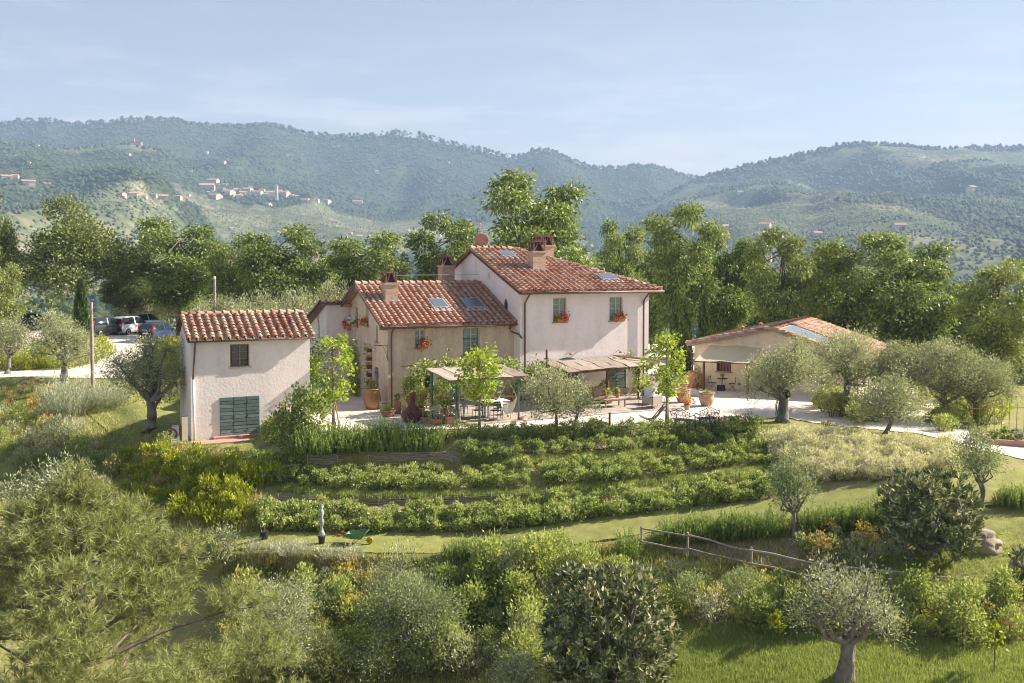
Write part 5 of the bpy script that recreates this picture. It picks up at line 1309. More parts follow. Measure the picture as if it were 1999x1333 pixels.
# ------------------------------------------------------------------ wood filling the valley behind
def woodstuff():
    rs = np.random.default_rng(140); P, A, T, S = [], [], [], []
    for i in range(560):
        d = rs.uniform(122, 430); u = rs.uniform(-150, 2150)
        x = (u - CX) / FPX * d; z = gz(x, d); h = rs.uniform(6, 11); r = rs.uniform(2.2, 4)
        if at(u, 545, d).z < z + h * .6: h = max(4, (at(u, 545, d).z - z))
        n = 240; q = unit(rs, n, .3) * np.array([r, r, h * .5]) * rs.uniform(.4, 1, (n, 1)) ** .3 + np.array([x, d, z + h * .52])
        q += rs.normal(0, .35, (n, 3)); P.append(q); A.append(unit(rs, n, .3)); T.append(np.clip(rs.uniform(0, .7) + rs.normal(0, .15, n), 0, 1)); S.append(np.full(n, .35 + d / 300))
    return leafmesh('valley_wood', np.concatenate(P), np.concatenate(A), np.concatenate(S), np.concatenate(S) * .7, M['lf_oak'], rs, tint=np.concatenate(T))
tag(place('valley_wood', woodstuff()), 'mass of trees in the valley behind the farm', 'wood', kind='stuff')

# ------------------------------------------------------------------ olives
OL = [gen_olive(150 + i, dens=1.0 + .2 * (i % 2), low=.15) for i in range(4)]
for px, vt, d, w_, k, lb in [
 (275, 575, 94, 62, 0, 'olive tree behind the parked cars'), (350, 566, 92, 60, 1, 'olive tree just left of the lamp pole'), (440, 572, 66, 60, 2, 'olive tree behind the small house ridge'),
 (520, 566, 64, 62, 3, 'olive tree behind the gap between the houses, left one'), (590, 562, 66, 60, 0, 'pale olive tree left of the rear wing'), (650, 552, 69, 52, 1, 'olive tree peeping over the rear wing roof'),
 (480, 590, 60, 55, 2, 'low olive right behind the small house roof'), (400, 596, 62, 36, 3, 'low olive at the left roof corner of the small house')]:
    back_tree(px, vt, d, w_, OL[k], 2.0, 4.3, lb, 'olive_tree')
def olive(px, v, vt, hw_, seed, label, cat='tree', d=None, **k):
    p = ground(px, v) if d is None else stand(px, d)
    d = p.y; zt = at(px, vt, d).z; H = zt - p.z
    return plant('olive_tree', gen_olive(seed, H=H, hw=hw_ / FPX * d * 1.04, **k), label, cat, p + Vector((0, 0, -.06)), 1.0, 0.0)
olive(125, 742, 598, 68, 160, 'olive tree with pruned trunk beside the gravel road', r0=.2, th=.38)
olive(15, 730, 618, 48, 161, 'grey olive cut by the left picture edge beside the road', r0=.15)
olive(293, 842, 640, 84, 162, 'large olive with thick split trunk left of the small house', r0=.3, th=.3, dens=1.1, low=.12)
olive(1527, 826, 655, 80, 163, 'olive tree with coiled hose on its trunk beside the gravel court', r0=.27, th=.45, dens=1.2)
olive(1650, 806, 626, 88, 164, 'tall olive hiding the right end of the annex', r0=.2, th=.5, dens=1.35)
olive(1728, 848, 722, 72, 165, 'low spreading olive at the driveway bend', r0=.1, th=.4, lean=(.3, 0))
olive(1748, 812, 668, 62, 178, 'olive filling the gap behind the driveway bend', r0=.15, th=.4, dens=1.2)
olive(1840, 822, 662, 84, 166, 'dense round olive right of the driveway, left one', r0=.2, dens=1.3, th=.35)
olive(1902, 826, 675, 78, 167, 'dense round olive right of the driveway, right one', r0=.18, dens=1.2, th=.35)
olive(1078, 838, 712, 66, 168, 'patio olive with slender twin trunks before the pergola', r0=.085, th=.45, stems=2, dens=.8)
olive(1118, 838, 728, 46, 169, 'smaller patio olive right of the twin-trunk one', r0=.08, th=.45, dens=.7, lean=(.25, 0))
olive(1545, 1056, 856, 50, 170, 'young olive with forked trunk above the rail fence', lf=.11, r0=.1, th=.42, low=.3, mat='lf_olive_g', dens=1.1, stems=2)
olive(1908, 985, 832, 45, 171, 'young bushy olive at the right end of the lawn', lf=.11, r0=.08, th=.3, mat='lf_olive_g', stems=2)
olive(1648, 1330, 1085, 112, 172, 'gnarled pruned olive at the bottom right of the meadow', r0=.23, th=.5, dens=.45, low=.32, lf=.105)
olive(110, 1000, 832, 128, 173, 'silvery olive crown behind the foreground pine', d=31, r0=.2, dens=1.1)
olive(560, 1345, 1085, 92, 174, 'scrubby grey olive right of the foreground pine', r0=.08, th=.3, dens=1.1, stems=3, low=.0, lf=.11)
olive(800, 1300, 1068, 125, 175, 'broad twiggy wild olive below the wheelbarrow', r0=.08, th=.25, dens=1.1, stems=3, low=-.05, lf=.11, mat='lf_olive_g')
olive(1010, 1400, 1255, 55, 176, 'small grey olive sucker at the bottom centre', r0=.06, th=.25, stems=2, low=0., lf=.11)
olive(425, 1100, 1035, 38, 177, 'small grey shrub olive on the bank edge above the pine', r0=.06, th=.25, stems=2)
# ------------------------------------------------------------------ foreground pine, loquats
rd = random.Random(5)
pd = 21.5
pb = Vector((-10.0, pd, gz(-10.0, pd)))
H = 3.1 - pb.z
PL = []
for k in range(70):                                              # whorls of boughs, wide below, closing to the top
    f = (k + .5) / 70; z = 1.2 + (H - 1.9) * f
    R_ = 6.5 * (1 - f) ** .6 * rd.uniform(.35, 1.0); a = k * 2.4 + rd.uniform(-.4, .4)
    r = rd.uniform(.65, 1.05) * (1.15 - .35 * f)
    PL.append(((R_ * math.cos(a), R_ * math.sin(a), z), (r * 1.2, r * 1.2, r * .62)))
PL.append(((0, 0, H - .8), (.6, .6, .8)))
parts, cones = gen_pine(200, PL, H, 190)
pine = plant('pine_tree', parts, 'big bushy long-needled pine filling the lower left foreground', 'tree', pb, 1.0, .3)
cm = MB().lathe([(.01, 0), (.03, .015), (.035, .04), (.02, .075), (.004, .095)], 7).mesh('cone', M['bark_light'], True)
for i, c in enumerate(cones[:120]): place('cone', cm, pine, tuple(c + np.array([0, 0, .05])), (rd.uniform(-.5, .5), rd.uniform(-.5, .5), 0), (1.2,) * 3)
def loquat(px, v, d, vt, hw_, seed, label, ros=60, n=9):
    p = ground(px, v) if v else stand(px, d); d = p.y; zt = at(px, vt, d).z; H = zt - p.z; W = hw_ / FPX * d
    L_ = [((0, 0, H * .8), (W * .4, W * .4, H * .17))]
    for cnt, k, zf in ((5, .52, .74), (8, .66, .5), (7, .6, .27)):
        for i in range(cnt):
            a = i * 6.283 / cnt + zf * 7; q = k * (1 + .12 * math.sin(i * 3.7 + zf * 9))
            L_.append(((W * q * math.cos(a), W * q * math.sin(a), H * (zf + .05 * math.sin(i * 2.3))), (W * .34, W * .34, H * .17)))
    return plant('loquat_tree', gen_loquat(seed, L_, H, ros), label, 'tree', p, 1.0, 0.2)
loquat(1185, 1372, 0, 1098, 140, 210, 'large dark loquat bush with big glossy leaves at bottom centre', 125, 11)
loquat(1812, 1090, 0, 918, 106, 211, 'dark round loquat tree beside the boulder', 85)
loquat(1994, 1165, 0, 1068, 34, 212, 'loquat cut by the right picture edge behind the fence', 55, 5)

# ------------------------------------------------------------------ shrubs in rows; variants share their meshes
def row(path, step, subs, variants, name, label, cat, group, s=(.85, 1.15), jit=6, skip=0.0, dz=-.03):
    a = np.array(path, float); u = a[0, 0]
    while u <= a[-1, 0]:
        v = np.interp(u, a[:, 0], a[:, 1])
        for k, off in enumerate(subs):
            uu, vv = u + random.uniform(-jit, jit) + (step / 2 if k % 2 else 0), v + off + random.uniform(-2.0, 2.0)
            if random.random() < skip: continue
            sc_ = random.uniform(*s)
            plant(name, random.choice(variants), label, cat, ground(uu, vv, dz), (sc_, sc_, sc_ * random.uniform(.88, 1.12)), None, group)
        u += step
def patch(pts, n, variants, name, label, cat, group, s=(.8, 1.2), dz=-.03):
    poly = [(float(x), float(y)) for x, y in pts]; xs = [p[0] for p in poly]; ys = [p[1] for p in poly]
    def ins(x, y):
        c = False
        for (x0, y0), (x1, y1) in zip(poly, poly[1:] + poly[:1]):
            if (y0 > y) != (y1 > y) and x < (x1 - x0) * (y - y0) / (y1 - y0) + x0: c = not c
        return c
    got = 0; tries = 0; taken = []
    md = 0.62 * math.sqrt((max(xs) - min(xs)) * (max(ys) - min(ys)) / max(n, 1))
    while got < n and tries < n * 60:
        tries += 1; x, y = random.uniform(min(xs), max(xs)), random.uniform(min(ys), max(ys))
        if not ins(x, y) or any(abs(x - q[0]) < md and abs(y - q[1]) < md * .6 for q in taken): continue
        taken.append((x, y)); got += 1; sc_ = random.uniform(*s)
        plant(name, random.choice(variants), label, cat, ground(x, y, dz), (sc_, sc_, sc_ * random.uniform(.85, 1.15)), None, group)
lau = [gen_bush(300 + i, .95 + .08 * (i % 3), .72 + .06 * (i % 4), 'lf_laurel', .115, .058, 620, lobes=4 + i % 3) for i in range(7)]
row([(890, 893), (1000, 892), (1100, 886), (1200, 879), (1300, 873), (1400, 864), (1500, 858)], 20, (0, -11), lau, 'laurel_bush', 'pale green laurel bush in the top terrace row below the box hedge', 'bush', 'top terrace row', (.5, .82), skip=.18)
row([(545, 935), (600, 944), (700, 954), (800, 955), (900, 952), (1000, 948), (1100, 942), (1200, 938), (1300, 926), (1400, 911), (1500, 904)], 18, (0, -13, -24), lau, 'laurel_bush', 'pale green laurel bush in the middle terrace row', 'bush', 'middle terrace row', (.55, .88), skip=.2)
row([(510, 1033), (600, 1036), (700, 1037), (800, 1036), (900, 1036), (1000, 1030), (1100, 1020), (1200, 1008), (1300, 997), (1400, 983), (1510, 970)], 18, (0, -14, -28), lau, 'laurel_bush', 'pale green laurel bush in the lowest terrace row above the lawn', 'bush', 'lowest terrace row', (.56, .95), skip=.08)
bx_ = [gen_bush(310 + i, .85, .80, 'lf_box', .07, .045, 620, lobes=7) for i in range(3)]
row([(890, 856), (1000, 858), (1100, 857), (1200, 854), (1300, 850), (1400, 843), (1485, 838)], 19, (0,), bx_, 'box_shrub', 'dark clipped box shrub in the hedge along the court edge', 'hedge', 'box hedge along the court', (.95, 1.08), 2)
row([(325, 878), (400, 888), (470, 893), (535, 896)], 17, (0,), bx_, 'box_shrub', 'low dark clipped shrub in the hedge before the small house', 'hedge', 'low hedge before the small house', (.62, .75), 2)
ros = [gen_spikes(320 + i, .95, 1.3, 'lf_rosemary', 75, 26, .10, .036, .38, .6) for i in range(4)]
row([(580, 892), (620, 890), (700, 883), (800, 881), (866, 881)], 24, (0, -16), ros, 'rosemary_bush', 'tall upright rosemary bush in the hedge above the woven wall', 'bush', 'rosemary hedge above the woven wall', (.88, 1.05), 4)
row([(1300, 1060), (1400, 1056), (1520, 1046)], 25, (0, -10), ros, 'rosemary_bush', 'rosemary bush in the hedge left of the forked young olive', 'bush', 'rosemary hedge left of the young olive', (.78, .95), 4)
row([(1572, 1042), (1640, 1036), (1712, 1028)], 25, (0, -10), ros, 'rosemary_bush', 'rosemary bush in the hedge between young olive and loquat', 'bush', 'rosemary hedge before the loquat', (.75, .92), 4)
row([(1962, 990), (2040, 992)], 26, (0, -8), ros, 'rosemary_bush', 'rosemary bush in the hedge at the right picture edge', 'bush', 'rosemary hedge at the right edge', (.65, .8), 4)
row([(885, 1092), (960, 1096), (1010, 1090)], 25, (0, -8), ros, 'rosemary_bush', 'rosemary bush in the short hedge on the lawn edge, centre', 'bush', 'rosemary hedge on the lawn edge', (.65, .8), 4)
plant('rosemary_bush', ros[0], 'single rosemary bush where the rail fence begins', 'bush', ground(1225, 1088), .95)
yel = [gen_bush(330 + i, .95, .85, 'lf_yellow', .12, .05, 480, upk=1.2) for i in range(3)] + [gen_spikes(335, .9, .8, 'lf_yellow', 70, 14, .09, .04, .5, .4)]
patch([(235, 895), (330, 880), (420, 905), (520, 915), (545, 935), (500, 955), (420, 955), (320, 945), (240, 930)], 30, yel, 'spurge_bush', 'yellow-green spurge bush on the upper left terrace', 'bush', 'spurge on the upper left terrace', (.8, 1.2))
patch([(245, 965), (330, 962), (420, 970), (490, 985), (480, 1030), (430, 1035), (370, 1025), (300, 1010), (255, 990)], 26, yel, 'spurge_bush', 'yellow-green spurge bush on the lower left terrace', 'bush', 'spurge on the lower left terrace', (.8, 1.25))
shb = [gen_bush(340 + i, 1.3, 1.2, 'lf_shrub', .13, .07, 700) for i in range(3)]
patch([(255, 880), (330, 870), (400, 900), (520, 915), (560, 930), (540, 950), (400, 940), (260, 910)], 12, shb, 'green_shrub', 'darker green shrub among the spurge on the left terraces', 'bush', 'green shrubs on the left terraces', (.5, .75))
stw = [gen_bush(350 + i, 1.15, .95, 'lf_straw', .10, .035, 620, upk=.8) for i in range(3)]
patch([(1490, 868), (1560, 856), (1640, 860), (1740, 872), (1850, 885), (1868, 915), (1800, 932), (1740, 940), (1650, 945), (1600, 950), (1520, 905)], 150, stw, 'curry_bush', 'straw-coloured bush in the big bed below the driveway', 'bush', 'straw-coloured bed below the driveway', (.6, .95))
sil = [gen_spikes(360 + i, .8, .6, 'lf_silver', 110, 8, .11, .02, 1.0, .5) for i in range(2)]
for i, (x, y, lb) in enumerate([(500, 1075, 'leftmost silver lavender tuft on the lawn edge'), (548, 1080, 'silver lavender tuft right below the potted sapling'), (570, 1082, 'silver lavender tuft in the clump below the wrapped plant, left'), (592, 1080, 'silver lavender tuft in the clump below the wrapped plant, right'), (640, 1088, 'silver lavender tuft just left of the wheelbarrow legs'), (682, 1090, 'silver lavender tuft below the wheelbarrow')]):
    plant('lavender_tuft', sil[i % 2], lb, 'lavender', ground(x, y), random.uniform(.8, 1.0))
bigsil = gen_spikes(365, 1.9, 2.2, 'lf_silver', 420, 14, .17, .026, .55, .4)
plant('broom_bush', bigsil, 'tall silvery broom bush on the left bank', 'bush', ground(132, 812), (1.0, 1.0, 1.25))
plant('broom_bush', bigsil, 'silvery broom bush half in shade beside the large olive', 'bush', ground(212, 795), .8)
plant('broom_bush', sil[0], 'low grey-blue cushion plant in shade below the tall broom', 'bush', ground(128, 845), 1.7)
hedge_y = [gen_spikes(370 + i, 1.5, 1.3, 'lf_yellow', 150, 10, .16, .05, .4, .3) for i in range(2)] + [gen_bush(372, 1.5, 1.35, 'lf_laurel', .16, .08, 600)]
row([(30, 722), (80, 722), (130, 718), (170, 708), (188, 702)], 22, (0, -9, -20), hedge_y, 'road_shrub', 'yellow-green shrub in the bed inside the road bend', 'bush', 'shrubs in the road bend', (.9, 1.2), 4)
row([(318, 728), (345, 727), (372, 726)], 18, (0, -12, -26, -40), hedge_y, 'road_shrub', 'yellow-green shrub by the road left of the small house roof', 'bush', 'shrubs beside the small house', (1.0, 1.3), 4)
bigs = [gen_bush(380 + i, 2.2, 2.3, 'lf_laurel', .17, .09, 2200, lobes=8) for i in range(2)]
plant('laurel_bush', bigs[0], 'tallest leafy laurel at the right corner of the small house', 'bush', ground(606, 858), (1.05, 1.05, 1.1))
plant('laurel_bush', bigs[1], 'lower leafy laurel in front of the small house corner', 'bush', ground(560, 880), (.8, .8, .85))
plant('laurel_bush', bigs[0], 'small rounded laurel nearest the green plank doors', 'bush', ground(530, 866), (.55, .55, .55))
# beds by the driveway
pnk = [gen_bush(390 + i, 1.0, 1.1, 'lf_shrub', .11, .05, 500, 'pink_flower', 60) for i in range(2)]
patch([(1598, 800), (1620, 790), (1650, 800), (1650, 818), (1620, 818)], 9, pnk, 'pink_flower_bush', 'pink flowering bush at the corner of the annex bed', 'bush', 'pink flowering bushes by the annex', (.9, 1.2))
patch([(1640, 800), (1700, 800), (1760, 815), (1750, 828), (1690, 830), (1645, 824)], 14, shb, 'green_shrub', 'green shrub in the bed between annex and driveway', 'bush', 'green shrubs in the annex bed', (.7, .95))
patch([(1815, 825), (1850, 810), (1890, 830), (1880, 850), (1840, 845)], 9, shb, 'green_shrub', 'green shrub in the bed under the round olives', 'bush', 'green shrubs under the round olives', (.6, .8))
patch([(1770, 790), (1860, 780), (1960, 810), (1950, 835), (1900, 838), (1860, 812), (1790, 806)], 14, shb, 'green_shrub', 'green shrub behind the driveway at right', 'bush', 'green shrubs behind the driveway', (.8, 1.2))
roseb = gen_bush(395, .9, .9, 'lf_laurel', .1, .05, 380, 'coral_flower', 45)
plant('rose_bush', roseb, 'red rose bush at the right end of the terrace rows', 'rose bush', ground(1425, 858), 1.2)
plant('rose_bush', gen_bush(396, .6, .6, 'lf_weed', .09, .04, 120, 'pink_flower', 14), 'sparse rose on the grass at the driveway edge', 'rose bush', ground(1613, 842), 1.0)
flw = {'y': gen_bush(400, .8, .7, 'lf_weed', .1, .03, 260, 'yellow_flower', 120, .9), 'r': gen_bush(401, .8, .7, 'lf_weed', .1, .03, 300, 'coral_flower', 40, .9), 'o': gen_bush(402, .8, .7, 'lf_shrub', .1, .04, 260, 'yellow_flower', 70, .9)}
for k, nm, lb, sp in [('y', 'yellow_flowers', 'yellow flower clump on the bank left of the tall broom', [(60, 800), (75, 790), (92, 782), (100, 775), (48, 812)]), ('r', 'red_flowers', 'clump with red flowers on the far left bank', [(12, 775), (25, 785), (40, 770), (65, 765), (10, 800), (85, 835)]),
                      ('y', 'yellow_flowers', 'yellow flower clump on the bank below the lawn edge', [(690, 1120), (672, 1140), (700, 1190), (690, 1205), (720, 1150), (535, 1118)]), ('o', 'yellow_flowers', 'orange-yellow flower clump in front of the lawn edge hedge', [(950, 1115), (965, 1110), (980, 1112), (940, 1125)]),
                      ('y', 'yellow_flowers', 'yellow flowering clump left of the round loquat', [(1690, 1065), (1680, 1080), (1700, 1075), (1620, 1050)]), ('r', 'red_flowers', 'red poppy clump on the soil above the rail fence', [(1605, 1085), (1615, 1090), (1595, 1095)]), ('r', 'red_flowers', 'red flowering clump on the bank at bottom right', [(1865, 1215), (1885, 1210), (1910, 1215), (1960, 1250)]),
                      ('o', 'yellow_flowers', 'small yellow flower clump under the rail fence', [(1480, 1150), (1710, 1170), (1700, 1185), (1820, 1235), (1815, 1250)]), ('r', 'red_flowers', 'red flower clump on the left terraces', [(290, 905), (345, 900), (560, 905), (310, 955), (430, 905)])]:
    for i, (x, y) in enumerate(sp): plant(nm, flw[k], lb, 'flowers', ground(x, y), random.uniform(.8, 1.15), None, lb.replace(' clump', ' clumps'))
# bushes on the bank below the lawn
bsh = [gen_bush(410 + i, 1.9, 1.9, 'lf_shrub', .13, .08, 1700, lobes=8) for i in range(3)]
for x, v, d, s_, lb in [(960, 1150, 34.6, .95, 'green shrub below the short rosemary hedge'), (1040, 1130, 34.8, .9, 'green shrub behind the left shoulder of the big loquat'), (1010, 1200, 33.2, .9, 'green shrub in the middle of the bank'), (1085, 1100, 36, .6, 'low green shrub at the lawn edge above the big loquat'), (1140, 1105, 36.2, .5, 'low green shrub just left of the fence end'), (930, 1230, 31.5, .85, 'dark green shrub left of the big loquat'), (875, 1310, 28.6, .85, 'bright leafy shrub at the bottom edge left of centre'), (1200, 1330, 26.8, .6, 'leafy shrub at the bottom edge under the big loquat'),
                        (1320, 1165, 34.5, .5, 'scrubby shrub beside the first fence post'), (1470, 1230, 33.8, .7, 'dark green shrub on the bank under the fence, left'), (1790, 1200, 33.8, .75, 'round shrub on the bank under the fence, middle'), (1880, 1260, 32.5, .7, 'dark shrub on the bank under the fence, right'), (1960, 1200, 33, .7, 'shrub at the right edge under the fence'), (640, 1205, 33.0, .6, 'shrub on the bank left of the broad wild olive')]:
    plant('bank_shrub', random.choice(bsh), lb, 'bush', ground(x, v, -.1), (s_, s_, s_ * random.uniform(.9, 1.15)))

tang = [gen_bush(440, 1.7, 1.6, 'lf_shrub', .12, .06, 1300, lobes=9), gen_bush(441, 1.6, 1.7, 'lf_olive_g', .13, .045, 1300, lobes=9, upk=.8), gen_bush(442, 1.5, 1.3, 'lf_weed', .13, .045, 900, lobes=7, upk=.8), gen_bush(443, 1.6, 1.5, 'lf_shrub', .11, .06, 1300, lobes=9), gen_bush(444, 1.4, 1.2, 'lf_straw', .12, .03, 700, lobes=8, upk=1.0), gen_bush(445, 1.6, 1.5, 'lf_olive', .13, .045, 1200, lobes=9, upk=.7)]
for k_, (pts_, n_, nm_) in enumerate([([(440, 1180), (780, 1185), (860, 1140), (1060, 1130), (1060, 1330), (460, 1330)], 66, 'middle of the bank'), ([(1060, 1140), (1230, 1150), (1330, 1190), (1330, 1215), (1060, 1230)], 12, 'bank above the big loquat'), ([(1330, 1165), (1560, 1200), (1999, 1235), (1999, 1262), (1560, 1240), (1350, 1215)], 14, 'bank below the rail fence'), ([(0, 820), (140, 850), (230, 900), (235, 1000), (120, 960), (0, 930)], 12, 'left slope behind the pine')]):
    patch(pts_, n_, tang, 'tangled_shrub', 'wild tangled shrub on the ' + nm_, 'bush', 'tangled shrubs on the ' + nm_, (.55, 1.1), -.1)
wild = [gen_bush(430, .8, .7, 'lf_weed', .11, .035, 260, upk=.9), gen_bush(431, .9, .8, 'lf_shrub', .11, .06, 380), gen_spikes(432, .7, .8, 'lf_straw', 60, 7, .12, .02, .6), gen_bush(433, .8, .7, 'lf_olive', .12, .04, 340), gen_spikes(434, .6, .7, 'lf_rosemary', 60, 8, .11, .022, .5)]
patch([(470, 1130), (780, 1135), (900, 1110), (1200, 1105), (1250, 1115), (1250, 1330), (480, 1330)], 80, wild, 'wild_shrub', 'small wild shrub on the bank below the lawn', 'bush', 'wild shrubs on the middle bank', (.7, 1.4))
patch([(1280, 1125), (1500, 1165), (2000, 1215), (2000, 1260), (1500, 1240), (1300, 1215)], 50, wild, 'wild_shrub', 'small wild shrub on the bank under the rail fence', 'bush', 'wild shrubs under the rail fence', (.6, 1.2))
patch([(1550, 1060), (1740, 1050), (1760, 1110), (1620, 1120), (1560, 1090)], 22, wild, 'wild_shrub', 'small wild shrub on the soil left of the round loquat', 'bush', 'wild shrubs by the round loquat', (.6, 1.1))
patch([(0, 800), (110, 800), (200, 850), (240, 900), (230, 960), (60, 960), (0, 900)], 34, wild, 'wild_shrub', 'small wild shrub on the left slope', 'bush', 'wild shrubs on the left slope', (.7, 1.3))
# ------------------------------------------------------------------ grass and weeds: nobody could count them
def blades(name, mat, n, pick, h, w_, seed, label, cat, lean=.4):
    rs = np.random.default_rng(seed); random.seed(seed)
    P = np.array([tuple(ground(*pick(), .0)) for _ in range(n)])
    k = 5
    P = np.repeat(P, k, 0) + np.concatenate([rs.normal(0, .09, (n * k, 2)), np.zeros((n * k, 1))], 1)
    A = np.stack([rs.normal(0, lean, n * k), rs.normal(0, lean, n * k), np.ones(n * k)], 1); A /= np.linalg.norm(A, axis=1, keepdims=True)
    hh = h * rs.uniform(.4, 1.2, (n * k, 1)); S = np.stack([rs.normal(0, 1, n * k), rs.normal(0, 1, n * k), np.zeros(n * k)], 1); S /= np.linalg.norm(S, axis=1, keepdims=True)
    V = np.stack([P - S * w_, P + S * w_, P + A * hh], 1)
    T = np.clip(np.repeat(rs.uniform(.1, .8, n), k) + rs.normal(0, .15, n * k), 0, 1)
    tag(place(name, np_mesh(name, V.reshape(-1, 3), np.arange(3 * n * k).reshape(-1, 3), mat, tint=np.repeat(T, 3))), label, cat, kind='stuff')
def band(u0, u1, top, bot):
    def f():
        u = random.uniform(u0, u1); a, b = top(u), bot(u); return u, a + (b - a) * random.random()
    return f
blades('lawn_grass', M['lf_grass'], 16000, band(430, 2050, lawn_b, lawn_f), .07, .008, 501, 'short mown grass of the lawn path below the terraces', 'grass')
blades('meadow_grass', M['lf_grass'], 16000, band(1290, 2050, I([(1290, 1215), (2050, 1250)]), I([(1290, 1345), (2050, 1345)])), .19, .012, 502, 'lush meadow grass at the bottom right', 'grass')
blades('lawn_grass', M['lf_grass'], 6000, band(1640, 2050, I([(1640, 1105), (1800, 1075), (2050, 1000)]), I([(1640, 1150), (1800, 1160), (2050, 1190)])), .12, .01, 503, 'grass around the round loquat and boulder', 'grass')
blades('lawn_grass', M['lf_grass'], 5000, band(-50, 375, I([(-50, 745), (375, 760)]), I([(-50, 790), (180, 800), (230, 850), (375, 860)])), .1, .012, 504, 'grass of the sloping lawn left of the small house', 'grass')
blades('lawn_grass', M['lf_grass'], 3000, band(1400, 1860, I([(1400, 831), (1530, 820), (1700, 843), (1860, 868)]), I([(1400, 838), (1530, 846), (1700, 855), (1860, 880)])), .08, .01, 505, 'grass strip along the front of the driveway', 'grass')
terr = lambda off0, off1, pts: (I([(x, y + off0) for x, y in pts]), I([(x, y + off1) for x, y in pts]))
for i, (pts, nm) in enumerate([([(900, 902), (1100, 897), (1300, 882), (1500, 868)], 'upper'), ([(540, 952), (700, 968), (900, 966), (1100, 955), (1300, 938), (1500, 916)], 'lower')]):
    a, b = terr(-8, 6, pts); blades('path_grass', M['lf_grass'], 4500, band(pts[0][0], pts[-1][0], a, b), .16, .012, 506 + i, 'grass on the %s narrow terrace path' % nm, 'grass')
blades('wild_weeds', M['lf_weed'], 14000, band(430, 2050, lambda u: (lawn_f(u) + 8 if u < 1600 else 1165), lambda u: 1250), .30, .016, 510, 'wild weeds and dry grass covering the bank', 'weeds', .5)
blades('wild_weeds', M['lf_weed'], 5000, band(430, 1300, lambda u: 1240, lambda u: 1345), .4, .014, 511, 'wild weeds at the foot of the bank', 'weeds', .5)
blades('wild_weeds', M['lf_weed'], 5000, band(-50, 520, lambda u: 790 + max(0, u - 180) * .55, lambda u: 1040), .35, .016, 512, 'wild weeds on the left slope', 'weeds', .5)
random.seed(77)
# ------------------------------------------------------------------ the patio and what stands on it
def patio_sheet(m):
    for x0, x1, y0, y1 in ((.6, 7.38, -6.9, -.06), (7.38, 14.6, -6.9, -.86)):
        m.box(x0, y0, -.05, x1, y1, .065)
pt = one('patio', M['paving'], lambda m: m.box(.62, -6.88, -.05, 14.58, -.9, .045)); pt.location = HO; pt.rotation_euler = (0, 0, RH); tag(pt, kind='structure')
rp = random.Random(9)
slabm = [MB().box(0, 0, 0, w_ - .02, .58, .022).mesh('paving_slab', M['paving']) for w_ in (.75, .95, 1.15)]
y = -6.86
while y < -1.4:
    x = .64
    while x < 13.4:
        k = rp.randrange(3); place('paving_slab', slabm[k], pt, (x, y, .0455 + rp.uniform(0, .006))); x += (.75, .95, 1.15)[k]
    y += .6
M['leafy'] = M['lf_shrub']
def reed_roof(t, x0, x1, y0, y1, z0, z1, pieces, seed):          # mats of reed laid side by side, ragged edges, sagging
    rs = random.Random(seed); W = (x1 - x0) / pieces
    for i in range(pieces):
        V, F = [], []; nx, ny = 6, 8; dz = rs.uniform(-.012, .012); e0, e1 = rs.uniform(-.1, .1), rs.uniform(-.12, .12)
        for a in range(nx + 1):
            for b in range(ny + 1):
                s, u = a / nx, b / ny
                x = x0 + W * (i + s) + (.012 if a == 0 else -.012 if a == nx else 0); yy = y0 + e0 + (y1 + e1 - y0 - e0) * u + rs.uniform(-.04, .04) * (b in (0, ny))
                V.append((x, yy, z0 + (z1 - z0) * u + dz - .025 * math.sin(u * math.pi * 2) ** 2 + .012 * math.sin(s * 7 + i * 2) + rs.uniform(-.008, .008)))
        n = len(V); V += [(q[0], q[1], q[2] - .03) for q in V]
        for a in range(nx):
            for b in range(ny):
                q = a * (ny + 1) + b; F.append((q, q + ny + 1, q + ny + 2, q + 1)); F.append((n + q, n + q + 1, n + q + ny + 2, n + q + ny + 1))
        place('reed_mat', np_mesh('reed_mat', V, F, M['reed']), t)
t = thing('patio_pergola', 'small pergola with reed matting and green posts before the beige wing', 'pergola', HO, RH)
for x, y, m_, h in ((1.2, -6.5, 'teal_smooth', 2.1), (4.5, -6.5, 'teal_smooth', 2.05), (.95, -4.0, 'teal_smooth', 2.25), (4.6, -3.9, 'teal_smooth', 2.3)):
    one('post', M[m_], lambda m: m.cbox((x, y, h / 2 + .03), (.075, .075, h)), t)
for y, z in ((-6.5, 2.1), (-3.95, 2.34)): one('beam', M['wood_grey'], lambda m: m.cbox((2.85, y, z), (4.2, .09, .09)), t)
for i in range(7):
    x = .95 + i * .62
    one('rafter', M['wood_grey'], lambda m: m.tube([(x, -6.8, 2.16), (x, -3.6, 2.42)], .035, 6), t)
reed_roof(t, .75, 5.0, -6.85, -3.55, 2.22, 2.48, 5, 3)
one('stake', M['wood_grey'], lambda m: m.tube([(1.33, -6.62, 0), (1.3, -6.6, 1.0), (1.34, -6.6, 1.72)], .045, 7), t)
t = thing('long_pergola', 'long low pergola roofed with reed mats along the tall wing', 'pergola', HO, RH)
for x, y, h in ((13.76, -3.1, 1.92), (8.7, -4.4, 1.9), (11.2, -3.9, 1.9)): one('post', M['wood_dark'], lambda m: m.tube([(x, y, .04), (x, y, h)], .085, 8), t)
for (a, b) in (((8.2, -4.55, 1.93), (14.3, -3.3, 1.95)), ((8.5, -.95, 2.12), (14.9, -.95, 2.12))): one('beam', M['wood_dark'], lambda m: m.tube([a, b], .065, 7), t)
for i in range(9):
    s = i / 8; one('rafter', M['wood_dark'], lambda m: m.tube([(8.25 + 5.9 * s, -4.75 + 1.2 * s, 1.99), (8.6 + 6.2 * s, -.9, 2.18)], .04, 6), t)
V = []
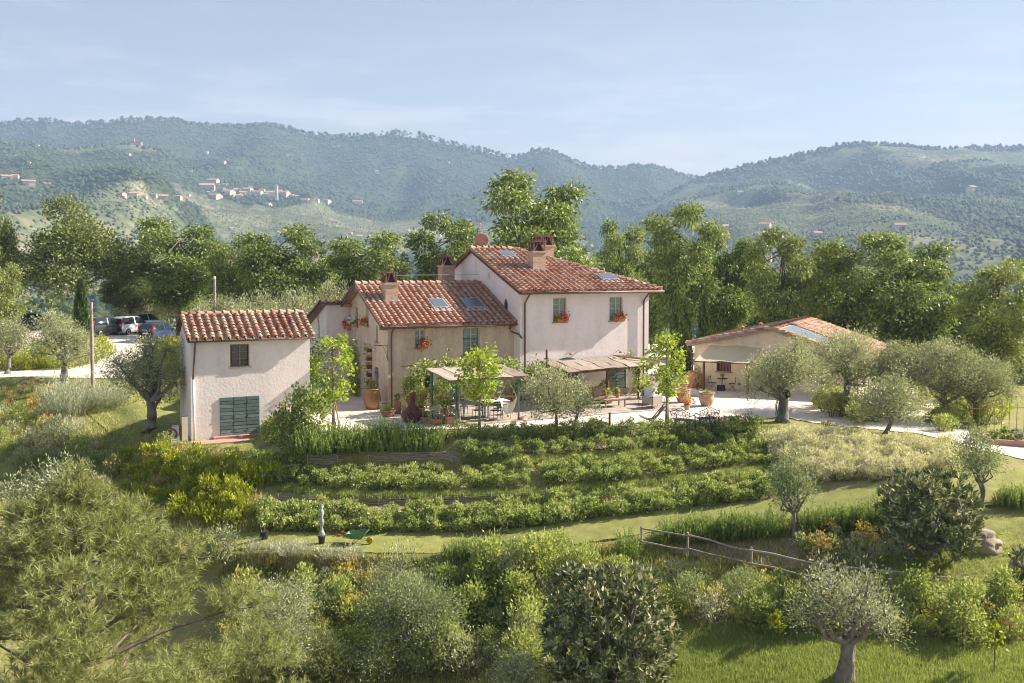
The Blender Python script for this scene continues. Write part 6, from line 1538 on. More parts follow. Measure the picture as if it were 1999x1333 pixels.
for i in range(7):                                               # each mat a strip from wall to front beam
    s0, s1 = i / 7 + .004, (i + 1) / 7 - .004; V, F = [], []; ny = 7
    dz = rp.uniform(0, .03)
    for s in (s0, s1):
        for b in range(ny + 1):
            u = b / ny; fx, fy = 8.15 + 6.05 * s, -4.95 + 1.25 * s; bx2 = 8.55 + 6.3 * s
            V.append((fx + (bx2 - fx) * u + rp.uniform(-.02, .02), fy + (-.9 - fy) * u, 2.05 + .2 * u + dz + rp.uniform(-.012, .012) + .025 * math.sin(u * 9 + i)))
    n = len(V); V += [(q[0], q[1], q[2] - .035) for q in V]
    for b in range(ny): F += [(b, b + 1, b + ny + 2, b + ny + 1)[::-1], (n + b, n + b + 1, n + b + ny + 2, n + b + ny + 1)]
    place('reed_mat', np_mesh('reed_mat', V, F, M['reed']), t)
for y in (.15, .55): one('loose_pole', M['wood_tan'], lambda m: m.tube([(13.2 + y, -1.4, 2.36), (14.9 + y * .4, -3.2, 2.2)], .05, 6), t)
t = thing('vine_post', 'dark slim timber post standing left of the tall wing pergola', 'post', hw(8.35, -2.2), RH)
one('post', M['wood_dark'], lambda m: m.tube([(0, 0, 0), (.02, 0, 1.5), (0, .02, 3.0)], [.08, .07, .06], 7), t)
# vines
def vine(label, pts, r, n, seed, mat='lf_laurel', leaf=.16, name='grape_vine'):
    rs = np.random.default_rng(seed); P = []
    for (a, b) in zip(pts[:-1], pts[1:]):
        a, b = np.array(a), np.array(b); k = int(n / (len(pts) - 1)); s = rs.uniform(0, 1, (k, 1)); P.append(a * (1 - s) + b * s + rs.normal(0, 1, (k, 3)) * r)
    P = np.concatenate(P); t = thing(name, label, 'vine', HO, RH)
    place('foliage', leafmesh('foliage', P, rs.normal(0, .7, P.shape) + [0, -.4, .3], leaf, leaf * .8, M[mat], rs), t)
    one('stem', M['bark'], lambda m: m.tube([(p[0], p[1], p[2]) for p in pts], .025, 5), t)
vine('light green grape vine growing over the rear edge of the small pergola', [(1.2, -1.0, .05), (1.0, -1.6, 1.6), (.9, -2.6, 2.5), (2.4, -3.2, 2.6), (4.0, -3.0, 2.6), (5.6, -2.6, 2.4), (6.6, -2.0, 2.2)], (.22, .35, .14), 1700, 601)
vine('dark vine hanging behind the small pergola beside the barred window', [(2.6, -1.0, .05), (2.7, -1.2, 1.5), (3.0, -1.6, 2.3)], (.3, .2, .35), 900, 602, 'lf_box', .13)
vine('leafy vine at the foot of the tall wing corner', [(6.7, -1.3, .05), (6.9, -1.5, 1.2), (7.6, -1.9, 1.9), (8.4, -1.9, 1.9)], (.3, .25, .25), 900, 603, 'lf_shrub', .14)
vine('vine climbing the right post of the long pergola', [(13.9, -3.2, .05), (13.7, -3.2, 1.2), (13.5, -3.0, 2.0)], (.14, .14, .18), 260, 604, 'lf_shrub', .13)
vine('vine on the right end of the long pergola against the wall', [(15.2, -1.1, .05), (14.8, -1.2, 1.6), (14.2, -1.4, 2.35)], (.2, .2, .16), 420, 605, 'lf_laurel', .13)
vine('dark creeper climbing the gable wall of the beige wing', [(-.15, 5.6, .05), (-.18, 5.4, 1.4), (-.15, 5.9, 2.6)], (.1, .42, .4), 1100, 606, 'lf_box', .13, 'wall_creeper')
vine('dark shrubbery climbing beside the rear wing lamp', [(-1.7, 8.6, .05), (-2.2, 8.0, 1.6), (-2.0, 7.8, 2.8)], (.4, .4, .5), 900, 607, 'lf_box', .14, 'wall_creeper')
t = thing('dry_bundle', 'straw-coloured dried bundle hanging under the small pergola', 'bundle', hw(2.75, -5.2), RH)
one('bundle', M['canvas'], lambda m: m.lathe([(.03, 2.2), (.05, 2.0), (.16, 1.5), (.12, 1.0), (.02, .95)], 9, wob=.12), t)
# tables and chairs
def table(label, x, y, w_, d_, h, top, leg, rz=0, lw_=.07):
    t = thing('dining_table', label, 'table', hw(x, y, .067), RH + rz)
    one('tabletop', M[top], lambda m: m.cbox((0, 0, h - .02), (w_, d_, .045)), t)
    one('apron', M[leg], lambda m: m.cbox((0, 0, h - .085), (w_ - .12, d_ - .12, .08)), t)
    for a in (-1, 1):
        for b in (-1, 1): one('leg', M[leg], lambda m: m.cbox((a * (w_ / 2 - .08), b * (d_ / 2 - .08), (h - .045) / 2), (lw_, lw_, h - .045)), t)
    return t
M['paint_white'] = flat('paint_white', (.62, .66, .65), .6)
M['paint_grey'] = pmat('paint_grey', [(.25, .30, .30), (.36, .42, .41)], 5, .7, .1)
table('grey-green weathered dining table under the small pergola', 2.75, -4.75, 1.3, .85, .78, 'paint_grey', 'paint_grey')
table('whitish dining table under the small pergola, right one', 3.85, -5.2, 1.25, .85, .82, 'paint_white', 'paint_grey')
def chair(label, x, y, rz, mat):
    t = thing('garden_chair', label, 'chair', hw(x, y, .067), RH + rz)
    one('seat', M[mat], lambda m: m.cbox((0, 0, .44), (.42, .42, .03)), t)
    for a in (-.19, .19):
        for b in (-.19, .19): one('leg', M[mat], lambda m: m.tube([(a * 1.1, b * 1.1, 0), (a, b, .43)], .013, 5), t)
        one('back_post', M[mat], lambda m: m.tube([(a, .19, .44), (a, .25, .9)], .013, 5), t)
    for z in (.58, .72, .87): one('back_slat', M[mat], lambda m: m.cbox((0, .2 + (z - .44) * .12, z), (.38, .018, .06)), t)
chair('dark metal chair at the left end of the grey table', 1.85, -4.9, R(90), 'iron')
chair('dark metal chair in front of the grey table', 2.75, -5.5, R(180), 'iron')
chair('dark metal chair in front of the whitish table, left', 3.5, -5.95, R(180), 'iron')
chair('orange wooden chair in front of the whitish table', 4.05, -5.95, R(170), 'wood_tan')
M['red_paint'] = flat('red_paint', (.42, .09, .05))
chair('red chair at the right end of the whitish table', 4.85, -4.9, R(-90), 'red_paint')
chair('dark metal chair behind the grey table', 2.6, -3.95, 0, 'iron')
t = thing('table_bowl', 'small terracotta bowl on the whitish table', 'bowl', hw(3.95, -5.1, .89), RH)
one('bowl', M['terracotta'], lambda m: m.lathe([(.05, 0), (.11, .05), (.12, .1), (.1, .1), (.04, .03)], 12), t)
# hanging chair
t = thing('hammock_chair', 'white net hammock chair hanging from the small pergola', 'hammock chair', hw(4.0, -6.35, 0), 0.05)
M['rope'] = flat('rope', (.86, .84, .80), .95)
one('spreader_bar', M['wood_tan'], lambda m: m.tube([(-.42, 0, 1.22), (.42, 0, 1.22)], .022, 6), t)
for s in (-1, 1):
    one('rope', M['rope'], lambda m: m.tube([(0, 0, 2.06), (s * .40, 0, 1.23)], .01, 4), t)
V, F = [], []
for i in range(17):
    a = i / 16
    for j in range(9):
        b = j / 8; s = (a - .5) * 2
        V.append((s * (.43 - .04 * (1 - s * s)), -.22 + .5 * b + .06 * math.sin(a * 9), .30 + .90 * abs(s) ** 2.9 + (.62 * b ** 1.2 + .06 * (1 - b)) * (1 - s * s)))
for i in range(16):
    for j in range(8): q = i * 9 + j; F.append((q, q + 1, q + 10, q + 9))
place('net', np_mesh('net', V, F, M['rope'], smooth=True), t)
# seating group before the tall wing
t = thing('pallet_sofa', 'wooden slatted sofa with pink cushions under the long pergola', 'sofa', hw(10.55, -3.5, .067), RH)
for z in (.14, .3): one('base_frame', M['wood_tan'], lambda m: m.cbox((0, 0, z), (2.0, .8, .07)), t)
for a in (-.9, 0, .9): one('foot_block', M['wood_tan'], lambda m: m.cbox((a, 0, .05), (.1, .78, .1)), t)
for k in range(4): one('back_board', M['wood_tan'], lambda m: m.cbox((0, .38 + k * .02, .42 + k * .14), (2.0, .035, .11)), t)
for k in range(6): one('seat_slat', M['wood_tan'], lambda m: m.cbox((0, -.34 + k * .13, .35), (1.98, .1, .025)), t)
M['pink_cloth'] = pmat('pink_cloth', [(.48, .26, .21), (.62, .42, .36)], 9, .95, .1)
def cushion(name, label, p, rz, w_, d_, h, mat, tilt=0):
    t = thing(name, label, 'cushion', p, rz)
    V, F = [], []
    for s in (-1, 1):
        for i in range(7):
            for j in range(7):
                a, b = i / 3 - 1, j / 3 - 1; V.append((a * w_ / 2, b * d_ / 2, s * h / 2 * ((1 - a ** 4) * (1 - b ** 4)) ** .4))
    for s in (0, 49):
        for i in range(6):
            for j in range(6): q = s + i * 7 + j; F.append((q, q + 7, q + 8, q + 1) if s == 0 else (q, q + 1, q + 8, q + 7))
    o = place('cover', np_mesh('cover', V, F, M[mat], smooth=True), t); o.rotation_euler = (tilt, 0, 0); o.location = (0, 0, h * .5 if not tilt else d_ / 2)
cushion('sofa_cushion', 'pink patterned cushion leaning at the left of the sofa', hw(10.3, -3.28, .45), RH, .6, .5, .16, 'pink_cloth', R(68))
cushion('sofa_cushion', 'pale pink cushion leaning in the middle of the sofa', hw(10.95, -3.28, .45), RH, .55, .48, .16, 'pink_cloth', R(64))
t = thing('coffee_table', 'low wooden coffee table in front of the sofa', 'table', hw(10.85, -4.95, .067), RH)
one('tabletop', M['wood_grey'], lambda m: m.cbox((0, 0, .44), (1.35, .75, .05)), t)
one('apron', M['wood_tan'], lambda m: m.cbox((0, 0, .38), (1.2, .6, .06)), t)
for a in (-.6, .6):
    for b in (-.3, .3): one('leg', M['wood_tan'], lambda m: m.cbox((a, b, .21), (.07, .07, .42)), t)
def armchair(label, x, y, rz):
    t = thing('armchair', label, 'armchair', hw(x, y, .067), RH + rz)
    one('frame', M['iron'], lambda m: ([m.tube([(a, b, 0), (a, b, .62)], .014, 5) for a in (-.38, .38) for b in (-.36, .36)], m.tube([(-.38, -.36, .62), (-.38, .36, .62), (.38, .36, .62), (.38, -.36, .62)], .014, 5)), t)
    for s in (-1, 1): one('woven_side', M['wicker'], lambda m: m.cbox((s * .38, 0, .42), (.025, .7, .36)), t)
    one('woven_back', M['wicker'], lambda m: m.cbox((0, .37, .44), (.74, .025, .42)), t)
    one('seat_base', M['wicker'], lambda m: m.cbox((0, 0, .27), (.74, .7, .05)), t)
    one('seat_cushion', M['white_cloth'], lambda m: m.cbox((0, -.02, .36), (.66, .64, .12)), t)
    c = one('back_cushion', M['white_cloth'], lambda m: m.cbox((0, 0, .0), (.66, .14, .5)), t); c.location = (0, .26, .62); c.rotation_euler = (R(-14), 0, 0)
armchair('wicker armchair with white cushions, front one seen from its side', 12.55, -6.2, R(195))
armchair('wicker armchair with tall white back cushion, rear one', 13.1, -5.0, R(-60))
t = thing('side_table', 'small white draped side table between the wicker armchairs', 'table', hw(13.35, -6.0, .067), RH + .5)
one('tabletop', M['white_cloth'], lambda m: m.cbox((0, 0, .5), (.5, .5, .03)), t)
for a in (-.2, .2):
    for b in (-.2, .2): one('leg', M['iron'], lambda m: m.tube([(a, b, 0), (a, b, .49)], .012, 5), t)
# pots
def pot(name, label, p, prof, mat='terracotta', foliage=None, cat='pot', rz=0, rim=None, wob=0, soil=True):
    t = thing(name, label, cat, p, rz)
    one('vessel', M[mat], lambda m: m.lathe(prof, 18, cap=True, wob=wob), t, True)
    r, h = prof[-1]
    one('rim', M[mat], lambda m: m.lathe([(r, h - .002), (r * 1.08, h + .005), (r * 1.08, h + .05), (r * .95, h + .05), (r * .93, h + .003)], 18), t, True)
    if soil: one('soil', M['soil'], lambda m: m.lathe([(r * .9, h + .01), (r * .9, h + .02)], 14), t)
    if foliage:
        mat_, w_, hh, n, leaf, fl, nf = foliage
        for k, me in gen_bush(int(p[0] * 1000) % 9999 + 5, w_, hh, mat_, leaf, leaf * .5, n, fl, nf).items(): place(k, me, t, (0, 0, h))
    return t
classic = lambda r, h: [(r * .62, 0), (r * .70, h * .2), (r * .84, h * .6), (r, h * .95)]
bowlp = lambda r, h: [(r * .5, 0), (r * .8, h * .4), (r, h * .95)]
bigpot = lambda r, h: [(r * .55, 0), (r * .78, h * .2), (r * .96, h * .5), (r * .98, h * .72), (r * .90, h * .8), (r * .98, h * .86), (r, h)]
M['amber'] = pmat('amber', [(.26, .13, .05), (.42, .24, .11)], 3, .5, .15, 12)
pot('oil_jar', 'large amber barrel-shaped jar against the gable wall', G(727, 799), [(.30, 0), (.42, .25), (.46, .5), (.43, .8), (.36, 1.02), (.38, 1.06)], 'amber', ('lf_shrub', .5, .4, 60, .14, 'red_flower', 40), 'jar')
pot('planter_pot', 'round shrub pot by the gable wall behind the amber jar', G(704, 768), classic(.3, .35), 'terracotta', ('lf_shrub', .6, .35, 160, .1, None, 0))
pot('metal_bin', 'small grey metal bin beside the amber jar', G(748, 806), [(.15, 0), (.17, .3), (.185, .52)], 'zinc', None, 'bin')
pot('planter_bowl', 'wide terracotta bowl with low green plant at the beige wing corner', G(757, 814), bowlp(.38, .32), 'terracotta', ('lf_grass', .75, .3, 260, .1, None, 0))
pot('tall_planter', 'tall slim terracotta planter near the wall downpipe', G(776, 808), [(.17, 0), (.2, .5), (.19, .62), (.21, .66)], 'terracotta', ('lf_shrub', .4, .4, 120, .1, None, 0))
t = thing('chiminea', 'dark maroon clay chimney stove with tall neck', 'stove', G(805, 826))
one('belly', M['maroon'], lambda m: m.lathe([(.22, .02), (.40, .15), (.50, .38), (.44, .6), (.27, .78), (.16, .9), (.13, 1.15), (.155, 1.42), (.16, 1.48), (.12, 1.48), (.1, 1.3)], 20), t, True)
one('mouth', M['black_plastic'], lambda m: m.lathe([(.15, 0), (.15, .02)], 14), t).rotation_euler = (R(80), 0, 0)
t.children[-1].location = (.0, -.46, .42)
one('collar', M['rust'], lambda m: m.lathe([(.165, 1.42), (.175, 1.44), (.175, 1.49), (.165, 1.5)], 16), t)
one('stand', M['iron'], lambda m: m.lathe([(.26, 0), (.24, .05), (.23, .06)], 12), t)
for i, (x, y, pr, fo, lb) in enumerate([
 (830, 827, classic(.24, .3), ('lf_grass', .5, .25, 200, .09, None, 0), 'round terracotta pot with low grass-green plant right of the stove'),
 (852, 829, bowlp(.38, .28), ('lf_silver', .95, .65, 420, .11, 'pink_flower', 12), 'wide bowl with silvery lavender plant in front of the pergola'),
 (800, 806, classic(.25, .3), ('lf_laurel', 1.1, 1.7, 900, .13, None, 0), 'pot with tall leafy citrus bush left of the barred window'),
 (822, 808, classic(.22, .3), ('lf_shrub', .9, 1.2, 700, .12, 'red_flower', 45), 'pot with red flowering bush under the barred window'),
 (848, 806, classic(.25, .3), ('lf_box', 1.0, 1.3, 800, .12, 'pink_flower', 10), 'pot with dark bush by the left pergola post'),
 (868, 812, classic(.22, .28), ('lf_weed', .8, .9, 500, .12, None, 0), 'pot with brownish bush left of the stake'),
 (792, 824, classic(.2, .22), ('lf_silver', .6, .55, 260, .1, None, 0), 'pot with grey lavender left of the stove'),
 (1019, 822, bowlp(.13, .18), None, 'tiny pink bowl at the right green post')]):
    pot('planter_pot', lb, G(x, y), pr, 'terracotta', fo)
t = thing('box_planter', 'square terracotta box planter with herbs beside the stake', 'planter', G(880, 829), RH)
one('box', M['terracotta'], lambda m: m.add([(-.24, -.2, 0), (.24, -.2, 0), (.24, .2, 0), (-.24, .2, 0), (-.27, -.23, .42), (.27, -.23, .42), (.27, .23, .42), (-.27, .23, .42)], [(3, 2, 1, 0), (4, 5, 6, 7), (0, 1, 5, 4), (1, 2, 6, 5), (2, 3, 7, 6), (3, 0, 4, 7)]), t)
for k, me in gen_bush(620, .6, .35, 'lf_grass', .09, .04, 260).items(): place(k, me, t, (0, 0, .42))
pot('giant_pot', 'giant rimmed terracotta pot behind the red geranium', G(1333, 786), bigpot(.42, .72), 'terracotta_old', ('lf_weed', .5, .12, 60, .08, None, 0))
pot('giant_pot', 'giant rimmed terracotta pot standing alone on the gravel, right', G(1379, 793), bigpot(.41, .72), 'terracotta_old', ('lf_weed', .5, .1, 50, .08, None, 0))
pot('giant_pot', 'giant terracotta pot half hidden at the rear of the court', G(1330, 772), bigpot(.4, .7), 'terracotta_old', None)
pot('oil_jar', 'huge round reddish oil jar near the awning post', G(1354, 757), [(.32, 0), (.52, .22), (.62, .5), (.60, .75), (.42, .95), (.33, 1.0)], 'terracotta', None, 'jar', soil=False)
pot('geranium_pot', 'small terracotta pot with a big coral geranium on the court', G(1341, 801), classic(.17, .28), 'terracotta', ('lf_shrub', .75, .65, 260, .11, 'coral_flower', 420), 'flower pot')
for i, (x, y, z, lb) in enumerate([(10.5, -4.95, .54, 'small terracotta pot on the coffee table, left'), (11.2, -4.9, .54, 'potted cactus on the coffee table, right')]):
    pot('planter_pot', lb, hw(x, y, z), classic(.13, .16), 'terracotta', ('lf_weed', .3, .3, 50, .14, None, 0))
for i, (x, y, w_, h, mt, lb) in enumerate([(9.6, -2.9, .9, .9, 'lf_shrub', 'leafy plant left of the slatted sofa'), (12.1, -2.3, .8, 1.2, 'lf_laurel', 'tall spiky plant before the right barn door'), (14.3, -3.0, 1.1, 1.2, 'lf_laurel', 'bushy plant at the foot of the long pergola right post'), (15.0, -1.6, 1.0, 1.3, 'lf_shrub', 'green bush against the right corner of the tall wing'), (10.9, -2.6, .6, .9, 'lf_shrub', 'plant behind the slatted sofa')]):
    plant('patio_plant', gen_bush(640 + i, w_, h, mt, .14, .06, 420), lb, 'plant', hw(x, y, .02))
t = thing('deck_chair', 'folding wooden deck chair with green sling on the gravel', 'deck chair', G(1272, 827), R(0))
for s in (-.28, .28):
    one('long_rail', M['wood_tan'], lambda m: m.cbox((.1, s, .42), (1.25, .045, .05), Matrix.Rotation(R(-50), 3, 'Y') ), t).location = (.15, 0, .02)
    one('base_rail', M['wood_tan'], lambda m: m.cbox((-.12, s * .9, .2), (1.0, .045, .05), Matrix.Rotation(R(22), 3, 'Y')), t)
for x, z in ((.58, .82), (-.55, .38), (.3, .08)): one('cross_bar', M['wood_tan'], lambda m: m.tube([(x, -.27, z), (x, .27, z)], .02, 6), t)
V = [(x, y, z) for x, z in ((.56, .82), (.3, .42), (.08, .24), (-.2, .24), (-.54, .38)) for y in (-.24, .24)]
place('sling', np_mesh('sling', V, [(2 * i, 2 * i + 2, 2 * i + 3, 2 * i + 1) for i in range(4)], M['teal_smooth'], smooth=True), t)
def iron_bench(label, p, rz):
    t = thing('iron_bench', label, 'bench', p, rz)
    for k in range(5): one('seat_slat', M['iron'], lambda m: m.cbox((0, -.2 + .1 * k, .42), (1.0, .07, .025)), t)
    for s in (-1, 1):
        one('arm_frame', M['iron'], lambda m: (m.tube([(s * .5, -.26, 0), (s * .52, -.24, .3), (s * .5, -.28, .58), (s * .52, -.1, .66), (s * .5, .22, .62)], .022, 6), m.tube([(s * .5, .3, 0), (s * .5, .22, .42), (s * .5, .28, .8)], .022, 6)), t)
    m = MB()
    for i in range(5):                                           # scrolled back: rings and a crest
        cx_ = -.38 + i * .19; r = .09 + .03 * (i == 2)
        zc = .62 + .07 * (2 - abs(i - 2)); 
        m.tube([(cx_ + r * math.cos(a), .25, zc + r * 1.2 * math.sin(a)) for a in np.linspace(0, 6.283, 11)], .014, 5, False)
        m.tube([(cx_ + .5 * r * math.cos(a), .25, zc + r * .6 * math.sin(a)) for a in np.linspace(0, 6.283, 8)], .011, 4, False)
        m.tube([(cx_, .25, .43), (cx_, .25, zc - r)], .012, 4)
    m.build('scroll_back', M['iron'], t)
    one('crest_rail', M['iron'], lambda m: m.tube([(-.5, .27, .78), (-.3, .26, .84), (0, .26, .98), (.3, .26, .84), (.5, .27, .78)], .018, 6), t)
iron_bench('ornate dark iron bench behind the hedge, right one', G(1380, 833), R(195))
iron_bench('ornate dark iron bench behind the hedge turned to the left one', G(1333, 836), R(140))
# water post and trough
t = thing('water_post', 'rusty standpipe post with bent spout beside the stone trough', 'water pump', G(1190, 838))
one('post', M['rust'], lambda m: m.tube([(0, 0, -.6), (0, 0, .78)], .05, 8), t)
one('spout', M['rust'], lambda m: m.tube([(0, 0, .52), (-.32, -.02, .54), (-.38, -.02, .5), (-.38, -.02, .3)], .022, 6), t)
t = thing('stone_trough', 'low round stone trough with plants in front of the patio', 'trough', G(1166, 838))
one('basin', M['stone'], lambda m: m.lathe([(.5, 0), (.52, .2), (.52, .3), (.42, .3), (.4, .1)], 18), t)
for k, me in gen_bush(660, .8, .3, 'lf_weed', .1, .03, 120).items(): place(k, me, t, (0, 0, .2))
# annex porch
def bistro(label, x, y, rz):
    t = thing('bistro_chair', label, 'chair', aw(x, y, .13), RA + rz)
    one('seat', M['iron'], lambda m: m.cbox((0, 0, .45), (.38, .36, .02)), t)
    for a in (-.17, .17):
        one('leg', M['iron'], lambda m: m.tube([(a, -.2, 0), (a, .17, .45)], .011, 4), t); one('leg', M['iron'], lambda m: m.tube([(a, .2, 0), (a, -.15, .45)], .011, 4), t)
        one('back_post', M['iron'], lambda m: m.tube([(a, .17, .45), (a, .2, .85)], .011, 4), t)
    for z in (.65, .78): one('back_slat', M['wood_tan'], lambda m: m.cbox((0, .2, z), (.38, .015, .05)), t)
bistro('folding bistro chair at the annex, left of its table', 1.35, -.75, R(80)); bistro('folding bistro chair at the annex, right of its table', 2.55, -.7, R(-80))
t = thing('bistro_table', 'small round metal table under the annex awning', 'table', aw(1.95, -.75, .13), RA)
one('tabletop', M['iron'], lambda m: m.lathe([(.33, .7), (.34, .71), (.33, .73)], 16), t)
for a in (0, 2.1, 4.2): one('leg', M['iron'], lambda m: m.tube([(.25 * math.cos(a), .25 * math.sin(a), 0), (-.1 * math.cos(a), -.1 * math.sin(a), .7)], .012, 5), t)
pot('planter_pot', 'tiny pot on the annex bistro table', aw(1.95, -.75, .86), classic(.08, .12), 'terracotta', ('lf_shrub', .2, .15, 40, .06, None, 0))
t = thing('storage_box', 'dark blue box on the ground under the bistro table', 'box', aw(1.95, -1.0, .12), RA)
M['navy'] = flat('navy', (.03, .045, .09), .6)
one('box', M['navy'], lambda m: m.cbox((0, 0, .15), (.42, .3, .3)), t); one('lid', M['navy'], lambda m: m.cbox((0, 0, .32), (.46, .34, .035)), t)
plant('climbing_rose', gen_bush(665, .6, 1.9, 'lf_shrub', .11, .05, 260, 'pink_flower', 30), 'thin climbing rose at the annex awning post', 'plant', aw(.55, -1.25, .1))
# young lime trees with stakes
for (x, y, vt, sd_, lb, st) in [(651, 842, 660, 680, 'young bright green lime tree beside the small house', -1), (936, 842, 684, 681, 'young bright green lime tree in front of the small pergola', 0), (1301, 832, 656, 682, 'young bright green lime tree in front of the wicker armchairs', 1)]:
    p = ground(x, y); H = at(x, vt, p.y).z - p.z
    o = plant('lime_tree', gen_linden(sd_, H), lb, 'tree', p, 1.0, 0.0)
    if st: one('stake', M['wood_tan'], lambda m: m.tube([(st * -.35 if st < 0 else .12, 0, -.2), (st * .02 + .02, .05, 1.75)], .03, 6), o)
# ------------------------------------------------------------------ woven retaining walls
def woven(label, pts, h, seed, z_off=0.0, posts=True, sticks=7):
    """pts: picture points along the top edge"""
    t = thing('woven_fence', label, 'woven fence', (0, 0, 0))
    W = [ground(u, v, z_off) for u, v in pts]
    rs = random.Random(seed); fine = []
    for a, b in zip(W[:-1], W[1:]):
        n = max(2, int((b - a).length / .35))
        fine += [a.lerp(b, k / n) for k in range(n)]
    fine.append(W[-1])
    for s in range(sticks):
        i = 0
        while i < len(fine) - 1:                                 # each stick spans a few posts
            L_ = rs.randint(4, 8); seg = fine[i:i + L_ + 1]
            z = -h * (s + .5) / sticks
            if len(seg) > 1:
                MB().tube([q + Vector((rs.uniform(-.02, .02), -.05 + rs.choice((-.03, .03)), z + rs.uniform(-.02, .02) + .04)) for q in seg], rs.uniform(.016, .028), 5).build('stick', M['wood_grey'], t)
            i += L_
    for i in range(0, len(fine), 3):
        q = fine[i]; one('post', M['wood_grey'], lambda m: m.tube([q + Vector((0, -.08, -h - .1)), q + Vector((rs.uniform(-.03, .03), -.08, .12))], .032, 6), t)
    return t
woven('grey woven branch wall under the rosemary hedge', [(602, 892), (640, 890), (700, 886), (760, 885), (820, 886), (868, 886), (925, 908)], .62, 1, .06, sticks=10)
woven('long low woven edging along the lower terrace path', [(500, 970), (560, 973), (640, 978), (740, 978), (850, 974), (960, 970), (1100, 958)], .38, 2, .08, sticks=5)
woven('short woven edging below the upper terrace path', [(1010, 901), (1100, 899), (1180, 896), (1236, 892)], .3, 3, .08, sticks=5)
woven('woven edging at the far left terrace', [(240, 955), (320, 958), (400, 964), (480, 972)], .35, 4, .08, sticks=5)
# ------------------------------------------------------------------ rail fence
posts = [(1252, 1078), (1342, 1092), (1466, 1122), (1597, 1150), (1740, 1168), (1888, 1186), (2030, 1205)]
FP = [ground(u, v) for u, v in posts]
t = thing('rail_fence', 'rustic two-rail pole fence along the lower bank', 'fence', (0, 0, 0))
rs = random.Random(12)
for i, q in enumerate(FP): one('post', M['wood_grey'], lambda m: m.tube([q + Vector((0, 0, -.3)), q + Vector((rs.uniform(-.03, .03), 0, .98))], .045, 7), t)
for i in range(len(FP) - 1):
    for z in (.9, .42):
        a, b = FP[i] + Vector((rs.uniform(-.1, .05), -.07, z)), FP[i + 1] + Vector((rs.uniform(-.05, .15), -.07, z - .03))
        one('rail', M['wood_grey'], lambda m: m.tube([a, a.lerp(b, .35) + Vector((0, 0, rs.uniform(-.05, .04))), a.lerp(b, .7) + Vector((0, 0, rs.uniform(-.05, .04))), b], [.036, .034, .031, .027], 6), t)
# ------------------------------------------------------------------ wheelbarrow
M['barrow_green'] = pmat('barrow_green', [(.09, .19, .10), (.13, .26, .14)], 4, .5, .05)
M['orange'] = flat('orange', (.75, .14, .03)); M['wheel_yellow'] = flat('wheel_yellow', (.55, .36, .03))
t = thing('wheelbarrow', 'green wheelbarrow with yellow wheel and orange grips on the lawn', 'wheelbarrow', ground(697, 1063, .05), R(-8))
t.scale = (.70, .70, .70)
lo = [(-.32, -.2, .32), (.28, -.17, .28), (.28, .17, .28), (-.32, .2, .32)]; hi = [(-.55, -.34, .56), (.62, -.3, .72), (.62, .3, .72), (-.55, .34, .56)]
li = [(x * .96, y * .96, z + .02) for x, y, z in lo]; hii = [(x * .96, y * .95, z) for x, y, z in hi]
q = lo + hi + li + hii
one('tray', M['barrow_green'], lambda m: m.add(q, [(3, 2, 1, 0)] + [(i, (i + 1) % 4, 4 + (i + 1) % 4, 4 + i) for i in range(4)] + [(8, 9, 10, 11)] + [(8 + (i + 1) % 4, 8 + i, 12 + i, 12 + (i + 1) % 4) for i in range(4)] + [(4 + i, 4 + (i + 1) % 4, 12 + (i + 1) % 4, 12 + i) for i in range(4)]), t)
one('tray_rim', M['barrow_green'], lambda m: m.tube([*map(Vector, hi), Vector(hi[0])], .018, 6), t)
for s in (-1, 1):
    one('handle', M['barrow_green'], lambda m: m.tube([(.72, s * .06, .17), (.3, s * .16, .27), (-.35, s * .22, .31), (-.62, s * .27, .45), (-.85, s * .28, .5)], .018, 6), t)
    one('grip', M['orange'], lambda m: m.tube([(-.8, s * .28, .49), (-1.0, s * .285, .53)], .028, 8), t)
    one('leg', M['iron'], lambda m: m.tube([(-.1, s * .2, .3), (-.22, s * .24, .02), (-.12, s * .24, .02), (.15, s * .18, .28)], .014, 5), t)
w_ = one('wheel', M['wheel_yellow'], lambda m: m.lathe([(.03, -.03), (.13, -.035), (.13, .035), (.03, .03)], 18), t); w_.location = (.72, 0, .19); w_.rotation_euler = (R(90), 0, 0)
one('tyre', M['wheel_yellow'], lambda m: m.tube([(.155 * math.cos(a), .155 * math.sin(a), 0) for a in np.linspace(0, 6.283, 19)], .04, 8, False), w_, True)
one('hub', M['iron'], lambda m: m.lathe([(.03, -.06), (.03, .06)], 10), w_)
# ------------------------------------------------------------------ wrapped plant, potted sapling
M['film'] = pmat('film', [(.28, .29, .26), (.50, .50, .48)], 14, .35, .8, 12, spec=.6, bdist=.05)
t = thing('wrapped_plant', 'potted plant wrapped in pale plastic film standing on the lawn', 'plant', ground(628, 1063, .05))
one('pot', M['black_plastic'], lambda m: m.lathe([(.11, 0), (.14, .26), (.15, .27), (.13, .27)], 14), t)
one('film_wrap', M['film'], lambda m: m.lathe([(.09, .27), (.12, .36), (.07, .5), (.05, .62), (.10, .82), (.06, 1.02), (.10, 1.2), (.05, 1.33), (.09, 1.46), (.02, 1.55)], 12, wob=.16), t, True)
place('shoots', gen_bush(700, .5, .55, 'lf_weed', .1, .04, 110)['foliage'], t, (0, 0, 1.35))
t = thing('potted_sapling', 'leafy sapling with stake in a black pot on the lawn', 'plant', ground(516, 1055, .05))
one('pot', M['black_plastic'], lambda m: m.lathe([(.13, 0), (.17, .3), (.18, .31), (.15, .31)], 14), t)
one('stake', M['wood_tan'], lambda m: m.tube([(-.1, 0, .2), (-.3, 0, 1.75)], .018, 5), t)
one('stem', M['bark'], lambda m: m.tube([(0, 0, .25), (.03, 0, 1.5)], .015, 5), t)
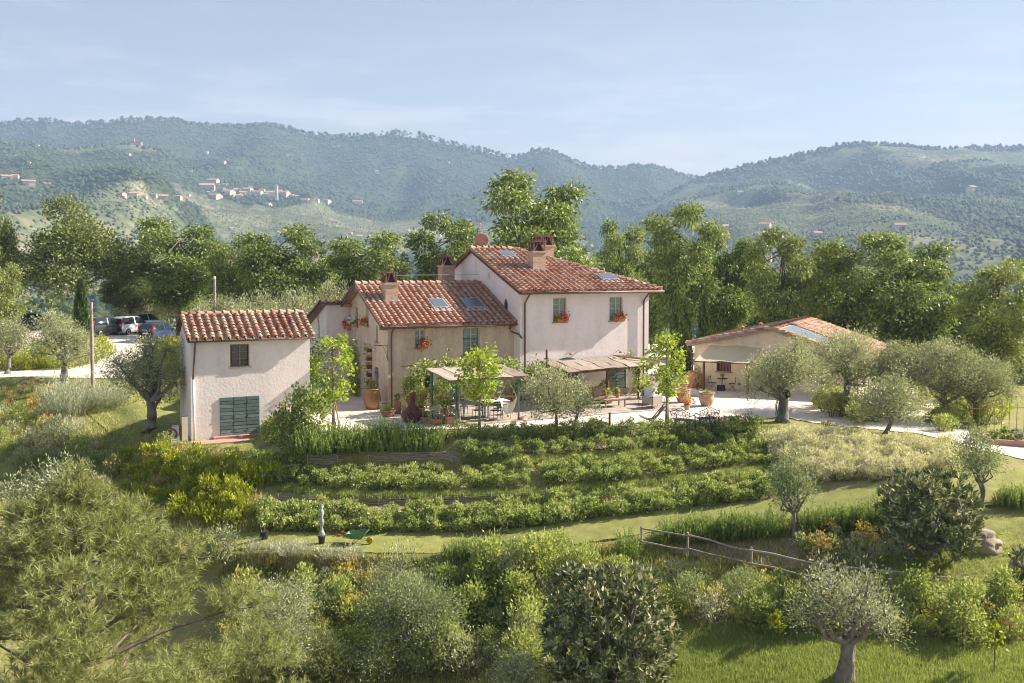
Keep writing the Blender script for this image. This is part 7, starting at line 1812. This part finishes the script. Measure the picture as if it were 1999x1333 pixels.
place('foliage', gen_bush(701, .75, 1.3, 'lf_laurel', .13, .07, 420)['foliage'], t, (0, 0, .4))
for x, y, vt, lb, mt in [(1512, 1255, 1195, 'yellowish young sapling on the meadow edge', 'lf_yellow'), (1940, 1318, 1215, 'slim yellow-leaved sapling at the right of the meadow', 'lf_yellow'), (1520, 1200, 1110, 'leafy green sapling right under the fence', 'lf_laurel')]:
    p = ground(x, y); h = at(x, vt, p.y).z - p.z
    t = thing('sapling', lb, 'tree', p)
    one('stem', M['bark'], lambda m: m.tube([(0, 0, -.1), (.02, 0, h * .9)], .018, 5), t)
    place('foliage', gen_bush(int(x), .55, h * .75, mt, .13, .07, 240)['foliage'], t, (0, 0, h * .28))
# ------------------------------------------------------------------ boulder, hose, poles
def rock(label, p, sx_, sy_, sz_, seed):
    rs = np.random.default_rng(seed); V = ico.copy(); F = icf.copy()
    for _ in range(3):                                           # subdivide and roughen
        nv, nf, cache = list(map(tuple, V)), [], {}
        def mid(a, b):
            k = (min(a, b), max(a, b))
            if k not in cache:
                q = (np.array(nv[a]) + np.array(nv[b])) / 2; q /= np.linalg.norm(q); cache[k] = len(nv); nv.append(tuple(q))
            return cache[k]
        for a, b, c in F: ab, bc, ca = mid(a, b), mid(b, c), mid(c, a); nf += [(a, ab, ca), (b, bc, ab), (c, ca, bc), (ab, bc, ca)]
        V, F = np.array(nv), np.array(nf)
    d = 1 + .35 * (fbm(V[:, 0] * 1.6 + seed, V[:, 1] * 1.6 + V[:, 2] * 2.1, 4, seed) - .5) + .12 * np.sign(fbm(V[:, 2] * 3 + seed, V[:, 0] * 2, 2, seed) - .5)
    return tag(place('boulder', np_mesh('boulder', V * d[:, None] * [sx_, sy_, sz_], F, M['stone']), None, p), label, 'boulder')
rock('big pale boulder right of the round loquat', ground(1920, 1066) + Vector((0, 0, .05)), .55, .5, .48, 3)
rock('small pale stone at the end of the terrace rows', ground(1505, 868) + Vector((0, 0, .05)), .3, .25, .16, 4)
for i, (x, y, s_) in enumerate([(495, 1105, .16), (520, 1110, .12), (1480, 888, .16), (1770, 925, .25), (1790, 920, .2)]):
    rock(['stone on the bank below the potted sapling, left', 'stone on the bank below the potted sapling, right', 'little stone beside the red rose', 'pale stone left of the round loquat top', 'pale stone behind the round loquat top'][i], ground(x, y), s_, s_ * .8, s_ * .6, 10 + i)
p = ground(1527, 826)
t = thing('garden_hose', 'green garden hose hung in loops on the olive trunk', 'hose', p)
M['hose'] = flat('hose', (.11, .15, .14), .6)
rs = random.Random(3)
for k in range(7):
    x0, w_, z0, h = -.2 + rs.uniform(-.14, .1), rs.uniform(.1, .22), 1.25 + rs.uniform(-.1, .1), rs.uniform(.7, 1.2)
    one('loop', M['hose'], lambda m: m.tube([(x0 + w_ * math.cos(a), -.34 - .03 * k * .3, z0 - h / 2 + h / 2 * math.sin(a)) for a in np.linspace(0, 6.283, 15)], .016, 5, False), t)
one('loose_end', M['hose'], lambda m: m.tube([(.05, -.36, .3), (.3, -.5, .04), (.8, -.7, -.02), (1.2, -.9, -.06)], .016, 5), t)
t = thing('black_cover', 'dark sack tied over the fork of the hose olive', 'sack', p + Vector((.18, -.22, 1.3)))
one('sack', M['black_plastic'], lambda m: m.lathe([(.02, -.05), (.12, .05), (.13, .2), (.1, .32), (.02, .38)], 12, wob=.2), t, True)
def pole(label, px, v, vt, arm, name='utility_pole', cat='pole', top=None):
    p = ground(px, v) if v else top; h = at(px, vt, p.y).z - p.z
    t = thing(name, label, cat, p)
    one('shaft', M['wood_grey'], lambda m: m.tube([(0, 0, -.3), (0, 0, h)], [.11, .085], 9), t)
    if arm:
        one('arm', M['rust'], lambda m: (m.tube([(0, 0, h * .92), (.5, 0, h * .92), (.5, 0, h * .85)], .018, 5), m.tube([(0, 0, h * .84), (.3, 0, h * .92)], .014, 5)), t)
        one('insulator', M['white_pipe'], lambda m: m.lathe([(.03, 0), (.06, .03), (.06, .08), (.02, .11)], 10, (-.1, 0, h * .91)), t)
    return t
pole('weathered wooden utility pole with iron arm beside the road', 181, 757, 590, True)
t = pole('grey lamp pole standing among the olives behind the small house', 421, 0, 546, False, 'lamp_pole', 'lamp pole', stand(421, 66))
h = at(421, 546, 66).z - t.location.z
one('lamp_head', M['white_pipe'], lambda m: m.lathe([(.05, 0), (.09, .05), (.09, .2), (.05, .24)], 10, (0, 0, h)), t)
one('side_arm', M['zinc'], lambda m: m.tube([(0, 0, h - .5), (-.55, 0, h - .5)], .018, 5), t)
# ------------------------------------------------------------------ raised bed and canes at right
bp_ = ground(1985, 868)
t = thing('raised_bed', 'brick-edged raised vegetable bed at the right edge', 'raised bed', bp_, R(-14))
for (a, b) in (((-1.15, -.7), (1.9, -.55)), ((-1.15, .9), (1.9, 1.05)), ((-1.3, -.7), (-1.15, 1.05))): one('edge_wall', M['brickpave'], lambda m: m.box(a[0], a[1], -.3, b[0], b[1], .3), t)
one('soil', M['soil'], lambda m: m.box(-1.14, -.54, -.3, 1.9, .89, .22), t)
for i in range(16):
    k = gen_bush(720 + i % 3, .4, .32, ['lf_grass', 'lf_laurel', 'lf_silver'][i % 3], .12, .08, 90)
    o = plant('vegetable_plant', {'foliage': k['foliage']}, ['leafy lettuce plant in the raised bed', 'broad-leaved green plant in the raised bed', 'silvery herb plant in the raised bed'][i % 3], 'plant', bp_ + rotz(R(-14)) @ Vector((-.9 + (i % 6) * .5, -.3 + (i // 6) * .45, .2)), random.uniform(.8, 1.3), None, ['lettuces', 'broad-leaved plants', 'herbs'][i % 3] + ' in the raised bed')
t = thing('bean_canes', 'row of bamboo canes behind the raised bed', 'bean canes', bp_ + Vector((-.6, 3.0, 0)))
for i in range(9): one('cane', M['wood_tan'], lambda m: m.tube([(i * .36, 0, -.4), (i * .36 + .03, 0, 1.45 + .05 * (i % 3))], .016, 5), t)
one('cross_cane', M['wood_tan'], lambda m: m.tube([(-.1, 0, 1.2), (3.0, 0, 1.25)], .014, 5), t)
# ------------------------------------------------------------------ odds and ends by the small house
q = sw(-.55, .3)
for nm, lb, x, y, d_, mt in [('timber_board', 'pale board leaning at the left corner of the small house', -.32, -.15, (.28, .12, 1.25), 'canvas'), ('white_crate', 'white crate beside the left wall of the small house', -.75, .1, (.38, .35, .3), 'white_pipe'), ('white_crate', 'white container standing on the crate by the small house', -.72, .15, (.3, .28, .45), 'white_pipe'), ('paint_tub', 'low white tub in front of the crate by the small house', -.85, -.25, (.3, .3, .22), 'white_pipe')]:
    z = .3 if 'standing on' in lb else 0
    g_ = sw(x, y); z0 = gz(g_.x, g_.y)
    t = thing(nm, lb, 'box' if 'board' not in nm else 'board', Vector((g_.x, g_.y, max(z0, -1.05) + z)), RH)
    one('body', M[mt], lambda m: m.cbox((0, 0, d_[2] / 2), d_), t)
    one('lid', M['zinc' if 'board' not in nm else 'wood_dark'], lambda m: m.cbox((0, 0, d_[2] + .02), (d_[0] * 1.05, d_[1] * 1.05, .04)), t)
g_ = sw(-.95, .0)
t = thing('hose_ring', 'red-brown ring of hose hung by the crates at the small house', 'hose', Vector((g_.x, g_.y, -.55)), RH)
one('coil', M['rust'], lambda m: m.tube([(.26 * math.cos(a), -.1, .26 * math.sin(a)) for a in np.linspace(0, 6.283, 17)], .05, 6, False), t, True)
for x, y, r, lb in [(4.35, -.75, .17, 'terracotta pot on the step right of the green plank doors'), (4.0, -.9, .14, 'small terracotta pot before the green plank doors'), (3.6, -1.6, .24, 'terracotta pot with dry plant on the pavement by the small house')]:
    g_ = sw(x, y); pot('planter_pot', lb, Vector((g_.x, g_.y, gz(g_.x, g_.y) + .05)), classic(r, r * 1.5), 'terracotta', ('lf_weed', .4, .5, 60, .1, 'coral_flower', 6) if r > .15 else None)
pv_ = one('brick_pavement', M['brickpave'], lambda m: m.box(-.1, -1.3, -.06, 4.9, -.36, .035)); pv_.location = SO; pv_.rotation_euler = (0, 0, RH); tag(pv_, kind='structure')
g_ = ground(547, 895)
t = thing('garden_tap', 'bent metal garden tap pipe before the small house hedge', 'tap', g_)
one('pipe', M['zinc'], lambda m: m.tube([(0, 0, -.2), (0, 0, .45), (.12, 0, .52), (.14, 0, .4)], .025, 7), t)
one('valve', M['rust'], lambda m: m.lathe([(.05, 0), (.05, .02)], 8, (0, 0, .5)), t)

# ------------------------------------------------------------------ parked cars
M['tyre'] = flat('tyre', (.02, .02, .022), .9); M['rim'] = pmat('rim', (.5, .5, .52), 5, .35, 0, metal=.7)
M['tail_red'] = flat('tail_red', (.55, .02, .02), .25, .5); M['car_glass'] = glassmat('car_glass', (.02, .03, .035), .04)
M['plate'] = flat('plate', (.75, .75, .72), .5); M['bumper'] = flat('bumper', (.05, .05, .055), .7)
def paint(name, c, metal=.3):
    m, nt, P, L = newmat(name); P.inputs['Base Color'].default_value = (*c, 1); P.inputs['Metallic'].default_value = metal; P.inputs['Roughness'].default_value = .32; P.inputs['Coat Weight'].default_value = .6
    return m
def car(label, p, rz, mt, rails=False):                          # tall small hatchback, rear at -x
    t = thing('parked_car', label, 'car', p, rz)
    # cross-section loops along the length: (x, half width, sill z, belt z, roof z, roof half width)
    S = [(-1.80, .70, .42, .84, .86, .62), (-1.76, .77, .32, .90, 1.05, .66), (-1.66, .79, .25, .93, 1.50, .58), (-1.3, .80, .24, .95, 1.57, .60), (-.2, .80, .24, .95, 1.58, .60), (.45, .80, .24, .94, 1.50, .57), (1.0, .80, .24, .93, 1.04, .64), (1.55, .77, .26, .82, .88, .62), (1.78, .68, .34, .66, .70, .55)]
    V, F, FM = [], [], []
    for (x, w, a, b, c, r) in S:
        V += [(x, -w * .94, a), (x, -w, (a + b) * .5), (x, -w * .98, b), (x, -r, c - .05), (x, -r * .8, c), (x, r * .8, c), (x, r, c - .05), (x, w * .98, b), (x, w, (a + b) * .5), (x, w * .94, a)]
    n = 10
    for i in range(len(S) - 1):
        for k in range(n - 1):
            F.append((i * n + k, i * n + k + 1, (i + 1) * n + k + 1, (i + 1) * n + k))
            FM.append(1 if (k in (2, 6) and 1 < i < 6) or (i == 5 and k in (3, 4, 5)) else 0)
        F.append((i * n + n - 1, i * n, (i + 1) * n, (i + 1) * n + n - 1)); FM.append(0)
    me = bpy.data.meshes.new('body'); me.from_pydata(V, [], F + [tuple(range(n)), tuple(reversed(range((len(S) - 1) * n, len(S) * n)))])
    for q in (mt, M['car_glass']): me.materials.append(q)
    me.polygons.foreach_set('material_index', FM + [0, 0]); me.polygons.foreach_set('use_smooth', [True] * len(me.polygons)); me.update()
    body = place('body', me, t); 
    rw = MB(); rw.add([(-1.775, -.60, .98), (-1.775, .60, .98), (-1.69, .53, 1.42), (-1.69, -.53, 1.42)], [(0, 3, 2, 1)]); rw.build('rear_window', M['car_glass'], t)
    for s in (-1, 1):
        one('tail_light', M['tail_red'], lambda m: m.cbox((-1.735, s * .655, 1.12), (.09, .11, .46), Matrix.Rotation(R(9), 3, 'Y')), t)
        one('mirror', M['bumper'], lambda m: m.cbox((.62, s * .88, 1.0), (.1, .16, .13)), t)
        one('door_seam', M['bumper'], lambda m: m.cbox((-.35, s * .803, .62), (.012, .004, .6)), t)
        one('window_pillar', mt, lambda m: m.add([(-.42, s * .80, .95), (-.32, s * .80, .95), (-.32, s * .61, 1.53), (-.42, s * .61, 1.53)], [(0, 1, 2, 3)] if s < 0 else [(3, 2, 1, 0)]), t)
        if rails: one('roof_rail', M['bumper'], lambda m: m.tube([(-1.3, s * .52, 1.6), (-1.2, s * .53, 1.66), (.2, s * .53, 1.66), (.3, s * .52, 1.58)], .018, 5), t)
        for x in (-1.15, 1.15):
            w_ = one('wheel', M['tyre'], lambda m: m.lathe([(.15, -.09), (.28, -.09), (.295, -.05), (.295, .05), (.28, .09), (.15, .09)], 18), t); w_.location = (x, s * .72, .295); w_.rotation_euler = (R(90), 0, 0)
            one('rim', M['rim'], lambda m: m.lathe([(.03, -.075 * 1), (.16, -.094), (.17, -.09), (.17, .09), (.16, .094), (.03, .075)], 14), w_)
    one('rear_bumper', M['bumper'], lambda m: m.cbox((-1.79, 0, .42), (.12, 1.44, .2)), t)
    one('number_plate', M['plate'], lambda m: m.cbox((-1.815, 0, .76), (.02, .5, .11)), t)
    return t
CARS = [(207, 80, R(62), paint('paint_darkgreen', (.06, .075, .065)), True, 'dark grey-green small car with roof rails by the utility pole'),
        (258, 82, R(66), paint('paint_white', (.72, .72, .72), 0), False, 'white small car between the dark and the blue car'),
        (284, 87, R(68), paint('paint_silver', (.5, .51, .52), .5), False, 'silver car mostly hidden left of the blue one'),
        (312, 77, R(74), paint('paint_blue', (.035, .06, .16)), False, 'blue small car nearest the small house roof'),
        (62, 84, R(60), paint('paint_black', (.03, .03, .035)), False, 'dark car far left behind the roadside olive')]
for px, d, rz, mt, rl_, lb in CARS: 
    p = stand(px, d); car(lb, p + Vector((0, 0, .03)), rz, mt, rl_)
# ------------------------------------------------------------------ tell the members of small groups apart by their place
ORD = 'leftmost second third fourth fifth sixth seventh eighth ninth tenth eleventh twelfth thirteenth fourteenth fifteenth sixteenth seventeenth eighteenth'.split()
by = {}
for o in COL.objects:
    if o.parent is None and o.get('group'): by.setdefault((o['group'], o.get('label')), []).append(o)
for (g, l), os_ in by.items():
    if 1 < len(os_) <= 18:
        os_.sort(key=lambda o: o.location.x / max(o.location.y, 1))
        for k, o in enumerate(os_): o['label'] = (ORD[k] + (' ' if k == 0 else ' from left, ') + l)
# ------------------------------------------------------------------ the air between here and the hills
m, nt, P, L = newmat('haze')
pv = nt.nodes.new('ShaderNodeVolumePrincipled')
pv.inputs['Color'].default_value = (.46, .65, .97, 1)
pv.inputs['Density'].default_value = 1.7e-4
pv.inputs['Anisotropy'].default_value = .1
nt.nodes.remove(P); L(pv.outputs[0], nt.nodes['Material Output'].inputs['Volume'])
tag(one('haze', m, lambda q: q.box(-7000, -60, -70, 7000, 4500, 800)), 'pale blue summer haze lying over the valley', 'haze', kind='stuff')
